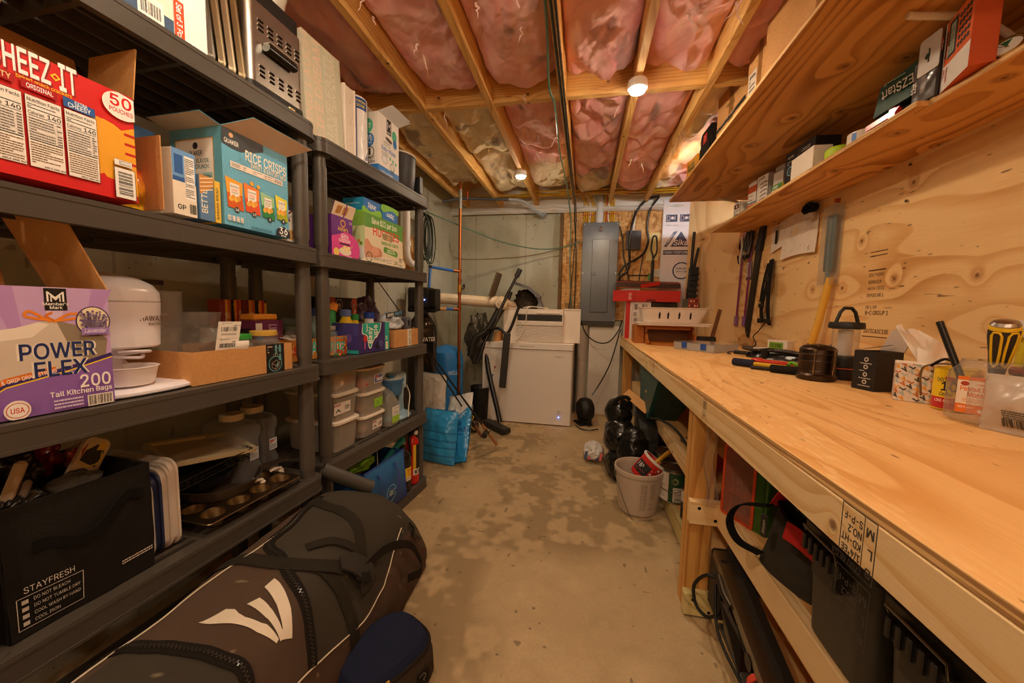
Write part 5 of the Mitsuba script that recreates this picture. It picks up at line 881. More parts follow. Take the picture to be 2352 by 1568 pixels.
m=M('403b35');m.tf=frame([-1.045,1.40,.0],0);m.cyl([-.03,-.06,.50],[.13,.05,.385],.030,n=24,caps=False);m.cyl([-.03,-.06,.50],[.13,.05,.385],.026,n=24,caps=False);m.cyl([.118,.042,.393],[.131,.051,.3845],.0315,n=24,caps=False);m.put(thing('plastic_tube','short grey plastic tube sticking out between the shelving units','tube'))
def duf(a,y,lift=0.0):
 """point of the bag: a from 0 (shelf side, floor) to 1 (aisle side, floor), y along the room"""
 a,y=np.asarray(a,float),np.asarray(y,float)
 cx=-.882+.05*np.clip(1.0-y,-1,1);hw=.232+.02*np.clip((.9-y),0,1)
 h=np.interp(y,[-.2,.1,.6,.95,1.15,1.28,1.38,1.46,1.50],[.30,.40,.43,.445,.445,.435,.385,.28,.20])
 t=np.pi*a;c,s=-np.cos(t),np.sin(t);e=2/3.1
 x=cx+hw*np.sign(c)*np.abs(c)**e;z=.012+h*np.abs(s)**e
 w=.022*(meshkit.fbm(np.stack([a*5,y*6,a*0],-1),3,3)-.5)+.007*np.abs(2*meshkit.noise(np.stack([a*7+y*3,y*5-a*4,a*0],-1),8)-1)
 nx,nz=np.sign(c)*np.abs(c)**1.3,np.abs(s);L_=w*(a>.02)*(a<.98)+lift
 return np.stack([x+nx*L_,y,np.maximum(z+nz*L_,.006)],-1)
t=thing('duffel_bag','large brown and black sports duffel with white V mark on the floor','bag')
ga,gy=np.meshgrid(np.linspace(0,1,110),np.linspace(-.15,1.5,230));P=duf(ga,gy)
BR,GK,BK=C('4f3f33'),C('3d382f'),C('262119')
zb=np.interp(ga,[.3,.40,.46,.49,.57,.70,.77,.83,1.0],[1.30,1.24,1.02,.90,.834,.797,.779,.757,.62])
zn=np.interp(ga,[.0,.33,.47,.51,.59,.69,.8,1.0],[.52,.595,.582,.596,.605,.616,.56,.45])
pr_=np.interp(gy,[.60,.706,.82,.97,1.10,1.2,1.5],[.80,.836,.87,.908,.905,.865,.80])
mid=(gy<zb)&(gy>zn);k=np.where((mid|(ga<.40)|(ga>pr_))[...,None],BR,GK)
k=k*(.86+.28*meshkit.fbm(np.stack([P[...,0]*9,P[...,1]*9,P[...,2]*9],-1),4,2))[...,None]
sp=(meshkit.noise(P*150,4)>.93)[...,None];k=np.where(sp,k*.5+C('a08f74')*.5,k)
m=M();m.grid(P,vc=k.reshape(-1,3));part(t,'body',m,'weave')
e_=P[-1];cz=e_.mean(0)+[0,.03,0];m=M('3f342a');m.add((np.vstack([e_,[cz]]),np.array([[i,i+1,len(e_)]for i in range(len(e_)-1)])),'3f342a',True);part(t,'end_panel',m,'weave')
def ribbon(pts,w,lift=.003,col='2a251d',mat='weave',th=.0015,sub=7,wv=None):
 q=spline([(a,y)for a,y in pts],sub);c=duf(q[:,0],q[:,1]);d=np.gradient(c,axis=0);d/=np.linalg.norm(d,axis=1,keepdims=True)
 n=duf(q[:,0],q[:,1],.01)-c;n/=np.linalg.norm(n,axis=1,keepdims=True);b=np.cross(d,n);ww=w if wv is None else w*np.interp(np.linspace(0,1,len(q)),np.linspace(0,1,len(wv)),wv)[:,None]
 lf=np.interp(np.linspace(0,1,len(q)),np.linspace(0,1,len(lift)),lift)[:,None]if hasattr(lift,'__len__')else lift
 m=M(col);m.grid(np.stack([c+n*lf+b*ww*s for s in(-.5,-.25,0,.25,.5)]),thick=-th if False else th);return m,c,n,b
def zipper(pts,name='zipper'):
 m,c,n,b=ribbon(pts,.030,.002,'1d1914');k=part(t,name,m,'weave');q=spline(pts,26);c=duf(q[:,0],q[:,1],.0045);d=np.gradient(c,axis=0);d/=np.linalg.norm(d,axis=1,keepdims=True)+1e-9;nn=duf(q[:,0],q[:,1],.02)-c;nn/=np.linalg.norm(nn,axis=1,keepdims=True);b=np.cross(d,nn)
 L_=np.concatenate([[0],np.cumsum(np.linalg.norm(np.diff(c,axis=0),axis=1))]);mm=M('35302a')
 for j,s in enumerate(np.arange(.004,L_[-1],.0048)):
  p=np.array([np.interp(s,L_,c[:,i])for i in range(3)]);o=np.array([np.interp(s,L_,b[:,i])for i in range(3)]);dd=np.array([np.interp(s,L_,d[:,i])for i in range(3)]);u=np.array([np.interp(s,L_,nn[:,i])for i in range(3)])
  q0=p+o*(.0022 if j%2 else-.0022);mm.hull([q0+o*x*.003+dd*y*.0017+u*z for x in(-1,1)for y in(-1,1)for z in(0,.002)])
 mm.put(numbered(k+'__teeth'),'gloss');labels[k+'__teeth']={'kind':'stuff'}
zipper([(.39,1.247),(.43,1.12),(.456,1.03),(.466,.93),(.495,.893),(.57,.833),(.698,.797),(.767,.779),(.85,.755)])
zipper([(.30,.52),(.345,.565),(.40,.578),(.469,.582),(.511,.596),(.593,.605),(.685,.616),(.76,.58),(.80,.50)])
for pts in([(.407,1.178),(.44,1.09),(.459,1.01),(.452,.896),(.425,.80),(.40,.70),(.37,.55),(.36,.40)],[(.80,1.30),(.865,1.193),(.89,1.14),(.905,1.097),(.908,.974),(.869,.818),(.836,.706),(.82,.60)]):
 q=spline(pts,8);m=M('cfc2a8');m.tube(duf(q[:,0],q[:,1],.003),.0022,n=6);part(t,'piping',m,'satin')
for pts,w in(([(.30,.82),(.40,.835),(.449,.851),(.525,.854),(.623,.89),(.731,.968),(.80,1.01)],.046),([(.328,1.229),(.42,1.19),(.498,1.154),(.629,1.106),(.725,1.06),(.78,1.03)],.040),([(.60,.875),(.649,.896),(.72,.908),(.787,.917),(.885,.923),(.938,.926),(.965,.90),(.985,.86)],.040),([(.55,.93),(.60,.985),(.68,1.03),(.75,1.05),(.80,1.03)],.034)):
 part(t,'strap',ribbon(pts,w,.004)[0],'weave')
q=spline([(.79,1.02,.02),(.80,1.12,.04),(.855,1.25,.045),(.93,1.33,.05),(.955,1.31,.055),(.95,1.25,.03)],8);c=np.array([duf(a,y,l)for a,y,l in q]);m=M('221d17');m.grid(np.stack([c+[0,0,s]for s in(-.017,0,.017)]),thick=.002);part(t,'carry_strap',m,'weave')
m,c,n,b=ribbon([(.70,.955),(.745,.99),(.80,1.02),(.845,1.02)],.075,[.008,.020,.020,.010],'34302a',th=.008,wv=[.6,1,1,.9]);part(t,'handle_wrap',m,'weave')
m,c,n,b=ribbon([(.775,.965),(.80,.99),(.82,1.02)],.028,.032,'15120e',th=.002);part(t,'hook_strip',m,'matte')
m=M('1c1814');q=duf(np.array([.80,.83,.85,.87]),np.array([1.36,1.38,1.36,1.39]),.012);m.tube(q,.005,sub=4);m.tube(duf(np.array([.84,.87]),np.array([1.36,1.42]),.016),.008);part(t,'zipper_pull',m,'gloss')
for G in([(.500,.652),(.512,.698),(.530,.701),(.548,.694),(.57,.692),(.64,.706),(.703,.703),(.706,.694),(.66,.687),(.60,.678),(.554,.668)],[(.544,.721),(.557,.748),(.62,.738),(.714,.714),(.712,.703),(.63,.716)],[(.544,.776),(.548,.806),(.575,.800),(.602,.791),(.67,.764),(.735,.729),(.708,.703),(.69,.722),(.62,.752)]):
 A=Art();A.poly(G,'d8ccb6');m=M();m.artfn(A,lambda x,y,l:duf(x,y,.0022),.012);part(t,'v_mark',m,'satin')
t=thing('gym_bag','brown round-ended bag with blue mesh top beside the duffel','bag');m=M('3c3026');GBm=frame([-.575,.96,.0],62)@np.diag([.82,.9,.8,1.0])
loft(m,[sup(.03,.03,0,0,.002),sup(.17,.115,0,0,.004),sup(.185,.13,0,0,.05),sup(.18,.128,0,0,.13),sup(.165,.115,0,0,.175)],at=GBm);part(t,'body',m,'weave')
m=M('1b2136');loft(m,[sup(.166,.116,0,0,.172),sup(.15,.10,0,0,.205),sup(.09,.06,0,0,.222),sup(.01,.01,0,0,.226)],at=GBm)
for k in range(16):
 for j in range(10):
  x,y=-.13+k*.0175,-.085+j*.019
  if(x/.15)**2+(y/.10)**2<.9:m.box(x,x+.012,y,y+.0015,.20,.2035+.02*max(0,1-(x/.16)**2-(y/.11)**2),'0f1424',at=GBm)
part(t,'mesh_top',m,'weave');m=M('241d16');m.tube(sup(.168,.118,0,0,.174),.006,closed=True,n=8,at=GBm);part(t,'binding',m,'weave')
m=M('b98a2a');m.box(-.10,-.05,-.118,-.112,.176,.186,at=GBm);part(t,'trim',m)
A=Art();A.rect(0,0,.055,.055,'17120e');A.line(spline([(.012,.04),(.03,.045),(.04,.03),(.03,.02),(.034,.012)],5),.002,'a89a84');m=M();m.art(A,[.05,-.1325,.075],RX,RZ,at=GBm);part(t,'patch',m,'matte')
crumple(frame([-1.07,.75,.06],0),(0,0,0.03),(.045,.30,.05),3,('1a2440','2a2018'),2.6,.5).put(thing('cloth_bundle','dark blue printed cloth wedged between the duffel and the shelf','cloth'),'weave')
ID=np.eye(4)
t=thing('water_softener','tall black water softener tank with control head and lit display','tank');m=M('17130f');m.lathe([(0,.02),(.12,.02),(.128,.05),(.128,.98),(.115,1.06),(.07,1.12),(.05,1.14),(0,1.14)],n=40,at=mv(-1.44,3.12,0));part(t,'tank',m,'shiny')
m=M('1d1b19');m.tf=mv(-1.44,3.12,0);m.lathe([(.05,1.13),(.055,1.17),(0,1.17)],n=24);m.rbox(-.09,.09,-.10,.06,1.19,1.37,.03,axis=0);m.rbox(.08,.15,-.07,.05,1.20,1.36,.02,axis=0);m.cyl([-.13,0,1.18],[.13,0,1.18],.028,n=18);part(t,'control_head',m,'satin')
A=Art();A.rect(0,0,.055,.045,'2a5a2a');A.rect(.006,.01,.02,.03,'7ad83a');A.rect(.030,.01,.018,.03,'d8d22a');m=M();m.tf=mv(-1.44,3.12,0);m.art(A,[.0,-.101,1.24],RX,RZ);part(t,'display',m,'gloss')
m=M('9fc0ff');m.add(trimesh.creation.icosphere(2,.006),'9fc0ff',60,mv(-1.375,3.017,1.262));scene[t+'__led']=mikit.ply((np.vstack(m.V),np.vstack(m.F)),'matte',color=np.ones((m.n,3)),emitter={'type':'area','radiance':{'type':'rgb','value':[.6,1.6,9.0]}})
A=Art();A.txt('WATER',0,0,.035,'e6ded0',True,w=.15);m=M();m.tf=mv(-1.44,3.12,0);m.artfn(A,cylmap(.128,.90,-1.3));part(t,'lettering',m)
t=thing('pressure_tank','bright blue water pressure tank in the far corner beside the black tank','tank');m=M('2f7ac0');m.tf=mv(-1.385,3.58,0);m.lathe([(0,.08),(.10,.08),(.165,.13),(.17,.17),(.17,.30),(.172,.305),(.17,.31),(.17,.55),(.172,.555),(.17,.56),(.17,.66),(.155,.75),(.10,.80),(.03,.82),(0,.82)],n=44);part(t,'body',m,'gloss')
m=M('12110f');m.tf=mv(-1.385,3.58,0);m.lathe([(.10,0),(.12,0),(.12,.10),(.10,.10)],n=36);part(t,'base',m)
A=Art();A.txt('WELL',.0,.0,.038,'b9d3e8',True,w=.11);A.rect(.02,-.30,.10,.085,'c9b59a');A.greek(.026,-.292,.088,.07,7,'6a5a48',3);m=M();m.tf=mv(-1.385,3.58,0);m.artfn(A,cylmap(.1735,.535,-1.12));part(t,'label',m)
COP,BLU='b4693a','2a63b0'
t=thing('copper_pipe','vertical copper water pipe with brass fittings from ceiling to floor','pipe');m=M(COP);X0,Y0=-1.225,3.50;m.cyl([X0,Y0,.10],[X0,Y0,2.42],.0145,n=16);part(t,'riser',m,'metal')
for z in(.36,.62,1.20,1.34,1.47,1.56):m=M('a85f33');m.cyl([X0,Y0,z-.018],[X0,Y0,z+.018],.0185,n=16);m.cyl([X0,Y0,z-.004],[X0,Y0,z+.004],.0205,n=16);part(t,'coupling',m,'metal')
m=M('c9973a');m.cyl([X0,Y0,1.355],[X0,Y0,1.425],.021,n=12);m.cyl([X0,Y0,1.39],[X0+.03,Y0,1.39],.01,n=10);m.cyl([X0+.03,Y0,1.39],[X0+.05,Y0,1.39],.012,n=10,col='b9b2a4');m.box(X0+.035,X0+.055,Y0-.005,Y0+.005,1.39,1.43,'6a6660');part(t,'valve',m,'metal')
m=M('8a8a86');m.cyl([X0,Y0,2.15],[X0,Y0,2.33],.0155,n=14);part(t,'sleeve',m,'satin');m=M('b03a2a');m.cyl([X0+.11,Y0-.12,2.20],[X0+.112,Y0-.12,2.27],.004,n=8);m.box(X0-.02,X0+.16,Y0-.14,Y0-.12,2.36,2.385,'8a6a4a');part(t,'strap',m)
for z in(1.185,1.555):m=M(COP);m.cyl([X0,Y0,z],[X0-.05,Y0-.05,z],.0145,n=14);part(t,'branch',m,'metal')
t=thing('water_pipe','blue plastic water pipe elbow above the softener head','pipe');m=M(BLU);m.tube([(X0-.05,Y0-.05,1.555),(-1.40,3.20,1.565),],.013,n=14);m.cyl([-1.40,3.20,1.565],[-1.395,3.15,1.30],.013,n=14);part(t,'pipe',m,'gloss');m=M('1d1b19');m.add(trimesh.creation.icosphere(2,.018),'1d1b19',60,mv(-1.40,3.20,1.565));part(t,'elbow',m)
t=thing('water_pipe','short blue plastic pipe between the softener and the copper riser','pipe');m=M(BLU);m.cyl([X0-.05,Y0-.05,1.185],[-1.305,3.33,1.185],.013,n=14);m.cyl([-1.305,3.33,1.185],[-1.34,3.26,1.185],.017,n=14,col='b98a5a');m.cyl([-1.34,3.26,1.185],[-1.42,3.13,1.185],.022,n=14,col='1b1916');m.put(t,'gloss')
t=thing('drain_pipe','cream plastic drain pipe with square cleanout plug crossing the back corner','pipe');m=M('dcc6a4');m.cyl([-1.62,3.62,1.30],[-.93,3.92,1.265],.056,n=30);m.cyl([-.98,3.90,1.268],[-.90,3.935,1.264],.066,n=30);part(t,'pipe',m,'satin')
m=M('d9c3a2');m.cyl([-.86,3.86,1.255],[-.80,4.10,1.215],.062,n=30);m.cyl([-.80,4.10,1.215],[-.795,4.14,1.21],.07,n=30,col='cfc9bf');m.cyl([-.872,3.80,1.262],[-.862,3.845,1.258],.07,n=30);part(t,'tee',m,'satin');m=M('e2cdae');m.cyl([-.8735,3.79,1.2635],[-.872,3.80,1.262],.058,n=26);m.box(-.026,.026,-.014,.0,-.026,.026,bev=.003,at=mv(-.8735,3.79,1.2635)@rot(RZ,-9)@rot(RY,38));part(t,'cleanout_plug',m,'satin')
A=Art();A.greek(0,0,.42,.010,1,'9a8a70',4);m=M();d_=np.array([.69,.30,-.035]);d_/=np.linalg.norm(d_);n_=np.cross(d_,[0,0,1]);m.art(A,np.array([-1.45,3.694,1.292])+n_*.0562,d_,np.cross(n_,d_));part(t,'print',m)
for k,(z0,r)in enumerate(((2.02,1.0),)):
 t=thing('cable_coil','hanging coil of dark green cable on the left wall','cable');m=M('1f2a1c');rg=np.random.default_rng(2)
 for q in range(9):
  a=np.linspace(0,2*np.pi,26)[:-1];w=.05+.03*rg.random();h=.17+.06*rg.random()
  m.tube(np.stack([-1.50+.02*rg.random()+.02*np.cos(a),3.30+.02*q-.06+w*np.cos(a+.3*rg.random()),2.06-h+h*np.sin(a)],1),.0055,closed=True,n=6)
 m.put(t,'gloss')
CB_=[('green network cable sagging across the back wall to the panel',[(-1.47,3.25,2.07),(-1.2,3.6,1.99),(-.9,3.95,1.91),(-.55,4.2,1.875),(-.28,4.25,1.90),(-.08,4.27,1.965)],.0055,'4a6a5a'),('thin brown cable lying against the back wall',[(-1.60,4.2,1.96),(-1.56,4.36,1.80),(-1.0,4.37,1.80),(-.6,4.37,1.84),(-.30,4.36,1.915),(-.08,4.28,1.985)],.004,'8f7a5e'),('green cable hanging from the joist bay along the dark joist',[(-.30,.6,2.39),(-.27,.95,2.40),(-.20,1.45,2.385),(-.235,2.05,2.375),(-.22,2.25,2.37),(-.235,2.9,2.372),(-.22,3.6,2.375),(-.215,4.15,2.32),(-.20,4.28,2.15),(-.20,4.31,1.75),(-.17,4.315,1.3),(-.17,4.32,1.06)],.006,'4c7262'),('black cable stapled under the third joist and down beside the panel',[(-.180,.5,2.378),(-.178,1.5,2.378),(-.175,2.6,2.378),(-.175,3.6,2.378),(-.165,4.2,2.36),(-.16,4.30,2.2),(-.13,4.31,1.8),(-.13,4.315,1.3),(-.135,4.32,1.0)],.006,'191715'),('second black cable along the third joist',[(-.158,.5,2.376),(-.160,1.5,2.376),(-.162,2.6,2.376),(-.155,3.7,2.376),(-.15,4.2,2.34),(-.145,4.30,2.1),(-.165,4.31,1.6),(-.19,4.315,1.2),(-.19,4.32,1.0)],.005,'201d1a'),('black cord drooping below the panel behind the freezer',[(-.04,4.27,1.06),(.02,4.25,.93),(.14,4.22,.85),(.26,4.2,.86),(.36,4.24,.98),(.40,4.27,1.10)],.006,'17140f'),('black cord hanging to the floor beside the bench',[(.38,4.2,1.0),(.33,4.15,.80),(.27,4.1,.60),(.17,4.05,.40),(.10,4.0,.30)],.006,'17140f'),('black cord on the floor from the fan',[(-.06,3.80,.02),(.0,3.72,.008),(.08,3.70,.007),(.17,3.72,.02)],.005,'17140f')]
for lab,pts,r,c in CB_:m=M(c);m.tube(pts,r,n=7,sub=8);m.put(thing('cable',lab,'cable'),'gloss')
t=thing('conduit','grey flexible conduit under the joists at the back left','conduit');m=M('4a4c50');m.tube([(-1.50,3.75,2.30),(-1.35,3.85,2.35),(-1.2,3.95,2.375),(-1.0,4.0,2.378),(-.86,4.02,2.376)],.016,sub=8);part(t,'sleeve',m);m=M('9aa3aa');m.tube([(-.86,4.02,2.376),(-.72,4.06,2.365),(-.60,4.15,2.29),(-.52,4.26,2.26),(-.50,4.34,2.30)],.015,sub=8);part(t,'flexible_end',m)
t=thing('trap_pipe','white plastic drain trap on the left wall behind the far shelf','pipe');m=M('e6e2da');m.cyl([-1.56,3.06,1.72],[-1.56,3.06,2.1],.030,n=22);m.tube([(-1.56,3.06,1.74),(-1.56,3.06,1.66),(-1.555,3.10,1.60),(-1.55,3.17,1.585),(-1.545,3.24,1.61),(-1.54,3.27,1.67),(-1.54,3.27,1.72)],.031,n=20,sub=6);m.cyl([-1.56,3.06,1.73],[-1.56,3.06,1.77],.037,n=22);m.put(t,'gloss')
m=M();m.box(-1.628,-1.61,2.95,3.33,1.45,1.86);m.put(thing('backing_board','small plywood board on the left wall behind the white trap','board'),'osb');m=M('c9952a');m.tube([(-1.60,3.42,2.3),(-1.60,3.40,1.9),(-1.60,3.42,1.4)],.006);m.put(thing('cable','yellow cable down the left wall beside the coil','cable'))
def sack(F,w,h,d,art,lab,cols,seed,name='salt_bag'):
 t=thing(name,lab,'bag');m=M();m.tf=F;u,v=np.meshgrid(np.linspace(-1,1,30),np.linspace(0,1,40))
 def surf(uu,vv,s_,l=0.0):
  b=np.clip(1-np.abs(uu)**3.2,0,1)**.7*np.clip(np.sin(np.pi*np.clip(vv,.02,.98)),0,1)**.45;nz=meshkit.fbm(np.stack([uu*3,vv*5,uu*0+s_],-1),3,seed)-.5
  return np.stack([uu*w/2*(1-.10*vv**2)+.008*nz,s_*(b*d/2+.002)+.03*nz*b+s_*l,vv*h],-1)
 for s_ in(-1,1):
  q=surf(u,v,s_);c=cols(u,v)if s_<0 else np.broadcast_to(C('3a8ab8'),u.shape+(3,));m.grid(q if s_<0 else q[:,::-1],vc=(c if s_<0 else c[:,::-1]).reshape(-1,3))
 part(t,'bag',m,'film')
 if art:m=M();m.tf=F;m.artfn(art,lambda x,y,l:surf(x/(w/2),y/h,-1,l+.0012),.014);part(t,'print',m,'satin')
def sc(u,v):
 c=np.broadcast_to(C('2a86c2'),u.shape+(3,)).copy();wht=(v>.62+.16*u)&(v<.97);c[wht]=C('d9d4cc');st=np.abs(u+.45+.0*v)<.12;c[st]=C('e2ddd4');c[v>.97]=C('d9d4cc');return c
A=Art();A.txt('SOLAR NATURALS',-.148,.06,.022,'dfe6ea',True,ang=90,w=.30);A.txt('SOLAR',-.01,.27,.034,'16306a',True,w=.11);A.txt('NATURALS',-.01,.225,.034,'16306a',True,w=.15);A.txt('SALT CRYSTALS',.0,.195,.014,'16306a',True,w=.12);A.txt('Diamond',-.09,.40,.024,'1f2f6a',True,w=.10);A.txt('Crystal',-.05,.365,.024,'1f2f6a',True,w=.085);A.poly([(-.12,.42),(-.11,.40),(-.09,.395),(-.105,.385),(-.10,.37),(-.118,.38),(-.135,.37),(-.128,.388),(-.142,.40),(-.124,.402)],'1f2f6a');A.txt('40',-.10,.02,.045,'16306a',True,w=.06)
rr=random.Random(3)
for k in range(90):x=rr.uniform(-.02,.13);y=.30+.5*x+rr.uniform(0,.05);A.circ(x,y,.003,'dfe6ea',n=6)
sack(frame([-.965,2.62,.005],-24)@rot(RY,-20)@rot(RX,-30),.31,.56,.10,A,'blue and white salt bag leaning forward, SOLAR NATURALS print',sc,4)
sack(frame([-1.10,2.62,.005],-12)@rot(RX,-12),.34,.40,.14,None,'plain blue salt bag standing behind the leaning one',lambda u,v:np.where((v*46%1<.16)[...,None]&(v<.7)[...,None],C('226a9c'),C('3192cc')),7)
sack(frame([-1.235,2.78,.10],-20)@rot(RX,-8),.30,.56,.12,None,'white salt bag standing at the back of the salt bags',lambda u,v:np.broadcast_to(C('cbc3b6'),u.shape+(3,)),9)
t=thing('fishing_rod','black fishing rod with cork grip leaning against the far shelf','rod');a_,b_=np.array([-.70,2.98,.05]),np.array([-1.06,2.36,.92]);d_=b_-a_;m=M('15120f');m.cyl(a_+d_*.12,b_,.009,.004,n=10);m.cyl(b_,np.array([-1.30,1.95,1.50]),.004,.002,n=8);part(t,'blank',m,'gloss');m=M('a87442');m.cyl(a_,a_+d_*.14,.014,.011,n=14);m.cyl(a_+d_*.19,a_+d_*.25,.013,.010,n=14);part(t,'grip',m,'matte');m=M('26221e');m.cyl(a_+d_*.17+[.0,-.03,-.01],a_+d_*.17+[.0,-.075,-.02],.022,n=16);m.tube([a_+d_*.17+[.03,-.07,0],a_+d_*.17+[.05,-.08,.03]],.004);part(t,'reel',m,'gloss')
t=thing('fishing_rod','second dark fishing rod behind the first one','rod');m=M('1c1712');m.cyl([-.85,3.05,.08],[-1.15,2.45,.95],.008,.004,n=10);m.cyl([-.85,3.05,.08],[-.89,2.97,.2],.013,n=12,col='8a5a34');m.put(t,'gloss')
t=thing('sump_fitting','brass and grey pump fittings on the floor at the foot of the copper pipe','fitting');m=M('6a5236');m.tf=mv(-1.12,3.42,0);m.cyl([0,0,.02],[0,0,.12],.05,n=18);m.cyl([.10,-.04,.02],[.10,-.04,.10],.045,n=18,col='4a3c2c');m.cyl([0,0,.09],[.10,-.04,.09],.016,n=12,col='a8793a');m.box(-.02,.06,.0,.06,.16,.25,'8a857a',.01);m.tube([(.03,0,.16),(.09,-.03,.14),(.06,-.08,.09),(.12,-.10,.04)],.006,'b9952a',sub=5);m.cyl([-.06,-.06,.03],[-.02,-.10,.07],.03,n=14,col='3a3128');part(t,'body',m,'satin')
t=thing('trash_can','dark bin holding rolled flag cloth between pressure tank and flattened cartons','bin');m=M('14120f');m.lathe([(0,0),(.095,0),(.11,.36),(.115,.36),(.11,.365),(.10,.36),(.0,.02)],n=30,at=mv(-1.08,3.80,0));m.put(t,'satin')
t=thing('gift_wrap','roll of red, white and blue printed wrap standing in the dark bin','roll');m=M();m.tf=mv(-1.05,3.80,.06)@rot(RY,14);m.lathe([(0,0),(.035,0),(.035,.60),(0,.60)],'d9cfc4',20);A=Art()
for k in range(24):A.rect(.02*(k%4)+.01*(k//4%2),.30+.045*(k//4),.013,.03,('9a2a2a','2a3a6a','c9bdb4')[k%3])
m.artfn(A,cylmap(.035,0,-2.6));m.put(t)
t=thing('exercise_machine','black exercise machine with tall lever arm in front of the back wall','machine');BK_='1f1c19'
EXP=[('main_rail',[(-.80,3.55,.06),(-1.02,3.80,.75),(-.86,3.88,1.28)],.026),('side_rail',[(-1.10,3.72,.62),(-1.02,3.78,.88),(-.86,3.90,1.22),(-.80,3.95,1.38)],.022),('lever_arm',[(-.97,3.70,.86),(-.87,3.76,1.18),(-.80,3.80,1.36)],.016),('link_bar',[(-.98,3.68,.98),(-.86,3.66,1.0),(-.76,3.66,.96),(-.66,3.68,1.22)],.015),('grip_post',[(-.84,3.82,1.30),(-.77,3.84,1.44),(-.715,3.86,1.56)],.014)]
for n_,p,r in EXP:m=M(BK_);m.tube(p,r,sub=6,n=12);part(t,n_,m,'gloss')
m=M('26221e');m.cyl([-.725,3.855,1.535],[-.69,3.865,1.615],.026,n=18);part(t,'hand_grip',m)
m=M('17140f');m.tube([(-1.16,3.66,.70),(-1.12,3.68,.88),(-1.0,3.74,.98),(-.90,3.84,1.20),(-.86,3.88,1.32)],.032,sub=6,n=12);part(t,'curved_frame',m)
m=M('34302b');m.box(-.035,.035,-.012,.012,0,.56,bev=.006,at=mv(-.80,3.62,.40)@rot(RY,4));part(t,'pad',m);m=M('2a2723');m.box(-.05,.05,-.20,.18,0,.05,bev=.008,at=mv(-.84,3.50,.012)@rot(RZ,48));part(t,'floor_foot',m)
m=M('6a6a6c');u=np.linspace(0,1,14);m.grid(np.stack([np.stack([-.78+.30*u,4.02+0*u+o,1.50-.10*u-.16*np.clip(u-.55,0,1)**1.2],1)for o in(-.06,.10)]),thick=.03);m.grid(np.stack([np.stack([-.50+.12*u,4.05+0*u+o,1.34-.34*u],1)for o in(-.05,.10)]),'77777a',thick=.03);part(t,'shroud',m,'matte')
crumple(frame([-.66,4.10,1.26],0),(0,0,0),(.13,.07,.16),5,('2a241e','4a3f34'),3.5,.6).put(thing('pipe_insulation','dark torn foam wrapped round the pipe behind the cleanout','insulation'),'wool')
m=M('5c4a34');m.box(0,.02,-.10,.10,0,.26,at=mv(-1.0,3.86,1.33)@rot(RY,18));m.put(thing('dark_board','thin dark board leaning behind the cream drain pipe','board'),'matte')
crumple(frame([-1.13,3.86,.88],0),(0,0,0),(.14,.10,.26),3,('3a352c','5a5648'),2.8,.5).put(thing('tarp','crumpled grey-green tarp behind the copper pipe','tarp'),'film')
t=thing('flattened_carton','flattened brown carton standing between the exercise machine and the freezer','cardboard');m=M('a8702f');m.box(-.95,-.90,3.82,4.10,.01,.95,bev=.002);m.box(-1.01,-.96,3.78,4.10,.01,.60,'a06a2c',.002);m.put(t,'card');m=M('b07a38');m.box(-.92,-.60,4.20,4.32,.84,1.08,bev=.002);m.put(thing('cardboard_carton','brown carton behind the freezer lid at its left','box'),'card')
t=thing('chest_freezer','white chest freezer against the back wall','freezer');m=M('e6dccf');m.rbox(-1.060,-.110,3.765,4.30,.012,.785,.02,n=5);part(t,'body',m,'gloss');m=M('e8dfd3');m.rbox(-1.064,-.106,3.755,4.31,.792,.852,.022,n=5);m.box(-1.05,-.12,3.775,4.29,.784,.793,'8a8278');m.box(-.66,-.50,3.7535,3.756,.815,.826,'c9beb0');part(t,'lid',m,'gloss')
A=Art();A.txt('INSIGNIA',0,0,.012,'8a8078',True,w=.082);m=M();m.art(A,[-.285,3.765,.715],RX,RZ);part(t,'lettering',m)
m=M('ddd2c4');m.cyl([-.235,3.765,.155],[-.235,3.755,.155],.022,n=26);m.box(-.238,-.232,3.753,3.756,.14,.17,'b9aea0');m.prism([(-.30,.185),(-.17,.185),(-.18,.165),(-.205,.10),(-.265,.10),(-.29,.165)],3.7635,3.7648,'ded3c5',axis=1)if False else None;part(t,'dial',m,'gloss');m=M('e0d6c8');m.cyl([-.955,3.765,.05],[-.955,3.757,.05],.018,n=22);part(t,'drain_plug',m,'gloss')
m=M();m.add(trimesh.creation.icosphere(2,.0055),'ffffff',60,mv(-.234,3.763,.095));scene[t+'__indicator']=mikit.ply((np.vstack(m.V),np.vstack(m.F)),'matte',color=np.ones((m.n,3)),emitter={'type':'area','radiance':{'type':'rgb','value':[.15,.8,5.0]}})
t=thing('air_conditioner','white window air conditioner with side panels on top of the freezer','appliance');m=M('e4d8c8');m.rbox(-.715,-.225,3.86,4.24,.856,1.205,.012,axis=1);part(t,'body',m,'satin');m=M('1d1a18');m.box(-.705,-.235,3.855,3.862,1.082,1.148);part(t,'outlet',m)
for k in range(5):m=M('4a443e');m.box(-.702,-.238,3.850,3.858,1.088+.0125*k,1.092+.0125*k);part(t,'outlet_louvre',m)
for k in range(12):m=M('3a3530');m.box(-.69+.04*k,-.687+.04*k,3.852,3.857,1.084,1.146);part(t,'outlet_vane',m)
for k in range(15):m=M('e2d6c6');m.box(-.705,-.235,3.850,3.861,.868+.0105*k,.8755+.0105*k,bev=.001);part(t,'grille_slat',m)
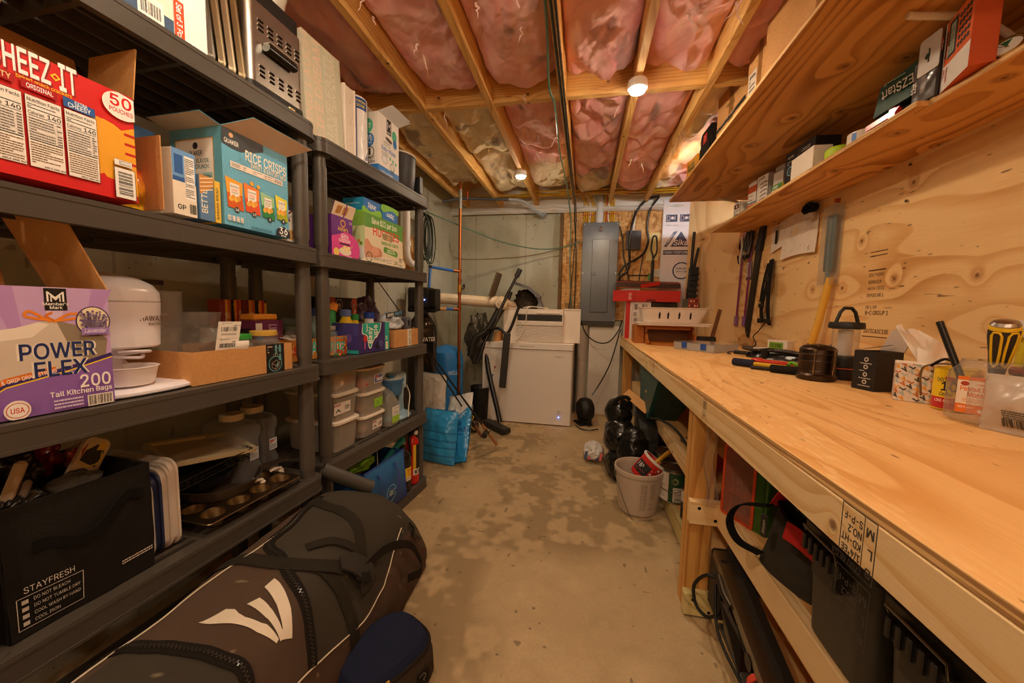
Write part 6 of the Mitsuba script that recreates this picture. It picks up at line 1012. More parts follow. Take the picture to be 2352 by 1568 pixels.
m=M('8a8074');m.box(-.707,-.233,3.8585,3.8595,.864,1.028);part(t,'grille_recess',m);m=M('dfd3c3');m.box(-.715,-.225,3.848,3.858,1.034,1.078,bev=.004);m.box(-.50,-.26,3.849,3.856,1.158,1.178,'eee4d6',.003);part(t,'control_band',m,'satin');A=Art();A.txt('Midea',0,0,.012,'6a6058',True,w=.036);A.geom(Point(-.008,.005).buffer(.007).exterior.buffer(.001),'6a6058');m=M();m.art(A,[-.69,3.848,1.050],RX,RZ);part(t,'lettering',m)
for s_,x0,x1 in((-1,-.86,-.717),(1,-.223,-.052)):
 m=M('e6dac9');m.box(x0,x1,3.90,3.915,.856,1.205,bev=.002);m.box(x0,x1,3.893,3.92,1.198,1.212,bev=.002);m.box(x0-.004 if s_<0 else x1-.008,x0+.012 if s_<0 else x1+.004,3.893,3.92,.856,1.212,bev=.002)
 for k in range(9):m.box(x0+.016+.014*k,x0+.020+.014*k,3.897,3.901,.862,1.196)
 part(t,'side_panel',m,'satin')
m=M('d8ccba');m.tube([(-.66,3.95,1.215),(-.58,3.93,1.228),(-.48,3.96,1.222),(-.40,4.0,1.212)],.006,sub=5);m.tube([(-.58,3.93,1.226),(-.605,3.846,1.20),(-.61,3.845,1.08),(-.64,3.84,.96),(-.70,3.815,.868),(-.66,3.79,.858),(-.60,3.81,.8575)],.006,sub=6);part(t,'cord',m)
m=M();m.box(-.285,.78,4.345,4.378,1.10,2.305);m.put(thing('backing_board','large strand board behind the electrical panel','board'),'osb');m=M('6a5236');m.box(-.322,-.288,4.31,4.378,1.10,2.28);m.put(thing('wall_stud','dark upright board left of the strand board','board'),'matte')
A=Art();A.rect(0,0,.30,.002,'5a4630');A.rect(0,.10,.30,.002,'5a4630')
for k in range(2):A.greek(.04+.14*k,.02,.10,.07,5,'5a4630',k)
m=M();m.art(A,[-.28,4.345,1.20],RX,RZ);part('backing_board_001','printed_stamp',m)if 'backing_board_001' in scene else None
t=thing('electrical_panel','grey steel electrical panel with cables entering its top','panel');m=M('5b6267');m.box(-.065,.325,4.29,4.345,1.08,2.175,bev=.004);m.box(-.055,.315,4.30,4.35,1.02,1.09,'2a2722');part(t,'cover',m,'gloss');m=M('565c61');m.box(.045,.232,4.279,4.288,1.185,1.99,bev=.003);m.box(.040,.237,4.286,4.2895,1.178,1.997,'3a3f43');part(t,'door',m,'gloss');m=M('4a5055');m.box(.048,.09,4.275,4.2795,1.59,1.632,bev=.002);m.box(.064,.074,4.273,4.277,1.60,1.62,'23272a');part(t,'door__latch'.split('__')[0]if False else 'latch',m,'gloss')
for x,z in((-.05,2.155),(.31,2.155),(-.05,1.10),(.31,1.10),(-.05,1.62),(.31,1.62)):m=M('b9bcbc');m.cyl([x,4.291,z],[x,4.286,z],.006,n=12);part(t,'screw',m,'metal')
m=M('1d1c1c');m.rbox(.118,.146,4.268,4.289,2.075,2.125,.012,axis=1);m.cyl([.132,4.2675,2.098],[.132,4.266,2.098],.008,n=14,col='c03a2a');m.put(thing('magnetic_hook','small black hook with red dot on the panel cover','hook'),'gloss')
m=M('c6c8c6');m.cyl([.112,4.325,2.17],[.112,4.325,2.47],.042,n=28);m.put(thing('conduit','white service conduit rising from the panel top','conduit'))
YC=['d8ab1e','d8ab1e','d2a41c','e6dfd2','d8ab1e','d4a81f','d8ab1e','c9582a','e4ddd0','d8ab1e','d0a01a','d8ab1e']
for k,c in enumerate(YC):
 x=(-.055+.021*k)if k<6 else(.165+.020*(k-6));xe=x+(.10 if k<6 else-.10)*.2;top_x=-.12+.02*k if k<6 else .10+.012*k
 m=M(c);m.tube([(x+.012*((k%3)-1),4.33,2.165),(x,4.332,2.22),(x,4.332,2.36),(x+(top_x-x)*.4,4.31,2.44),(top_x-.05,4.20-.006*k,2.475),(top_x-.22,4.14,2.48+.004*(k%3))],.0065,n=8,sub=5);m.put(thing('panel_cable','yellow, white and orange cables running down into the panel','cable','cables entering the electrical panel'),'gloss')
for z,x0,x1 in((2.262,-.075,.07),(2.268,.155,.30)):m=M('b8503a');m.box(x0,x1,4.322,4.326,z,z+.008);m.put(thing('cable_strap','red strap across the cables '+('left' if x0<0 else 'right')+' of the white conduit','strap'))
for k in range(9):
 y=4.10+.022*(k%4);z=2.43+.014*(k//4)+.004*(k%3);rg=np.random.default_rng(k);xs=np.linspace(-1.30 if k%2 else-.75,1.3,14)
 m=M(('c99a26','b98a1e','d2a833')[k%3]);m.tube(np.stack([xs,y+rg.normal(0,.008,14),z+rg.normal(0,.006,14)],1),.006,n=6,sub=3);m.put(thing('ceiling_cable','yellow cables running across the joist bays near the back wall','cable','yellow cables along the back wall'),'gloss')
m=M('22252a');m.rbox(.405,.560,4.28,4.345,1.875,2.075,.008,axis=1);m.put(thing('network_box','dark grey wall box on the strand board right of the panel','box'),'gloss')
for lab,pts,r in(('thick black cable looping from the ceiling past the dark wall box',[(.72,4.25,2.42),(.60,4.28,2.40),(.50,4.30,2.28),(.45,4.27,2.10),(.44,4.26,1.90),(.45,4.28,1.72),(.42,4.29,1.63),(.36,4.30,1.58),(.35,4.31,1.52)],.013),('black cable in a wide loop right of the dark wall box',[(.72,4.26,2.42),(.64,4.30,2.30),(.62,4.32,2.12),(.64,4.32,1.98),(.60,4.31,1.84),(.50,4.30,1.76),(.40,4.30,1.70),(.34,4.31,1.60)],.011),('thin black cable from the panel corner down behind the red carton',[(.33,4.31,2.13),(.37,4.33,2.0),(.39,4.33,1.8),(.44,4.33,1.62),(.46,4.33,1.5)],.007),('thin black cable below the wide loop',[(.60,4.33,1.85),(.58,4.335,1.7),(.56,4.335,1.5)],.005)):
 m=M('1c1b1c');m.tube(pts,r,sub=7,n=10);m.put(thing('cable',lab,'cable'),'gloss')
m=M('e2dcd0');m.tube([(.50,4.335,2.30),(.49,4.335,2.2),(.485,4.335,2.08)],.007);m.tube([(.47,4.335,2.30),(.478,4.335,2.2),(.47,4.335,2.08)],.006);m.put(thing('cable','white cables above the dark wall box','cable'))
m=M('d6c384');m.box(.625,.755,4.335,4.3445,1.76,2.06);m.put(thing('note_sheet','pale yellow sheet pinned to the strand board','paper'),'matte')
t=thing('flyswatter','black hook-shaped tool hanging over the yellow sheet','tool');m=M('17150f');m.tube([(.70,4.325,1.52),(.70,4.325,1.78),(.675,4.325,1.88),(.685,4.325,2.0),(.705,4.325,2.025),(.725,4.325,2.0),(.735,4.325,1.86),(.70,4.325,1.78)],.008,sub=5);m.box(.685,.715,4.32,4.332,1.50,1.76,bev=.003);m.put(t)
m=M('d9d4c6');m.box(.715,.775,4.33,4.3445,1.585,1.665,bev=.003);m.box(.722,.768,4.329,4.331,1.595,1.655,'b3ad98');m.put(thing('wall_plate','small white square wall plate beside the black tool','plate'));m=M('1d1c1c');m.cyl([.44,4.33,1.60],[.66,4.33,1.60],.005,n=8);m.box(.66,.678,4.32,4.34,1.55,1.62,'4a8a3a');m.put(thing('antenna','thin black rod with green plug on the strand board','rod'))
t=thing('foam_board','white insulation board with dark blue printing in the far right corner','board');m=M('d6d3d6');m.box(.775,1.16,4.30,4.34,.918,2.40,bev=.003);part(t,'board',m,'satin')
NV='262a4c';A=Art()
for x in(.03,.17):A.rect(x,1.245,.115,.075,NV);A.line([(x+.012,1.255),(x+.012,1.31),(x+.04,1.30),(x+.04,1.262),(x+.012,1.255)],.004,'d6d3d6');A.circ(x+.065,1.285,.016,'d6d3d6');A.line([(x+.09,1.265),(x+.09,1.305)],.006,'d6d3d6')
A.greek(.03,1.205,.13,.008,1,'555',2);A.poly([(.09,.985),(.29,.985),(.19,1.145)],NV);A.txt('Sika',.118,1.0,.055,'d6d3d6',True,skew=.15,w=.145);A.poly([(.022,.985),(.055,.985),(.152,1.145),(.118,1.145)],NV);A.txt('R-Matte Plus-3',.052,1.0,.018,'d6d3d6',True,ang=58,w=.16);A.rect(.02,.90,.36,.048,NV);A.txt('HIGH PERFORMANCE',.028,.911,.026,'d6d3d6',True,w=.34)
A.geom(Point(.215,.73).buffer(.085).exterior.buffer(.006),NV);A.txt('COMPLIANT',.215,.745,.018,NV,True,al='c',w=.12);A.txt('INSULATION',.215,.715,.014,NV,True,al='c',w=.10)
m=M();m.art(A,[.775,4.30,.918],RX,RZ);part(t,'print',m)
m=M('d8cfc0');m.box(.05,.40,4.33,4.378,0,1.03,bev=.003);m.put(thing('wall_panel','white painted panel below the electrical panel','panel'));m=M('b9ae9e');m.cyl([-.02,4.32,0],[-.02,4.32,1.03],.05,n=26);m.cyl([-.02,4.32,.62],[-.02,4.32,1.03],.056,n=26,col='a89c8c');m.put(thing('drain_pipe','grey vertical pipe beside the white wall panel','pipe'));m=M('3a342c');m.cyl([-.09,4.30,.02],[-.09,4.30,.86],.012,n=10);m.put(thing('pipe','thin dark pipe behind the freezer corner','pipe'))
t=thing('fan','small black floor fan beside the freezer','fan');FNm=frame([.03,3.94,0],25);m=M('17140f');m.tf=FNm;m.lathe([(0,-.07),(.09,-.065),(.12,-.03),(.125,.02),(.11,.06)],at=mv(0,0,.155)@rot(RY,90),n=32);part(t,'housing',m,'satin')
m=M('211d19');m.tf=FNm
for q in range(6):m.tube(np.stack([np.full(32,.062-.003*q),.02*q*np.cos(np.linspace(0,6.28,33)[:-1])+0,.155+(.018*q+.012)*np.sin(np.linspace(0,6.28,33)[:-1])],1)if False else[(.062,(.018*q+.012)*math.cos(a),.155+(.018*q+.012)*math.sin(a))for a in np.linspace(0,6.28,33)[:-1]],.0025,closed=True,n=5)
for q in range(10):a=q*.628;m.tube([(.066,.012*math.cos(a),.155+.012*math.sin(a)),(.06,.108*math.cos(a),.155+.108*math.sin(a))],.002,n=5)
part(t,'grille',m);m=M('17140f');m.tf=FNm;m.box(-.09,.06,-.09,.09,0,.018,bev=.006);m.box(-.02,.02,-.135,-.12,.01,.19,bev=.004);m.box(-.02,.02,.12,.135,.01,.19,bev=.004);part(t,'stand',m)
def rf(x,y,z=.9185,a=-90):return frame([x,y,z],a)
RED='c5291c'
A=Art();A.rect(0,0,.25,.385,'e2d6c8');A.rect(0,0,.045,.385,RED)
for k,(x,y,w,h)in enumerate(((.085,.30,.035,.06),(.16,.30,.06,.06),(.08,.235,.03,.04),(.085,.17,.035,.045),(.08,.06,.03,.07),(.16,.18,.035,.08),(.15,.06,.05,.05))):A.rect(x,y,w,h,'b9ab9c');A.greek(x+.004,y+.004,w-.008,h-.008,4,'4a4038',k,.6)
A.line([(.065,.05),(.065,.33)],.002,'b0483a')
carton(rf(.412,4.06,.9185,0),0,0,0,.25,.16,.385,'d9cdbe',A).put(thing('tool_carton','upright red and white carton with small diagrams at the far bench end','box'))
m=M('1c1a19');m.box(.67,.93,4.10,4.24,.9185,1.30,bev=.006);m.put(thing('tool_case','black case standing at the far bench end under the open red carton','case'),'gloss')
t=thing('tool_carton','open red tool carton with raised lid and papers at the far bench end','box');RB=rf(.42,4.03,1.3045,2)
A=Art();A.rect(0,0,.52,.115,RED);A.poly([(.19,.0),(.20,.022),(.27,.022),(.285,0)],'7a1a12');A.line([(.19,.001),(.20,.024),(.27,.024),(.285,.001)],.003,'2a1410')
B=Art();B.rect(0,0,.19,.115,RED);B.txt('Milwaukee',.01,.085,.018,'ece2d6',True,skew=.3,w=.07);B.rect(.09,.02,.03,.055,'1c1714');B.circ(.105,.075,.015,'1c1714');B.rect(.075,.022,.06,.012,'241d1a');B.greek(.015,.012,.04,.03,4,'dcc8bc',3);B.greek(.15,.02,.03,.07,5,'dcc8bc',5)
part(t,'carton',open_carton(RB,0,0,0,.52,.19,.115,RED,'4a2f22',A,None,.003),'satin')
m=M();m.tf=RB;slab(m,[0,.001,.0],[-.14,.06,0],[0,0,.112],.003,'a8261a',RED);m.art(B,[-.125,.054,0],[.905,-.40,0],RZ);part(t,'end_flap',m,'satin')
m=M();m.tf=RB;slab(m,[-.12,.0,.200],[.64,.03,-.012],[.02,.17,.03],.003,'3a2a22',RED);slab(m,[-.12,-.001,.200],[.64,.03,-.012],[.0,-.02,-.05],.003,RED,'3a2a22')
C_=Art();C_.rect(0,0,.64,.062,RED);C_.txt('Milwaukee',.10,.035,.022,'ece2d6',True,skew=.3,w=.09);C_.poly([(.24,.005),(.22,.05),(.29,.055),(.31,.02)],'2a211d');C_.rect(.31,.020,.19,.016,'1a1513');C_.greek(.33,.023,.15,.009,1,'d6c6b8',3);C_.greek(.10,.008,.08,.018,3,'dcc8bc',3);C_.rect(.55,.035,.06,.02,'d9c0b2')
m.art(C_,[-.12,-.0225,.148],[1,.047,-.019],[0,.37,.93]);part(t,'lid',m,'satin')
m=M();m.tf=RB;slab(m,[.12,-.03,.135],[.19,.01,.035],[.0,-.012,.038],.003,RED,'4a2f22');part(t,'tuck_flap',m,'satin');m=M();m.tf=RB;m.hull([(-.06,.02,.11),(.13,.02,.112),(.10,.04,.185),(.02,.03,.165),(-.06,.10,.12)],'cfc6bd');part(t,'paper',m,'matte')
t=thing('letter_organizer','orange-brown wooden desk organizer with scalloped sides under the white tray','organizer');OF=rf(.53,3.36,.9185,0);WD='a8621e';sc_=spline([(.0,0),(0,.03),(.05,.05),(.07,.085),(.12,.10),(.13,.15)],5);side=np.vstack([sc_,[(.30,.15),(.30,0)]])
for x in(.0,.395):m=M('a05a1c');m.prism(side[::-1],x,x+.018,axis=0,at=OF);part(t,'side_panel',m,'satin')
m=M(WD);m.prism([(.018,.03),(.06,-.05),(.30,-.07),(.395,.03),(.395,.28),(.018,.28)],0,.016,at=OF);part(t,'floor_board',m);m=M(WD);m.box(-.02,.40,.11,.32,.15,.165,bev=.004,at=OF);m.box(.0,.38,.12,.14,.128,.15,'b56c24',.003,at=OF);part(t,'top_board',m);m=M('7a4414');m.box(.018,.395,.285,.298,.016,.15,at=OF);part(t,'back_board',m);m=M(WD);m.box(-.09,-.005,.14,.32,0,.165,bev=.003,at=OF);part(t,'corner_block',m)
t=thing('planter_tray','white plastic planter with slotted sides on a flat saucer','planter');m=M('dccbba');PF=rf(.50,3.38,1.0845,0);m.rbox(-.045,.545,.0,.28,0,.022,.02,at=PF);m.box(-.05,.55,-.005,.285,.014,.024,bev=.003,at=PF);part(t,'saucer',m)
m=M('e0d0c0');loft(m,[sup(.235,.105,.245,.14,.026,5),sup(.24,.108,.245,.14,.04,5),sup(.285,.13,.26,.14,.145,5),sup(.295,.138,.262,.14,.150,5),sup(.297,.14,.262,.14,.157,5),sup(.278,.125,.26,.14,.157,5),sup(.235,.10,.245,.14,.05,5),sup(.01,.01,.245,.14,.048,5)],at=PF);part(t,'trough',m)
for k,x in enumerate((.13,.20,.29,.38)):m=M('2a2420');yy=.028-.0;m.prism([(x-.006,.065),(x+.006,.065),(x+.008,.095),(x+.016,.112),(x,.125),(x-.016,.112),(x-.008,.095)]if k>1 else[(x-.005,.065),(x+.005,.065),(x+.006,.10),(x,.118),(x-.006,.10)],.0145,.0165,axis=1,at=PF@rot(RX,-9,(0,.015,.09)))if False else m.hull([(x-.006,.0275,.06),(x+.006,.0275,.06),(x+.008,.018,.10),(x-.008,.018,.10),(x,.012,.122),(x-.006,.030,.06),(x+.006,.030,.06)],at=PF);part(t,'slot',m,'matte')
t=thing('hatchet','hatchet with brown wooden handle and black head leaning beside the organizer','hatchet');m=M('6a4022');m.hull([(1.125,3.50,1.24),(1.155,3.50,1.23),(1.135,3.52,1.24),(1.055,3.44,1.0),(1.09,3.44,.995),(1.075,3.47,1.0)]);part(t,'handle',m);m=M('1e1b19');m.box(.95,1.10,3.42,3.46,.9185,1.0,bev=.008);A=Art();A.greek(0,0,.07,.010,1,'c9b9a6',2);m.art(A,[.98,3.42,.945],RX,RZ);part(t,'head_cover',m)
A=Art();A.rect(0,0,.10,.085,'8a3a2a')
for k in range(7):A.circ(.012+.013*k,.02+.04*(k%2),.009,('c98a7a','e0c4b0','4a1c16')[k%3])
carton(rf(.88,3.50,1.2425,20),0,0,0,.10,.09,.08,'4a4636',A).put(thing('small_carton','small red patterned carton lying on the white planter','box'))
t=thing('rifle_case','black folded tripod with two upright rods standing in the far right corner','tripod');m=M('171615');m.cyl([1.02,4.10,.93],[1.055,4.14,2.02],.014,n=12);part(t,'rod',m);m=M('191716');m.cyl([1.04,4.08,1.55],[1.10,4.12,1.86],.017,.012,n=12);part(t,'rod',m);m=M('141312');m.hull([(1.0,4.03,1.28),(1.08,4.03,1.32),(1.10,4.06,1.66),(1.02,4.06,1.66),(1.0,4.10,1.28),(1.08,4.10,1.32),(1.10,4.12,1.66),(1.02,4.12,1.66)]);m.box(1.0,1.12,4.02,4.08,1.20,1.29,bev=.01);part(t,'body',m)
for k in range(5):m=M('0e0d0c');m.box(1.015,1.095,4.022,4.035,1.36+.055*k,1.38+.055*k);part(t,'ridge',m)
t=thing('organizer_case','clear plastic organizer case with blue latches lying on the bench','case');CFm=rf(.90,2.83,.9195,38);m=M('cfc8bd');m.box(0,.28,0,.34,0,.006,at=CFm);
for q in((0,.28,0,.003),(0,.28,.337,.34),(0,.003,0,.34),(.277,.28,0,.34)):m.box(q[0],q[1],q[2],q[3],0,.052,at=CFm)
for k in range(4):m.box(.003+.055*(k+1),.005+.055*(k+1),.003,.337,.006,.045,at=CFm)
part(t,'body',m,'haze_plastic');m=M('cfc8bd');m.box(0,.28,0,.34,.053,.060,bev=.002,at=CFm);part(t,'lid',m,'thin_clear');rg=np.random.default_rng(5)
for y in(.06,.22):m=M('2c4f9c');m.box(-.006,-.001,y,y+.045,.012,.058,bev=.002,at=CFm);part(t,'latch',m)
m=M('4a463e')
for k in range(70):a=rg.uniform(0,6.28);p=np.array([rg.uniform(.02,.26),rg.uniform(.02,.32),rg.uniform(.009,.02)]);m.cyl(p,p+np.array([math.cos(a),math.sin(a),0])*.018,.0016,n=5,col=('4a463e','8a8478','6a5a34')[k%3])
k_=part(t,'screws',m,'metal');labels[k_]={'kind':'stuff'}
t=thing('umbrella','folded black umbrella lying on the bench before the plywood wall','umbrella');m=M('15130f');UF=rf(1.07,2.72,.95,-42);m.hull([(0,-.02,-.03),(.05,-.045,-.031),(.30,-.045,-.031),(.36,-.02,-.03),(.36,.02,.0),(.30,.045,.012),(.05,.045,.012),(0,.02,0),(.10,0,.028),(.28,0,.028)],at=UF)
for k in range(5):m.tube([(.02,-.03+.014*k,.015),(.18,-.035+.017*k,.032-.004*abs(k-2)),(.34,-.025+.012*k,.015)],.006,'1d1a16',sub=5,at=UF)
part(t,'canopy',m,'film');m=M('15130f');m.cyl([-.08,0,-.01],[.01,0,-.01],.013,n=14,at=UF);m.tube([(-.08,0,-.01),(-.105,-.01,-.012),(-.11,-.03,-.02),(-.085,-.035,-.022)],.0035,sub=4,at=UF);part(t,'handle',m);m=M('24201b');m.box(.10,.13,-.05,.05,-.03,.034,bev=.008,at=UF);part(t,'strap',m,'weave')
def rodt(name,lab,cat,p0,p1,r,c,tip=None):
 t=thing(name,lab,cat);m=M(c);m.cyl(p0,p1,r,n=16);part(t,'shaft',m);
 if tip:p0,p1=np.array(p0),np.array(p1);d=(p1-p0)/np.linalg.norm(p1-p0);m=M(tip[0]);m.cyl(p0-d*tip[1],p0+d*tip[2],tip[3],n=18);m.cyl(p0-d*(tip[1]+.004),p0-d*tip[1],tip[3]*.8,tip[3],n=18);part(t,'grip',m,'matte')
 return t
rodt('mallet','yellow-shafted hammer with dark rubber end lying before the umbrella','hammer',(.86,2.17,.940),(1.06,1.98,.940),.011,'d2a91c',('24263a',.07,.03,.020))
rodt('pliers','black ribbed handle nearest the camera beside the dark lantern','handle',(.93,2.0,.938),(1.03,1.93,.938),.014,'17140f',('1c1814',.03,.08,.019));rodt('pliers','black rubber handle under the yellow-shafted hammer','handle',(.85,2.10,.928),(1.0,2.0,.928),.009,'191612')
m=M('c9342c');m.tube([(.95,2.23,.955),(.90,2.20,.957),(.905,2.17,.955),(1.0,2.12,.952),(1.10,2.05,.95)],.010,sub=6,n=12);m.put(thing('bungee_cord','red looped rubber cord lying before the umbrella','cord'),'gloss');m=M('6cae28');m.tube([(.98,2.02,.955),(1.0,2.03,.968),(1.02,2.0,.955),(1.04,2.01,.968),(1.055,1.97,.955),(1.07,1.98,.965)],.008,sub=5,n=10);m.put(thing('bungee_cord','bright green twisted cord beside the dark lantern','cord'),'gloss')
carton(rf(1.28,2.93,.9185,-62),0,0,0,.14,.07,.105,'d9cfc2',(lambda a:(a.rect(0,0,.14,.105,'ddd3c6'),a.rect(.012,.045,.10,.045,'6f9a2a'),a.txt('CLYNK',.024,.056,.024,'1c2410',True,w=.076),a.txt('storage',.07,.022,.010,'3a3a34',w=.04),a)[-1])(Art()),None).put(thing('tea_carton','white carton with green CLYNK label against the plywood wall','box'))
m=M('cfc6ba');m.box(1.24,1.36,2.98,3.06,.9185,.958,bev=.004);m.put(thing('small_carton','low white carton left of the green-labelled one','box'));m=M('5a5148');m.box(1.25,1.36,3.10,3.30,.9185,.945,bev=.01);m.put(thing('cloth_strap','grey folded strap lying behind the umbrella','strap'),'weave')
t=thing('lantern','dark bronze collapsible camping lantern on the bench','lantern');LNm=mv(1.015,1.86,.9185);BZc='4a3f37';m=M(BZc);m.lathe([(0,0),(.068,0),(.072,.006),(.072,.022),(.066,.030),(.066,.038),(.068,.040),(.066,.044),(.066,.082),(.068,.085),(.066,.089),(.066,.112),(.068,.115),(.066,.118),(.066,.135),(.060,.142),(.050,.150),(.02,.156),(0,.157)],n=48,at=LNm);part(t,'body',m,'metal')
for a in(-2.2,-1.2,.9):m=M('a08a74');c,s=math.cos(a),math.sin(a);m.tube([(.071*c,.071*s,.03),(.073*c,.073*s,.06),(.073*c,.073*s,.12),(.066*c,.066*s,.138)],.0028,at=LNm);m.cyl([.066*c,.066*s,.134],[.076*c,.076*s,.134],.006,n=10,at=LNm);part(t,'wire',m,'chrome')
for k in range(6):a=k*1.047;m=M('7a6a5c');m.add(trimesh.creation.icosphere(1,.005),'7a6a5c',60,LNm@mv(.045*math.cos(a),.045*math.sin(a),.152));part(t,'rivet',m,'metal')
t=thing('lantern','black lantern with clear chamber and folding handle behind the bronze one','lantern');LN2=mv(1.15,1.92,.9185);m=M('1e1c1a');m.lathe([(0,0),(.052,0),(.056,.01),(.056,.045),(.053,.048),(.053,.053),(.056,.056),(.056,.095),(.05,.105),(0,.105)],n=32,at=LN2);m.lathe([(.05,.225),(.062,.228),(.064,.24),(.06,.255),(0,.258)],n=32,at=LN2);part(t,'body',m);m=M('d8603a');m.lathe([(.0545,.0485),(.0545,.0525)],n=32,at=LN2);part(t,'ring',m);m=M('cfc6bc');m.lathe([(.048,.105),(.048,.228)],n=32,at=LN2);part(t,'chamber',m,'thin_clear');m=M('cdbfae');m.lathe([(0,.105),(.026,.107),(.026,.22),(0,.222)],n=24,at=LN2);part(t,'lamp_tube',m);m=M('1e1c1a');m.tube([(-.05,-.01,.25),(-.035,-.01,.30),(-.02,-.01,.318),(.02,.01,.318),(.035,.01,.30),(.05,.01,.25)],.007,at=LN2);part(t,'handle',m)
t=thing('lamp_carton','open black and grey carton with white icons beside the tissue box','box');A=Art();A.rect(0,0,.085,.15,'1d1a19')
for k in range(4):A.circ(.048,.118-.029*k,.0085,'cfc4b6');A.circ(.048,.118-.029*k,.005,'3a3430');A.greek(.025,.1-.029*k,.046,.006,1,'cfc4b6',k)
BF2=rf(1.055,1.70,.9185,-74);part(t,'carton',open_carton(BF2,0,0,0,.085,.11,.15,'1d1a19','6a5f56',A),'satin');m=M();m.tf=BF2;slab(m,[0,.11,.15],[.085,0,0],[.03,.01,.085],.002,'b9a898','2a2624');part(t,'back_flap',m,'matte');m=M();m.tf=BF2;slab(m,[0,0,.15],[.06,0,.015],[.0,.09,.012],.002,'24211f','4a443e');part(t,'top_flap',m)
t=thing('tissue_box','tissue box with zigzag pattern and a tissue standing up','box');TB=rf(1.052,1.490,.9185,-33.0);W=.118;H=.128
def zig(a,seed):
 r=random.Random(seed);a.rect(0,0,W,H,'e2d6c6');cs=['e0a03a','a9b8b4','4a443c','c4713a']
 for i in range(8):
  for j in range(9):
   x,y=-.004+i*.0165,-.006+j*.0165+(i%2)*.008;c=cs[(i*3+j*5+seed)%4];g=LineString([(x,y+.010),(x+.011,y+.002),(x+.007,y+.016)if(i+j)%3 else(x+.016,y+.008)]).buffer(.0021,cap_style=2,join_style=2).intersection(sbox(0,0,W,H));a.geom(g,c)if not g.is_empty and r.random()<.86 else None
 return a
m=carton(TB,0,0,0,W,W,H,'e2d6c6',zig(Art(),1),zig(Art(),2));part(t,'box',m,'satin')
m=M('e8ded0');n=16;u,v=np.meshgrid(np.linspace(0,1,n),np.linspace(0,1,n));fan=np.stack([.055-.065*v*(1-u*.3)+.055*u*(1-.5*v)+.008*np.sin(u*14)*v,.06+.035*np.sin(u*5+v)*v,.126+.125*v-.02*u*v+.012*np.sin(u*9)*v],-1);m.grid(fan,thick=.0006,at=TB);fan2=np.stack([.05+.06*u+.02*v*(u-.3),.05+.028*np.sin(u*6+2)*v,.126+.115*v*(1-.5*u)],-1);m.grid(fan2,thick=.0006,at=TB);part(t,'tissue',m,'matte')
t=thing('coffee_can','yellow and red coffee can behind the tool jar','can');CN=mv(1.135,1.375,.9185);m=M('c9a51c');m.lathe([(0,.001),(.050,0),(.052,.003),(.0505,.006),(.0505,.126),(.052,.129),(.049,.131),(.047,.124),(0,.122)],n=40,at=CN);part(t,'body',m,'gloss');A=Art();A.rect(0,.006,.20,.12,'e3c11a');A.rect(0,.006,.20,.034,'b8222a');A.txt("CHOCK FULL O'",.02,.088,.012,'1f1c3a',True,w=.06);A.txt('10',.035,.062,.026,'1f1c3a',True,w=.035);A.poly([(.04,.105),(.075,.105),(.057,.085)],'b8222a');A.txt('Coffee',.032,.046,.011,'1f1c3a',True,skew=.2,w=.03);A.txt('LIKE NO OTHER',.02,.026,.008,'f0e2d6',True,w=.07);A.rect(.092,.045,.035,.075,'c7a516');A.greek(.095,.05,.03,.066,10,'5a4a10',3);A.geom(Point(.085,.016).buffer(.007).exterior.buffer(.0015),'f0e2d6');A.geom(Point(.103,.016).buffer(.007).exterior.buffer(.0015),'f0e2d6')
m=M();m.artfn(A,cylmap(.0505,0,-3.6),.01,CN);part(t,'label',m,'gloss');m=M('8a7a66');m.tube([(1.078,1.42,.95),(1.072,1.42,1.03),(1.085,1.40,1.055),(1.12,1.36,1.058),(1.10,1.34,1.02),(1.09,1.36,.96)],.0028,sub=5);m.tube([(1.08,1.40,1.05),(1.10,1.38,1.075),(1.12,1.36,1.06)],.004,'2a2622',sub=4);m.put(thing('wire_clip','bent steel wire clip hung over the rim of the coffee can','clip'),'metal')
t=thing('tool_jar','clear plastic jar with orange snack label full of tools','jar');JR=mv(1.075,1.215,.9195);m=M('d9d2c6');loft(m,[sup(.055,.055,0,0,0,3),sup(.066,.066,0,0,.008,3.4),sup(.066,.066,0,0,.135,3.4),sup(.056,.056,0,0,.152,2.4),sup(.054,.054,0,0,.170,2),sup(.056,.056,0,0,.172,2)],cap=False,at=JR)
for z in(.157,.164):m.tube(sup(.0545,.0545,0,0,z,2),.0013,closed=True,n=5,at=JR)
part(t,'body',m,'thin_clear');A=Art();A.rect(0,0,.082,.098,'dfceb8');A.rect(0,0,.082,.024,'d8702a');A.rect(0,.088,.082,.010,'d8702a');A.circ(.014,.079,.008,'a03a2a',ry=.006);A.poly([(.03,.079),(.075,.074),(.075,.083)],'d8702a');A.txt('TRAIL MIX',.045,.0765,.0045,'f4e6d6',True,w=.025);A.txt('Peanut Butter',.041,.060,.012,'d0642a',True,al='c',w=.070);A.txt('Monster',.041,.045,.012,'d0642a',True,al='c',w=.042);A.greek(.012,.028,.058,.013,3,'e0a070',4);A.txt('NET WT',.006,.013,.005,'f4e0cc',True)
for k in range(4):A.circ(.045+.009*k,.009,.005,'f0dcc4')
m=M();m.art(A,[-.054,.0415,.028],np.array([.55,-.835,0])*1,RZ,at=JR@mv(-.004,-.012,0))if False else m.artfn(A,lambda x,y,l:np.stack([-.0655-l+0*x,.040-x,.030+y],1)@np.array([[math.cos(.62),math.sin(.62),0],[-math.sin(.62),math.cos(.62),0],[0,0,1]]),0,JR);part(t,'label',m,'satin')
crumple(JR,(.02,-.01,.065),(.036,.036,.055),4,('1c2f7a','27408f'),2.4,.3).put(thing('blue_glove','blue rubber thing inside the clear tool jar','glove'),'gloss')
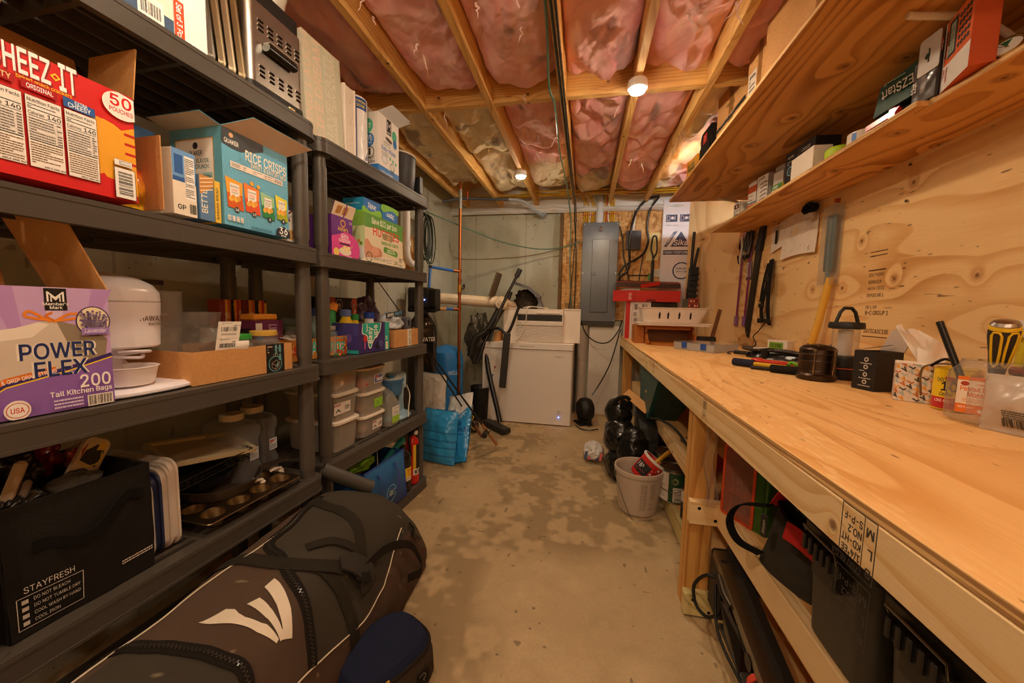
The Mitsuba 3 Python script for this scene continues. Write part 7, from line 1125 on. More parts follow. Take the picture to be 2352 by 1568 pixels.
def stick(name,lab,cat,p0,p1,r0,r1,col,mat='gloss',extra=()):
 t=thing(name,lab,cat);m=M(col);m.cyl(p0,p1,r0,r1,n=18);part(t,'shaft',m,mat)
 for n_,q0,q1,s0,s1,c,mm in extra:m=M(c);m.cyl(q0,q1,s0,s1,n=20);part(t,n_,m,mm)
stick('wrench_bar','black steel bar standing in the tool jar, left','bar',(1.06,1.225,.94),(1.035,1.33,1.19),.0085,.0085,'1a1815')
t=thing('screwdriver','big yellow and black screwdriver handle with steel cap in the tool jar','screwdriver');SDm=mv(1.085,1.215,1.045)@rot(RX,14)@rot(RY,-10);m=M('23211e');m.lathe([(0,0),(.013,0),(.016,.03),(.020,.07),(.0265,.115),(.027,.135),(.025,.142)],n=28,at=SDm);part(t,'grip',m,'satin');m=M('d8b21c')
for a in(-2.7,-1.6,-.5):m.tube(np.array([[r*math.cos(a+d),r*math.sin(a+d),z]for r,d,z in((.0175,-.32,.045),(.022,-.36,.08),(.027,-.34,.125),(.0275,-.2,.134),(.0275,.2,.134),(.027,.34,.125),(.022,.36,.08),(.0175,.32,.045),(.0165,0,.036))]),.0028,closed=True,n=6,at=SDm)
m.lathe([(.0255,.136),(.0275,.138),(.027,.146),(.02,.148)],n=28,at=SDm);m.lathe([(.006,-.03),(.014,-.012),(.015,0),(0,.001)],n=20,at=SDm);part(t,'yellow_inlay',m,'satin');m=M('b3aca4');m.lathe([(.0245,.143),(.026,.150),(.022,.158),(.012,.162),(0,.163)],n=28,at=SDm);part(t,'cap',m,'metal')
m=M('d6bf2a');m.lathe([(0,0),(.012,0),(.014,.04),(.019,.06),(.021,.10),(.017,.12),(0,.124)],n=10,at=mv(1.12,1.20,1.065)@rot(RX,-4)@rot(RY,12),smooth=20);m.put(thing('chisel','chipped yellow tool handle in the tool jar','handle'));stick('wrench_bar','black ribbed steel bar standing at the right of the tool jar','bar',(1.105,1.19,1.02),(1.125,1.115,1.235),.0095,.0095,'1a1815',extra=(('collar',(1.102,1.195,1.0),(1.108,1.178,1.06),.015,.012,'1d1b18','gloss'),))
m=M('d3c9ba');q=[(0,0),(.035,0),(.035,.03),(.04,.06),(.03,.062),(.028,.085),(.02,.086),(.018,.10),(.012,.10),(.010,.086),(.0,.085),(.002,.072),(-.004,.071),(-.002,.06),(-.007,.058),(-.004,.045),(-.009,.044),(-.006,.03)];m.prism(q,0,.003,axis=1,at=rf(1.10,1.23,1.165,-80));m.put(thing('drywall_tool','white notched plastic scraper standing in the tool jar','scraper'));m=M('8f1f1c');m.box(1.10,1.13,1.15,1.21,1.055,1.078,bev=.006,);m.put(thing('red_pliers','dark red handle at the right of the tool jar rim','handle'),'gloss')
A=Art();A.greek(.055,.040,.06,.022,4,'4a443e',4);A.bars(.052,.018,.062,.022,'2a2622');pouch(rf(1.035,1.135,.9185,-64),.03,0,0,.13,.145,.05,('b3a596','b9ab9b'),(lambda a:[setattr(a,'it',[(v-[.075,0],f,c,k)for v,f,c,k in a.it]),a][1])(A),seed=6).put(thing('foil_pouch','silver-white crumpled foil pouch with barcode beside the tool jar','pouch'),'film')
t=thing('plastic_cup','dark blue plastic cup with handle at the right frame edge','cup');m=M('1d2470');m.lathe([(0,0),(.036,0),(.040,.004),(.044,.10),(.048,.103),(.048,.112),(.043,.112),(.038,.01),(0,.006)],n=30,at=mv(1.115,1.05,.9185));part(t,'body',m,'gloss');m=M('3a3630');m.tube([(1.075,1.07,.99),(1.055,1.085,.985),(1.05,1.085,.96),(1.07,1.07,.945)],.004,sub=4);part(t,'handle',m)
def wx(y,z,d=.0):return[WR-d,y,z]
t=thing('fly_swatter','pair of purple plastic rods in an orange sleeve hung on the plywood','tool');m=M('c0652a');m.box(WR-.012,WR-.004,4.0-.19,4.0+.0,1.70,2.0,bev=.003,at=mv(0,-.06,0));part(t,'sleeve',m,'tint_plastic')
for y in(3.78,3.60):m=M('7a2a58');m.tube([wx(y-.02,1.95,.012),wx(y,1.6,.014),wx(y+.03,1.16,.014)],.006);m.tube([wx(y+.01,1.95,.010),wx(y+.025,1.6,.010),wx(y+.05,1.16,.010)],.006);m.box(WR-.02,WR-.008,y+.01,y+.075,1.09,1.18,'7a4a8a',.003);part(t,'rod',m,'gloss')
t=thing('safety_glasses','safety glasses with dark strap hanging on the plywood','glasses');m=M('cfc6b6');m.tube([wx(3.80,1.90,.02),wx(3.72,1.86,.05),wx(3.70,1.78,.05),wx(3.76,1.70,.04),wx(3.80,1.66,.02)],.010,sub=6);part(t,'frame',m);m=M('2a2018');m.hull([wx(3.84,1.88,.01),wx(3.78,1.90,.04),wx(3.80,1.80,.045),wx(3.88,1.80,.01)]);m.hull([wx(3.88,1.74,.01),wx(3.84,1.74,.04),wx(3.80,1.66,.04),wx(3.84,1.66,.01)]);part(t,'strap_piece',m);m=M('a88a1e');m.hull([wx(3.70,1.82,.02),wx(3.62,1.80,.02),wx(3.66,1.68,.02),wx(3.72,1.66,.03),wx(3.70,1.74,.05)]);part(t,'lens',m,'tint_plastic')
t=thing('cable_bundle','bundle of dark cables with a white tag hung beside the machete','cable');rg=np.random.default_rng(6)
for q in range(7):a=np.linspace(0,6.28,21)[:-1];y0=3.62+rg.uniform(-.05,.05);m=M(('1c2230','17161a','8a8680')[q%3]);m.tube(np.stack([np.full(20,WR-.02-.006*q),y0+.05*np.cos(a+.4),1.82+.12*np.sin(a)+rg.uniform(-.03,.03)],1),.006,closed=True,n=6);part(t,'loop',m,'gloss')
A=Art();A.rect(0,0,.09,.13,'b9b3aa');A.greek(.008,.03,.074,.09,7,'3a3630',3);m=M('4a4a4c');m.box(WR-.012,WR-.004,3.58,3.68,1.50,1.66,bev=.004);m.art(A,[WR-.0125,3.675,1.525],[0,-1,0],RZ);part(t,'tag',m)
t=thing('machete','long machete in a black sheath hanging on the plywood','machete');m=M('211d18');m.prism([(3.415,1.72),(3.50,1.74),(3.585,1.20),(3.60,1.10),(3.58,1.04),(3.535,1.0),(3.53,1.02)],WR-.02,WR-.006,axis=0);part(t,'sheath',m,'satin');m=M('12110f');m.hull([wx(3.40,1.72,.005),wx(3.50,1.74,.005),wx(3.41,1.95,.005),wx(3.36,1.93,.005),wx(3.40,1.72,.03),wx(3.50,1.74,.03),wx(3.41,1.95,.03),wx(3.36,1.93,.03)]);m.hull([wx(3.41,1.95,.004),wx(3.36,1.93,.004),wx(3.40,1.985,.004),wx(3.46,1.985,.004),wx(3.41,1.95,.03),wx(3.46,1.985,.03)]);part(t,'handle',m)
for z in(1.36,1.04):m=M('c9a86a');m.cyl(wx(3.57-.03*(z<1.2),z,.024),wx(3.57-.03*(z<1.2),z,.02),.006,n=10);part(t,'rivet',m,'metal')
t=thing('strap','black folded webbing straps with buckles hung on the plywood','strap')
for pts,w in(([(3.22,1.62,.012),(3.20,1.45,.035),(3.28,1.25,.03),(3.27,1.14,.02)],.05),([(3.19,1.62,.02),(3.15,1.40,.045),(3.16,1.22,.035),(3.15,1.12,.02)],.05),([(3.27,1.60,.01),(3.30,1.45,.02),(3.33,1.30,.02)],.035)):
 q=spline([wx(*p)for p in pts],8);m=M('1b1815');m.grid(np.stack([q+[0,s*w/2,0]for s in(-1,0,1)]),thick=.005);part(t,'webbing',m,'weave')
for y,z in((3.20,1.47),(3.27,1.27),(3.15,1.15),(3.27,1.15)):m=M('15130f');m.box(WR-.05,WR-.03,y-.03,y+.03,z-.018,z+.018,bev=.004);part(t,'buckle',m)
m=M('c9c2b6');m.box(WR-.02,WR-.008,3.205,3.225,1.13,1.26);m.put(thing('plastic_strip','small white strip between the hanging straps','strip'));m=M('1a1713');m.tube([wx(3.24,1.15,.01),wx(3.30,1.07,.03),wx(3.34,1.02,.05),wx(3.22,.985,.08),wx(3.20,.955,.09),wx(3.30,.93,.1)],.0035,sub=7);m.put(thing('cable','thin black wire curling down the plywood to the bench','cable'))
m=M('d8cdbc');P_=np.array([[wx(3.27,1.86,.004),wx(3.06,1.885,.004)],[wx(3.25,1.76,.010),wx(3.06,1.80,.006)],[wx(3.24,1.67,.016),wx(3.07,1.70,.012)]]);m.grid(P_,thick=.0012);A=Art();A.rect(.05,.05,.03,.10,'1f1b18');A.greek(.02,.15,.09,.025,2,'7a5a54',2);m.art(A,wx(3.23,1.68,.019),[0,-1,0],RZ);m.put(thing('note_sheet','small white drawing pinned beside the shelf bracket','paper'),'matte')
A=Art();rr=random.Random(4)
for k in range(26):x,y=rr.uniform(.02,.36),rr.uniform(.04,.26);A.line(spline([(x,y),(x+rr.uniform(-.02,.03),y+rr.uniform(-.03,.03)),(x+rr.uniform(-.03,.04),y+rr.uniform(-.03,.03))],4),.0016,rr.choice(['b5a894','c7b29a','a89a86']))
A.circ(.16,.17,.035,'dfcba0');A.line([(.11,.17),(.112,.185)],.004,'b04a3a');A.line(spline([(.33,.03),(.35,.05),(.34,.02),(.36,.03)],4),.002,'5a5a4a')
u,v=np.meshgrid(np.linspace(0,1,14),np.linspace(0,1,12));m=M('dccfbd');PS=lambda x,y,l=0.:np.stack([WR-.004-.020*np.clip(1-y/.29,0,1)**2-l,3.10-x-.03*np.clip(1-y/.29,0,1),1.595+y+.01*np.sin(x*8)],-1)
m.grid(PS(u*.42,v*.29),thick=-.001);m.artfn(A,lambda x,y,l:PS(x,y,l+.0005),.02);m.put(thing('child_drawing','large white sheet with faint child drawing pinned under the lower shelf','paper'),'matte')
t=thing('headlamp','black headlamp with clear lens hung over the corner of the large sheet','lamp');m=M('17151a');rg=np.random.default_rng(2)
for q in range(5):a=np.linspace(0,6.28,19)[:-1];m.tube(np.stack([np.full(18,WR-.035-.006*q),2.70+.055*np.cos(a)+rg.uniform(-.01,.01),1.868+.022*np.sin(a)+rg.uniform(-.006,.006)],1),.009,closed=True,n=8)
part(t,'strap',m,'weave');m=M('a89a8a');m.box(WR-.06,WR-.02,2.66,2.76,1.80,1.85,bev=.012);part(t,'lens',m,'gloss')
t=thing('sawzall_blade','yellow-handled tool in a clear sleeve, standing against the plywood','tool');m=M('d2a23a');m.tube([wx(2.46,1.42,.03),wx(2.50,1.15,.05),wx(2.53,.925,.08)],.019,n=16);part(t,'handle',m);m=M('4a5a56');m.box(WR-.035,WR-.02,2.455,2.535,1.46,1.78,bev=.004);m.box(WR-.036,WR-.019,2.485,2.505,1.40,1.76,'6a7a76',.003);part(t,'blade',m,'satin');m=M('c9cbc6');m.box(WR-.045,WR-.008,2.435,2.56,1.38,1.83);part(t,'sleeve',m,'thin_clear');m=M('a8502c');m.cyl(wx(2.50,1.86,.02),wx(2.50,1.86,.0),.012,n=12);part(t,'peg',m)
LZ=1.9262
m=M('2a2622');rg=np.random.default_rng(1)
for q in range(9):p=np.array([1.12+rg.uniform(0,.05),3.42+rg.uniform(0,.08),LZ+.008]);m.cyl(p,p+rg.uniform(-.03,.03,3)*[1,1,.5]+[0,0,.012],.004,n=6)
k_=thing('small_hardware','small pile of black hardware at the far end of the lower shelf','hardware');m.put(k_,'gloss');labels[k_]['kind']='stuff'
def tubb(x,y,w,d,h,a,lab,art=None,col='c9c2b8',lid='d8d2c8'):
 t=thing('storage_tub',lab,'tub');m=M(col);F=rf(x,y,LZ,a);loft(m,[sup(w*.46,d*.46,w/2,d/2,0,4),sup(w*.5,d*.5,w/2,d/2,.006,4),sup(w*.5,d*.5,w/2,d/2,h*.86,4)],at=F);part(t,'body',m,'haze_plastic');m=M(lid);loft(m,[sup(w*.51,d*.51,w/2,d/2,h*.86,4),sup(w*.51,d*.51,w/2,d/2,h*.97,4),sup(w*.46,d*.46,w/2,d/2,h,4)],at=F);part(t,'lid',m,'haze_plastic')
 if art:m=M();m.art(art,[w*.06,-.001,h*.05],RX,RZ,at=F);part(t,'label',m)
def lab_(w,h,kind):
 a=Art();a.rect(0,0,w,h,'ddd5c9')
 if kind==0:a.rect(w*.1,h*.62,w*.8,h*.3,'5a2018');a.circ(w*.5,h*.77,h*.1,'ddd5c9');a.greek(w*.1,h*.08,w*.8,h*.45,5,'3a3a3a',2)
 if kind==1:a.rect(0,h*.62,w,h*.25,'c9582a');a.rect(0,0,w,h*.18,'c9582a');a.rect(0,h*.2,w,h*.06,'5a7a8a');a.greek(w*.08,h*.3,w*.5,h*.25,3,'8a7a6a',3)
 if kind==2:
  for k in range(5):a.line([(w*.3,h*(.15+.14*k)),(w*.65,h*(.19+.14*k)),(w*.95,h*(.17+.14*k))],h*.03,'5a201c')
  a.rect(0,0,w,h*.08,'4a4a52');a.greek(w*.1,h*.8,w*.6,h*.16,2,'6a3a34',2)
 return a
tubb(1.10,3.24,.10,.12,.125,-84,'clear tub with dark red label, farthest on the lower shelf',lab_(.085,.11,0));tubb(1.16,3.08,.09,.10,.17,-84,'grey clear tub behind the dark red labelled tub',lab_(.07,.1,3));tubb(1.105,3.0,.105,.12,.20,-80,'clear tub with orange bands on the lower shelf',lab_(.093,.18,1));tubb(1.115,2.885,.125,.13,.20,-80,'clear tub with dark red curved lines on its label',lab_(.11,.185,2));tubb(1.15,2.74,.11,.12,.21,-80,'grey tub beside the black glove carton',lab_(.09,.16,3))
A=Art();A.rect(0,0,.09,.06,'d9cfae');A.rect(0,.03,.09,.03,'3f7a3a');A.txt('GRIP',.01,.036,.016,'e8e2cc',True,w=.05);A.rect(0,0,.09,.012,'d8c22a');carton(rf(1.095,2.62,LZ,-80),0,0,0,.09,.07,.058,'d2b52a',A).put(thing('screw_carton','small green and yellow carton at the shelf edge before the glove carton','box'))
A=Art();A.rect(0,0,.25,.19,'1a1918');A.rect(0,0,.25,.022,'4a9ac6');A.geom(Point(.045,.085).buffer(.024,quad_segs=2).exterior.buffer(.002),'7fb4cc');A.circ(.045,.085,.016,'3a3a3a');A.greek(.02,.12,.05,.02,3,'b9b4ac',2);A.greek(.13,.15,.08,.02,2,'b9b4ac',4);A.poly([(.07,.10),(.10,.15),(.13,.18),(.15,.17),(.12,.12),(.10,.07)],'3a3632');A.txt('40 MIL',.02,.155,.012,'c9c4bc',True)
B=Art();B.rect(0,0,.12,.19,'4a9ac6');B.txt('Gloves',.085,.03,.035,'1a1918',True,ang=90,w=.11);B.rect(.095,0,.025,.19,'b9b2a8');B.txt('40 GLOVES',.115,.03,.015,'2a2622',True,ang=90,w=.12)
carton(rf(1.10,2.48,LZ,-86),0,0,0,.25,.12,.19,'1a1918',A,B).put(thing('glove_carton','black and blue glove carton on the lower shelf','box'));m=M('dccfbe');m.box(1.075,1.16,2.16,2.36,LZ,LZ+.115,bev=.002);m.put(thing('small_carton','plain white carton before the black glove carton','box'));m=M('a6bf1e');m.lathe([(0,0),(.045,0),(.05,.01),(.05,.05),(.04,.06),(0,.062)],n=30,at=mv(1.135,2.07,LZ));m.put(thing('tape_roll','lime green roll on the lower shelf beside the white carton','roll'),'satin')
t=thing('tape_roll','roll of clear packing tape on the lower shelf edge','tape');m=M('cfc2b0');m.lathe([(.038,0),(.058,0),(.058,.05),(.038,.05),(.038,0)],n=40,at=mv(1.135,1.90,LZ));part(t,'roll',m,'shiny');m=M('2f5a9c');m.artfn(Art().rect(0,0,.018,.04,'3a6aa8'),cylmap(.0583,.004,-2.9),.01,mv(1.135,1.90,LZ));part(t,'blue_mark',m)
m=M('b8261c');DP=rf(1.10,1.845,LZ,-72);m.hull([(0,0,.03),(.10,0,.05),(.10,.02,.08),(.0,.02,.05),(.0,.0,.05),(.12,0,.075),(.12,.03,.04)],at=DP);m.box(.08,.11,0,.06,.0,.08,bev=.004,at=DP);A=Art();A.rect(0,0,.06,.02,'c9a23a');A.txt('Scotch',.006,.004,.012,'3a1a14',True,skew=.2,w=.045);m.box(.0,.08,-.002,.05,0,.03,'8a8278',.002,at=DP);m.art(A,[.01,-.002,.005],RX,RZ,at=DP);m.put(thing('tape_dispenser','red tape dispenser lying beside the clear tape roll','dispenser'),'gloss')
t=thing('seed_spreader','dark green hand spreader with EZStart lettering on the lower shelf','spreader');SPm=rf(1.115,1.83,LZ+.075,-78);m=M('173f2c');m.tf=SPm;m.hull([(0,0,0),(.03,-.01,.10),(.19,-.01,.13),(.21,0,.02),(0,.11,0),(.03,.12,.10),(.19,.12,.13),(.21,.11,.02)]);m.box(.17,.215,-.014,.124,.02,.16,'1c4a34',.006);m.hull([(.08,.02,.12),(.19,.02,.16),(.19,.10,.16),(.08,.10,.12),(.19,.02,.12),(.19,.1,.12)],'1f5038');part(t,'hopper',m);A=Art();A.txt('EZStart',.155,.085,.032,'c9c6b8',True,ang=184,w=.115);A.greek(.05,.092,.08,.012,2,'a9b0a0',2);m=M();m.tf=SPm;m.art(A,[0,-.0085,.0],[1,0,0.0],[0,-.08,1]);part(t,'lettering',m)
m=M('3a342c');m.tf=rf(1.11,1.84,LZ,-78);m.box(.03,.20,.02,.10,0,.075,bev=.01);m.put(thing('dark_tub','dark tub under the green spreader','tub'));m=M('c2a06a');m.prism([(0,.0),(.07,0),(.08,.05),(.05,.10),(.0,.07)],0,.006,axis=1,at=rf(1.16,1.63,LZ,-80));m.put(thing('wood_scrap','small tan wooden piece behind the blister card','wood'))
A=Art();A.rect(0,0,.085,.14,'3a3634');A.circ(.02,.125,.007,'cfc6ba');A.txt('12pt',.012,.045,.016,'e0d8cc',True,ang=90,w=.035);A.rect(.03,.03,.018,.09,'6a6058');m=M('2f2c2a');m.box(0,.085,0,.004,0,.14);m.art(A,[0,0,0],RX,RZ);
E_=M('2f2c2a');E_.tf=rf(1.085,1.60,LZ,-88);E_.box(0,.085,0,.012,0,.14,bev=.002);E_.art(A,[0,0,0],RX,RZ);E_.put(thing('blister_card','dark grey blister card leaning beside the orange calculator carton','card'),'film')
t=thing('calculator_carton','orange calculator carton with grey hang tab on the lower shelf','box');OR='c9521e';VF=rf(1.105,1.525,LZ+.0,-108)
def vic(w):
 a=Art();a.rect(0,0,w,.21,OR);a.txt('ADVANCED',w*.42,.006,w*.2,'e8dccc',True,ang=90,w=.06);a.txt('CONSTRUCTION CALCULATOR',w*.78,.006,w*.22,'e8dccc',True,ang=90,w=.185);a.txt('VICTOR',w*.36,.125,w*.3,'e8dccc',True,ang=90,w=.075);return a
A=Art();A.rect(0,0,.17,.21,'cfc9c2');A.rect(0,.0,.012,.21,'3a3430');A.rect(.02,.075,.15,.135,'c4541e');A.rect(.035,.09,.05,.11,'23211f');A.rect(.045,.10,.028,.09,'8a9a84');A.txt('12.5 11 12',.064,.105,.016,'2a3026',True,ang=90,w=.07);A.txt('VICTOR',.043,.095,.008,'cfc6ba',True,ang=90,w=.035);A.rect(.022,.10,.008,.08,'1c1a18')
for i in range(4):
 for j in range(5):A.circ(.10+.017*i,.10+.021*j,.007,'1d1b1a')
A.txt('You',.03,.04,.012,'a03a2a',True,ang=90,w=.025);A.txt('worksite',.048,.02,.012,'a03a2a',True,ang=90,w=.045)
m=M('b84a1c');m.tf=VF;m.box(0,.17,0,.055,0,.21,bev=.001);m.art(A,[0,0,0],RX,RZ);m.art(vic(.055),[0,.055,0],[0,-1,0],RZ);part(t,'carton',m);m=M();m.tf=VF@mv(-.0,.055,0);m.prism([(0,0),(-.05,-.03),(-.05,.0),(0,.0)],0,.21,OR)if False else None
m=M('b84a1c');m.tf=rf(1.135,1.575,LZ,-76);m.box(0,.05,0,.05,0,.195,bev=.001);m.art(vic(.05),[0,0,0],RX,RZ);part(t,'side_carton',m)
m=M('b3aba2');m.tf=rf(1.085,1.60,LZ,-88);g=sbox(.025,.095,.085,.195).buffer(.008).difference(sbox(.05,.12,.058,.165)).difference(Point(.049,.142).buffer(.010));m.prism([g][0],-.004,-.002,axis=1,smooth=False)if False else m.prism(Polygon([(y,x)for x,y in g.exterior.coords],[[(y,x)for x,y in r.coords]for r in g.interiors]),-.004,-.002,axis=1,smooth=False);part(t,'hang_tab',m)
m=M('d8d0c2');m.lathe([(0,0),(.045,0),(.05,.035),(.054,.036),(.054,.048),(.05,.052),(0,.053)],n=36,at=mv(1.165,1.432,LZ));m.put(thing('plastic_tub','low round white tub at the lower shelf edge before the calculator','tub'),'satin')
t=thing('pressure_gauge','round brass-rimmed pressure gauge beside the white tub','gauge');GG=mv(1.13,1.352,LZ+.036)@rot(RZ,30)@rot(RY,-62);m=M('a8843a');m.lathe([(0,-.02),(.026,-.02),(.032,-.01),(.034,.004),(.030,.006),(.029,.001),(0,.001)],n=36,at=GG);part(t,'case',m,'metal');A=Art();A.circ(0,0,.028,'d9d0c2');A.poly([(0,0),(.02,.018),(.026,-.005)],'2a5a3a');A.line([(-.004,-.006),(.012,.02)],.002,'6a4a2a');A.circ(0,0,.003,'6a4a2a');m=M();m.art(A,[0,0,.0015],RX,RY,at=GG);part(t,'dial',m)
t=thing('brass_fitting','threaded brass fitting beside the gauge on the lower shelf','fitting');BRm=mv(1.15,1.275,LZ+.0);m=M('8a6c32');m.lathe([(0,0),(.026,0),(.026,.045),(.03,.048),(.03,.056),(.027,.058),(.027,.064),(.031,.066),(.031,.074),(.025,.078),(.02,.06),(0,.058)],n=30,at=BRm);m.put(t,'metal')
UZ=2.2002
A=Art();A.rect(0,0,.11,.135,'c9961c');A.rect(0,.06,.11,.05,'1d1b18');A.txt('DEWALT',.012,.075,.03,'d8aa2a',True,w=.09);A.rect(0,.0,.11,.04,'c23a24');carton(rf(.725,3.12,UZ,-84),0,0,0,.16,.10,.14,'c9961c',A,A).put(thing('drill_carton','yellow and black tool carton farthest on the upper shelf','box'))
m=M('1b1918');m.tf=rf(.735,2.86,UZ,-88);m.rbox(0,.22,0,.11,0,.21,.03,axis=1);m.box(.02,.20,-.012,.0,.02,.11,'24211f',.01);A=Art();A.rect(0,0,.07,.06,'b8261c');A.txt('LY',.015,.02,.025,'e0d0c4',True,w=.035);m.art(A,[.05,-.0005,.13],RX,RZ);m.put(thing('tool_case','black soft tool case with red label on the upper shelf','case'),'weave')
def ctn(x,y,w,d,h,a,lab,art=None,tp=True,name='shipping_carton',z=UZ):
 t=thing(name,lab,'box');m=M('b98650');F=rf(x,y,z,a);m.tf=F;m.box(0,w,0,d,0,h,bev=.002);part(t,'carton',m,'card')
 if tp:m=M('8a5f34');m.tf=F;m.box(w*.42,w*.58,-.0006,-.0002,0,h);m.box(w*.42,w*.58,0,d,h,h+.0005);part(t,'tape',m,'film')
 if art:m=M();m.tf=F;m.art(art,[0,0,0],RX,RZ,off=8e-4);part(t,'print',m,'matte')
A=Art();A.line([(.0,.07),(.28,.13)],.022,'2a2826');A.txt('HERE OR THERE',.04,.083,.010,'b9a88a',True,ang=12,w=.15);A.txt('FRAGILE',.10,.16,.018,'5a3d1e',True,w=.08)
ctn(.725,2.50,.29,.22,.27,-80,'brown shipping carton with black diagonal band on the upper shelf',A);A=Art();A.rect(.01,.01,.075,.14,'d9cfc0');A.greek(.02,.02,.055,.12,6,'5a544c',3);A.txt('SHIP TO',.02,.13,.008,'3a3430',True)
ctn(.735,2.10,.22,.22,.29,-86,'brown taped carton with white address label on the upper shelf',A);ctn(.70,1.83,.30,.30,.29,-84,'plain brown carton with open flap, nearest of those on the upper shelf',None,False)
m=M();slab(m,[.70,1.80,UZ+.285],[.02,-.34,.0],[-.13,.0,-.075],.003,'a87a44','a87a44');m.put(thing('cardboard_flap','large brown cardboard flap jutting over the upper shelf edge','cardboard'),'card')
m=M('2a2724');m.tf=rf(.735,2.47,UZ+.2712,-76);m.box(0,.10,0,.012,0,.045,bev=.002);A=Art();A.txt('Fi-Fone',.01,.012,.016,'cfc6ba',True,w=.07);m.art(A,[0,0,0],RX,RZ);m.put(thing('black_packet','small black packet sticking up on the banded carton','packet'))
crumple(ID,(.80,2.06,UZ+.345),(.07,.10,.055),5,('d3d6dc','8f98a8'),2.6,.5).put(thing('plastic_bag','crumpled clear bag with grey flaps on the taped carton','bag'),'film');m=M('8f9aac');m.box(.80,.90,1.83,2.0,UZ+.292,UZ+.40,bev=.004,at=np.eye(4));m.put(thing('plastic_folder','blue-grey plastic sheets standing behind the crumpled bag','folder'),'film');m=M('17151a');m.tube([(.74,2.13,UZ+.296),(.745,2.09,UZ+.31),(.75,2.05,UZ+.30)],.012);m.put(thing('phone_cord','small black plug lying on the taped carton edge','plug'))
SZ=.4745
t=thing('tackle_case','orange-edged clear tackle case standing on the lower shelf by the post','case');TK=frame([.515,1.435,SZ],-62);m=M('c9481e');o=sbox(.012,.012,.118,.248).buffer(.012,quad_segs=4);m.prism(o.difference(o.buffer(-.012)),0,.05,axis=1,at=TK@np.array([[1,0,0,0],[0,1,0,0],[0,0,1,0],[0,0,0,1.0]]))if False else m.prism(Polygon([(y,x)for x,y in o.exterior.coords]).difference(Polygon([(y,x)for x,y in o.buffer(-.011).exterior.coords])),0,.05,axis=1,at=TK);part(t,'rim',m,'satin')
m=M('8a3418');m.box(.008,.122,.044,.048,.008,.252,at=TK);
for z in(.09,.17):m.box(.01,.12,.004,.045,z,z+.003,'b8441e',at=TK)
part(t,'back',m,'satin');m=M('d8a08a');m.box(.010,.120,.0,.003,.010,.250,at=TK);part(t,'window',m,'thin_clear')
for k in range(4):m=M('9a8a80');m.cyl([.035+.018*k,.012,.02],[.035+.018*k,.012,.21],.0013,n=6,at=TK);part(t,'wire',m)
m=M('c9c2b8');m.tf=frame([.49,1.475,SZ],-62);u,v=np.meshgrid(np.linspace(0,1,12),np.linspace(0,1,20));m.grid(np.stack([-.02+.05*u+.01*np.sin(v*9),-.012+.014*np.sin(u*7+v*5),.0+.30*v],-1));m.put(thing('plastic_wrap','loose clear plastic wrap hanging between the post and the tackle case','wrap'),'thin_clear')
m=M('3a6a1e');m.tf=frame([.575,1.335,SZ],-62);m.rbox(0,.055,0,.14,0,.30,.012,bev=0);m.box(.012,.043,-.003,.0,.01,.29,'2f5a18');m.put(thing('green_case','green case standing beside the tackle case','case'),'gloss')
t=thing('boot_bag','dark grey leather and red pouch with black strap on the lower shelf','bag');BG=frame([.50,1.16,SZ],-66);m=M();n=26;u,v=np.meshgrid(np.linspace(0,2*np.pi,44),np.linspace(0,1,n));w_=.13*(1-.30*v);d_=.065*(1-.55*v);wr=.012*(meshkit.fbm(np.stack([np.cos(u)*2,np.sin(u)*2,v*4],-1),3,3)-.5);P=np.stack([.12+(w_+wr)*np.cos(u),.07+(d_+wr)*np.sin(u)*(1),.17*v+.02*v*np.cos(u*2)],-1);kc=np.where((v>.80)[...,None]&(np.cos(u)>-.2)[...,None],C('b8281e'),C('37322a')*(.8+.5*meshkit.fbm(np.stack([np.cos(u)*3,np.sin(u)*3,v*6],-1),3,5)[...,None]));m.tf=BG;m.grid(P,vc=kc.reshape(-1,3));m.tube(P[-1],.006,'1c1915',closed=False,n=6);part(t,'body',m,'weave')
m=M('c0302a');m.tf=BG;m.grid(np.stack([np.stack([.02+.10*s_,.04+.0*s_,.18+.09*np.sin(s_*2.4)],1)+o_ for s_ in[np.linspace(0,1,10)]for o_ in(np.array([0,0,0]),np.array([.0,.05,-.01]))]),thick=.004);m.grid(np.stack([np.stack([.10+.14*s_,.015+.01*s_,.175-.05*s_**2],1)+o_ for s_ in[np.linspace(0,1,10)]for o_ in(np.array([0,0,0]),np.array([0,-.012,-.045]))]),'b3221c',thick=.004);part(t,'red_flap',m,'satin')
m=M('15130f');m.tf=BG;q=spline([(.03,.02,.175),(-.03,-.02,.15),(-.055,-.03,.09),(-.03,-.02,.04),(.03,.0,.035)],8);m.grid(np.stack([q,q+[0,.026,.004]]),thick=.003);part(t,'strap',m,'weave');m=M('2a2622');m.tf=BG;m.box(.035,.055,-.004,.002,.10,.165,bev=.002);A=Art();A.txt('Simpson',.0,.0,.008,'a89a84',True,ang=90,w=.04);m.art(A,[.050,-.004,.11],RX,RZ);part(t,'zipper_pull',m)
m=M('d6cfc4');m.box(0,.16,0,.16,.215,.30,bev=.002,at=frame([.60,1.20,SZ],-66));m.box(.02,.14,.03,.15,.0,.214,'2a2622',.002,at=frame([.60,1.20,SZ],-66));m.put(thing('white_carton','white carton on a dark one behind the red and grey pouch','box'))
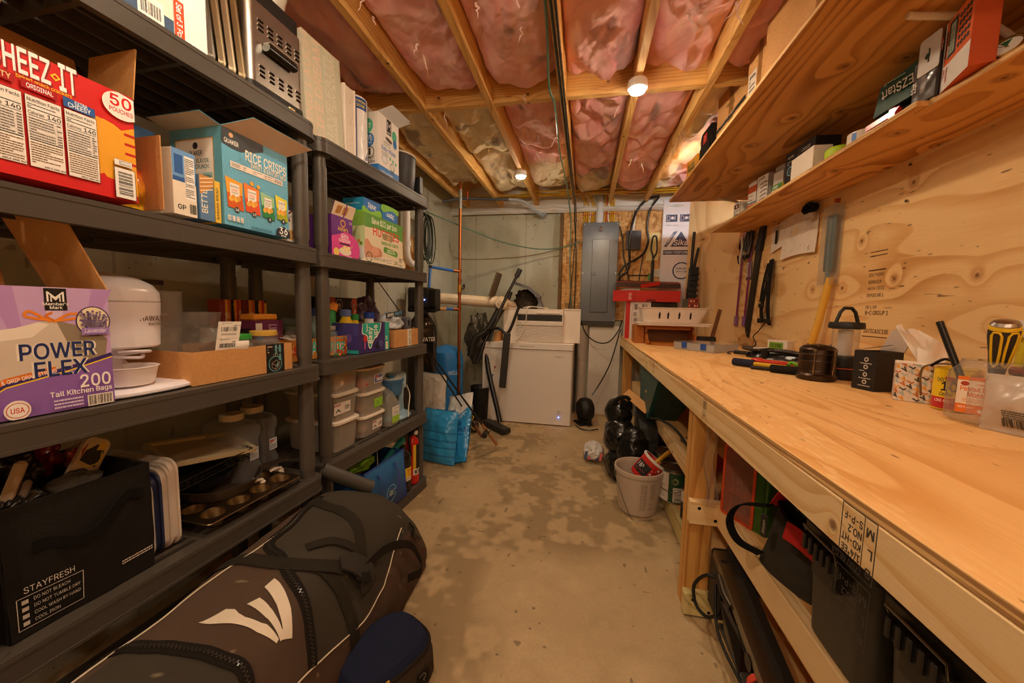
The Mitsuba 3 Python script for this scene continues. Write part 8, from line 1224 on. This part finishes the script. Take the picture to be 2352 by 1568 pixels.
def bin_(y,lab):
 t=thing('storage_bin',lab,'bin');F=frame([.520,y,SZ],-90);W,D,H=.215,.40,.27;c=(W/2,D/2);m=M('2b2925');m.tf=F;loft(m,[sup(W*.43,D*.44,*c,0,7),sup(W*.445,D*.455,*c,.008,7),sup(W*.485,D*.485,*c,H*.9,7)],cap=False);loft(m,[sup(W*.43,D*.44,*c,.001,7),sup(.001,.001,*c,.0012,7)],cap=False);part(t,'body',m,'black_plastic')
 m=M('24221f');m.tf=F;loft(m,[sup(W*.50,D*.50,*c,H*.88,7),sup(W*.52,D*.515,*c,H*.885,7),sup(W*.52,D*.515,*c,H*.97,7),sup(W*.49,D*.49,*c,H,7)]);part(t,'lid',m,'black_plastic')
 m=M('1d1b19');m.tf=F;m.box(.05,W-.05,-.022,.012,H*.78,H*.90,bev=.004)
 for k in range(5):m.box(.06+.02*k,.07+.02*k,-.028,-.018,H*.79,H*.92,'161412',.002)
 m.box(.07,W-.07,-.012,.01,H*.62,H*.78,'1a1816',.004);part(t,'latch',m,'black_plastic');m=M('8a857c');m.tf=F;m.tube([(.055,-.018,H*.93),(.055,-.024,H*.97),(W-.055,-.024,H*.97),(W-.055,-.018,H*.86)],.003);part(t,'latch_wire',m,'chrome')
bin_(.955,'black lidded storage bin next to the red and grey pouch');bin_(.725,'black lidded storage bin second from the red and grey pouch');bin_(.495,'black lidded storage bin at the bottom right frame corner')
BZ0=.098
t=thing('miter_saw','grey metal saw with long rail and dark body on the low shelf','saw');m=M('8a857a');m.hull([(.50,1.43,.30),(.545,1.43,.30),(.50,1.42,.33),(.545,1.42,.33),(.50,.93,.17),(.545,.93,.17),(.50,.93,.205),(.545,.93,.205)]);part(t,'rail',m,'metal');m=M('1c1a18');m.hull([(.545,1.44,.30),(.57,1.44,.30),(.545,1.42,.36),(.57,1.42,.36),(.545,.93,.17),(.57,.93,.17),(.545,.93,.23),(.57,.93,.23)]);m.box(.50,.60,1.36,1.46,BZ0,.32,'23201d',.01);part(t,'body',m)
m=M('5a544a');m.hull([(.50,1.33,.20),(.54,1.33,.22),(.50,1.28,.13),(.56,1.28,.13),(.50,1.15,.11),(.55,1.15,.10),(.52,1.2,.17)]);m.tube([(.50,1.36,.27),(.50,1.30,.25),(.505,1.24,.25)],.014);m.cyl([.505,1.10,.20],[.497,1.10,.20],.022,n=24,col='23201d');part(t,'guard',m,'metal');m=M('3a352e');m.box(.50,.60,1.0,1.34,BZ0,.115,bev=.004);part(t,'foot_plate',m)
m=M('15130f');m.tube([(.505,1.38,.25),(.47,1.40,.24),(.44,1.42,.18),(.445,1.40,.12),(.475,1.36,.11),(.50,1.33,.17),(.50,1.36,.24)],.006,sub=8);m.tube([(.49,1.36,.24),(.48,1.28,.13),(.50,1.12,.10),(.52,1.02,.10)],.005,sub=6);m.put(thing('power_cord','black power cord looped in front of the bench post','cord'),'satin')
t=thing('oscillating_tool','grey power tool with red collar and black cord on the low shelf','tool');a_,b_=np.array([.515,1.06,.17]),np.array([.54,.86,.155]);m=M('34302a');m.cyl(a_,b_,.026,.032,n=24);m.cyl(b_,b_+[.01,-.08,-.01],.032,.026,n=24);part(t,'body',m,'weave');m=M('c9412e');m.cyl(a_+[0,.012,0],a_+[0,-.006,0],.030,n=24);m.tube([a_+[-.0,.01,.028],a_+[0,.035,.035],a_+[.02,.03,.03]],.007,sub=4);m.box(.505,.515,.80,.90,.13,.17,'b83a28',.004);part(t,'collar',m);m=M('141210');m.cyl(a_+[0,.0,0],a_+[-.005,.09,.03],.010,.008,n=14);m.tube([a_+[-.005,.09,.03],(.505,1.17,.22),(.51,1.20,.25),(.53,1.19,.24),(.55,1.15,.2)],.007,sub=6);part(t,'cord',m)
t=thing('tool_bag','grey and black open tool bag under the power tool at the frame bottom','bag');m=M('5a5348');BGm=frame([.515,.94,BZ0],-90);loft(m,[sup(.13,.10,.13,.12,0,4),sup(.135,.11,.13,.12,.03,4),sup(.13,.10,.13,.12,.075,4)],cap=False,at=BGm);part(t,'body',m,'weave');m=M('17140f');m.tube(sup(.132,.103,.13,.12,.076,4),.007,closed=True,at=BGm);m.tube([(-.0,.05,.06),(-.05,.02,.05),(-.06,.0,.02),(.0,.02,.0)],.012,sub=5,at=BGm);part(t,'zipper_edge',m,'weave')
t=thing('machine_hood','dark teal sheet-metal machine hanging under the bench top, scratched','machine');m=M('24504c');m.hull([(.44,2.30,.80),(.70,2.30,.80),(.46,3.15,.80),(.72,3.15,.80),(.44,2.62,.47),(.62,2.62,.47),(.46,3.10,.47),(.62,3.10,.47)]);part(t,'hood',m);m=M('1b3c3a');m.hull([(.455,2.28,.795),(.70,2.28,.795),(.46,2.60,.475),(.62,2.60,.475),(.70,2.29,.80),(.455,2.29,.80),(.62,2.61,.47),(.46,2.61,.47)]);part(t,'side_plate',m);A=Art();A.poly(spline([(0,.012),(.02,.0),(.05,.01),(.055,.03),(.04,.02),(.015,.025)],4,True),'c9a45c');rr=random.Random(7)
for k in range(30):x,y=rr.uniform(-.25,.3),rr.uniform(-.12,.15);A.line([(x,y),(x+rr.uniform(-.02,.02),y+rr.uniform(-.05,.02))],.0012,'7a9a8c')
m=M();m.art(A,[.4465,2.78,.62],[.02,-1,0],[.0,0,1],off=2e-3);part(t,'sticker',m);m=M('3a3a36');m.box(.46,.60,3.12,3.22,.62,.82,bev=.006);part(t,'bracket',m)
m=M('17140f');m.tube([(.47,2.60,.50),(.44,2.45,.52),(.46,2.30,.56),(.50,2.1,.57),(.54,1.95,.52),(.56,1.8,.50)],.007,sub=7);m.tube([(.55,1.9,.55),(.57,1.85,.48),(.55,1.75,.52),(.58,1.70,.49)],.010,sub=5);m.put(thing('power_cord','black cord tangled on the shelf beneath the teal machine','cord'));m=M('8a201c');m.box(.56,.64,1.72,1.84,SZ+.03,SZ+.075,bev=.01);m.put(thing('red_tool','dark red tool on the shelf behind the bench post','tool'),'gloss');m=M('6a5f52');m.tube([(.56,2.2,SZ+.006),(.58,2.08,SZ+.012),(.62,2.12,SZ+.006),(.60,2.25,SZ+.006)],.005,sub=5);m.put(thing('wire_hook','bent wire lying on the shelf under the teal machine','wire'),'metal')
m=M('33332f');m.hull([(.40,2.62,.01),(.52,2.62,.01),(.40,2.62,.40),(.52,2.62,.40),(.40,2.95,.01),(.52,2.95,.01),(.40,2.90,.50),(.52,2.90,.50)]);m.box(.395,.525,2.612,2.63,.30,.33,'26251f',.003);m.box(.452,.462,2.611,2.63,.02,.29,'26251f');m.put(thing('tool_case','grey upright tool case on the floor behind the bucket','case'))
for lab,pts,c in(('black folded trouser-like bag standing on the floor before the grey case',[((.30,2.74,.10),(.11,.16,.12)),((.28,2.78,.28),(.11,.14,.13)),((.27,2.84,.44),(.09,.10,.10)),((.36,2.60,.20),(.10,.10,.20))],('0f0e0c','2a2722')),):
 t=thing('black_bag',lab,'bag')
 P=[trimesh.creation.icosphere(3,1.0).apply_transform(np.diag([*s,1])).apply_translation(o)for o,s in pts];mm=trimesh.util.concatenate(P);import manifold3d as mf
 man=sum([mf.Manifold(mf.Mesh(np.asarray(p.vertices,np.float32),np.asarray(p.faces,np.uint32)))for p in P],mf.Manifold()).refine_to_length(.018);q=man.to_mesh();mm=trimesh.Trimesh(q.vert_properties[:,:3],q.tri_verts,process=True);v=np.asarray(mm.vertices);nn=np.asarray(mm.vertex_normals);fold=np.abs(2*meshkit.fbm(np.stack([v[:,0]*10,v[:,1]*10+v[:,2]*9,v[:,2]*7],1),3,4)-1);v=v+nn*((.5-fold)*.035)[:,None];v[:,2]=np.maximum(v[:,2],.004);mm=trimesh.Trimesh(v,mm.faces,process=False);trimesh.smoothing.filter_taubin(mm,iterations=3);m=M('15130f');m.add(mm,'15130f',True);part(t,'body',m,'film');m=M('1d1a16');m.tube([(.22,2.80,.46),(.25,2.76,.56),(.33,2.78,.57),(.36,2.84,.48)],.014,sub=6);m.box(.27,.31,2.735,2.75,.50,.53,'0c0b0a',.004);part(t,'strap',m,'weave')
m=M('b0803f');slab(m,[.30,2.84,.58],[.13,-.20,-.08],[.05,.08,.03],.003,'b9853f','b9853f');m.put(thing('cardboard_piece','bent piece of brown cardboard on top of the black bag','cardboard'),'card')
t=thing('shoe_bag','white, navy and red printed packet on the floor beside the black bag','packet');crumple(ID,(.105,3.0,.07),(.085,.13,.062),3,('cfc8c0','c4bcb4'),2.0,.3).put(t+'__body','film');A=Art()
for k in range(5):A.poly([(.0+.03*k,.0),(.02+.03*k,.0),(.035+.03*k,.06),(.012+.03*k,.06)],('26305c','b8483c','26305c')[k%3])
A.circ(.08,.02,.018,'c9604a');m=M();m.art(A,[.03,2.885,.035],[.95,-.1,0],[0,.45,.9]);part(t,'print',m)
t=thing('bucket','dirty white measuring bucket on the floor holding a red paint tub','bucket');BU=mv(.355,2.29,0);m=M('b9a894');m.lathe([(0,.003),(.105,.0),(.112,.006),(.135,.235),(.143,.238),(.146,.250),(.143,.265),(.137,.265),(.128,.24),(.108,.012),(0,.010)],n=48,at=BU);part(t,'body',m,'satin');A=Art()
for k in range(15):A.rect(.0,.05+.011*k,.014,.0016,'4a4038');A.greek(.018,.048+.011*k,.018,.006,1,'5a4f44',k);A.greek(.055,.048+.011*k,.03,.006,1,'6a5f54',k+40)
m=M();m.artfn(A,lambda x,y,l:np.stack([(.1125+.098*(y-.006)+l)*np.cos(-1.6+x/.125),(.1125+.098*(y-.006)+l)*np.sin(-1.6+x/.125),y],1),.02,BU);part(t,'scale',m);m=M('8a8074');m.tube([(.355-.143,2.29,.25),(.22,2.22,.20),(.30,2.15,.015),(.36,2.14,.006),(.42,2.15,.02)],.002,sub=6);part(t,'wire_handle',m,'metal')
t=thing('paint_tub','red spackle tub with white smears tilted in the bucket','tub');TBm=mv(.36,2.29,.20)@rot(RY,38)@rot(RZ,40);m=M('b8241c');m.lathe([(0,0),(.062,0),(.066,.01),(.072,.13),(.075,.135),(.070,.14),(.065,.12),(.058,.01),(0,.008)],n=36,at=TBm);part(t,'body',m);A=Art();A.rect(0,.03,.09,.07,'1c1a1a');A.txt('HP',.01,.06,.028,'d8d0c6',True,w=.04);A.greek(.01,.035,.07,.018,3,'b8483c',2);rr=random.Random(5)
for k in range(18):A.circ(.10+rr.uniform(0,.12),rr.uniform(.02,.12),rr.uniform(.002,.008),'cfc6ba',n=8)
m=M();m.artfn(A,cylmap(.0685,0,2.6),.012,TBm,3e-3);part(t,'label',m);m=M('cfc8bc');m.lathe([(.066,.128),(.077,.132),(.078,.144),(.068,.146)],n=30,at=TBm);part(t,'rim',m,'matte')
t=thing('putty_knife','yellow-handled roller brush lying across the bucket and cans','brush');m=M('c9962a');m.cyl([.46,2.34,.275],[.56,2.42,.33],.012,.014,n=16);part(t,'handle',m);m=M('8a8478');m.cyl([.40,2.29,.26],[.46,2.34,.275],.005,n=10);m.cyl([.37,2.31,.262],[.42,2.25,.262],.018,n=16,col='a8987e');part(t,'ferrule',m,'metal')
def can(x,y,r,h,art,lab,col='9a948a',a0=-2.4,z=.0975):
 t=thing('paint_can',lab,'can');m=M(col);F=mv(x,y,z);m.lathe([(0,0),(r,0),(r*1.02,.004),(r,.008),(r,h-.008),(r*1.03,h-.004),(r*1.02,h),(r*.92,h),(r*.90,h-.006),(r*.70,h-.008),(r*.68,h-.002),(0,h-.002)],n=40,at=F);part(t,'body',m,'metal');m=M();m.artfn(art,cylmap(r,0,a0),.012,F);part(t,'label',m)
 m=M('8a857a');m.tube([(x-r,y-.02,z+h*.6),(x-r*.9,y-r*.6,z+h*.42),(x-r*.3,y-r*1.12,z+h*.40),(x+r*.4,y-r*1.1,z+h*.5)],.0022,sub=5);part(t,'wire_handle',m,'metal')
A=Art();A.rect(-.08,.01,.26,.17,'d3cabd');A.rect(.02,.01,.11,.17,'23482f');A.circ(.055,.135,.018,'c2b484');A.circ(.055,.135,.012,'23482f');A.rect(.045,.015,.055,.085,'ddd5c8');A.bars(.055,.02,.035,.02);A.greek(.05,.045,.045,.05,5,'8a8478',2);A.greek(-.07,.03,.07,.08,5,'a89f92',3);can(.555,2.27,.083,.19,A,'white and green paint can with barcode behind the bucket')
A=Art();A.rect(-.05,.01,.22,.15,'2a1c18');A.rect(-.05,.10,.22,.06,'cfc6ba');A.txt('Valspar',.01,.112,.024,'4a3a34',True,w=.08);A.rect(.02,.06,.02,.03,'cfc6ba');A.greek(.02,.02,.08,.03,3,'8a6a5a',3);can(.605,2.05,.062,.17,A,'small dark brown paint can next to the bench post');A=Art();A.rect(-.1,.005,.3,.12,'3f6a86');can(.57,2.56,.088,.18,A,'blue paint can with spattered lid behind the white and green can','a89f92');m=M('1c1a18');m.lathe([(0,0),(.10,0),(.11,.10),(.115,.16),(.105,.165),(.09,.15),(0,.145)],n=32,at=mv(.62,2.86,.0975));m.put(thing('dark_bucket','black bucket at the back under the bench, behind the blue can','bucket'))
import tokenize,io,keyword
def minify(src):
 out=[];prev=None;indent=0;line_start=True
 toks=list(tokenize.generate_tokens(io.StringIO(src).readline));res=[]
 depth=0
 for t in toks:
  tt,s=t.type,t.string
  if tt==tokenize.COMMENT:
   continue
  if tt==tokenize.NL:continue
  if tt==tokenize.INDENT:indent+=1;continue
  if tt==tokenize.DEDENT:indent-=1;continue
  if tt==tokenize.NEWLINE:
   res.append('\n');line_start=True;prev=None;continue
  if tt==tokenize.ENDMARKER:break
  if line_start:res.append(' '*indent);line_start=False
  if prev is not None:
   a,b=prev,t
   aw=a.type in(tokenize.NAME,tokenize.NUMBER,tokenize.STRING)or a.type>=60 and a.string[-1:].isalnum()
   bw=b.type in(tokenize.NAME,tokenize.NUMBER,tokenize.STRING)
   need=False
   if a.type in(tokenize.NAME,tokenize.NUMBER)and b.type in(tokenize.NAME,tokenize.NUMBER):need=True
   if a.type==tokenize.NAME and b.type==tokenize.STRING and keyword.iskeyword(a.string):need=True
   if a.type==tokenize.STRING and b.type in(tokenize.NAME,):need=True
   if a.type==tokenize.NAME and keyword.iskeyword(a.string)and b.string.startswith('.'):need=True
   if a.string==',':need=False
   if need:res.append(' ')
  res.append(s);prev=t
 return ''.join(res)
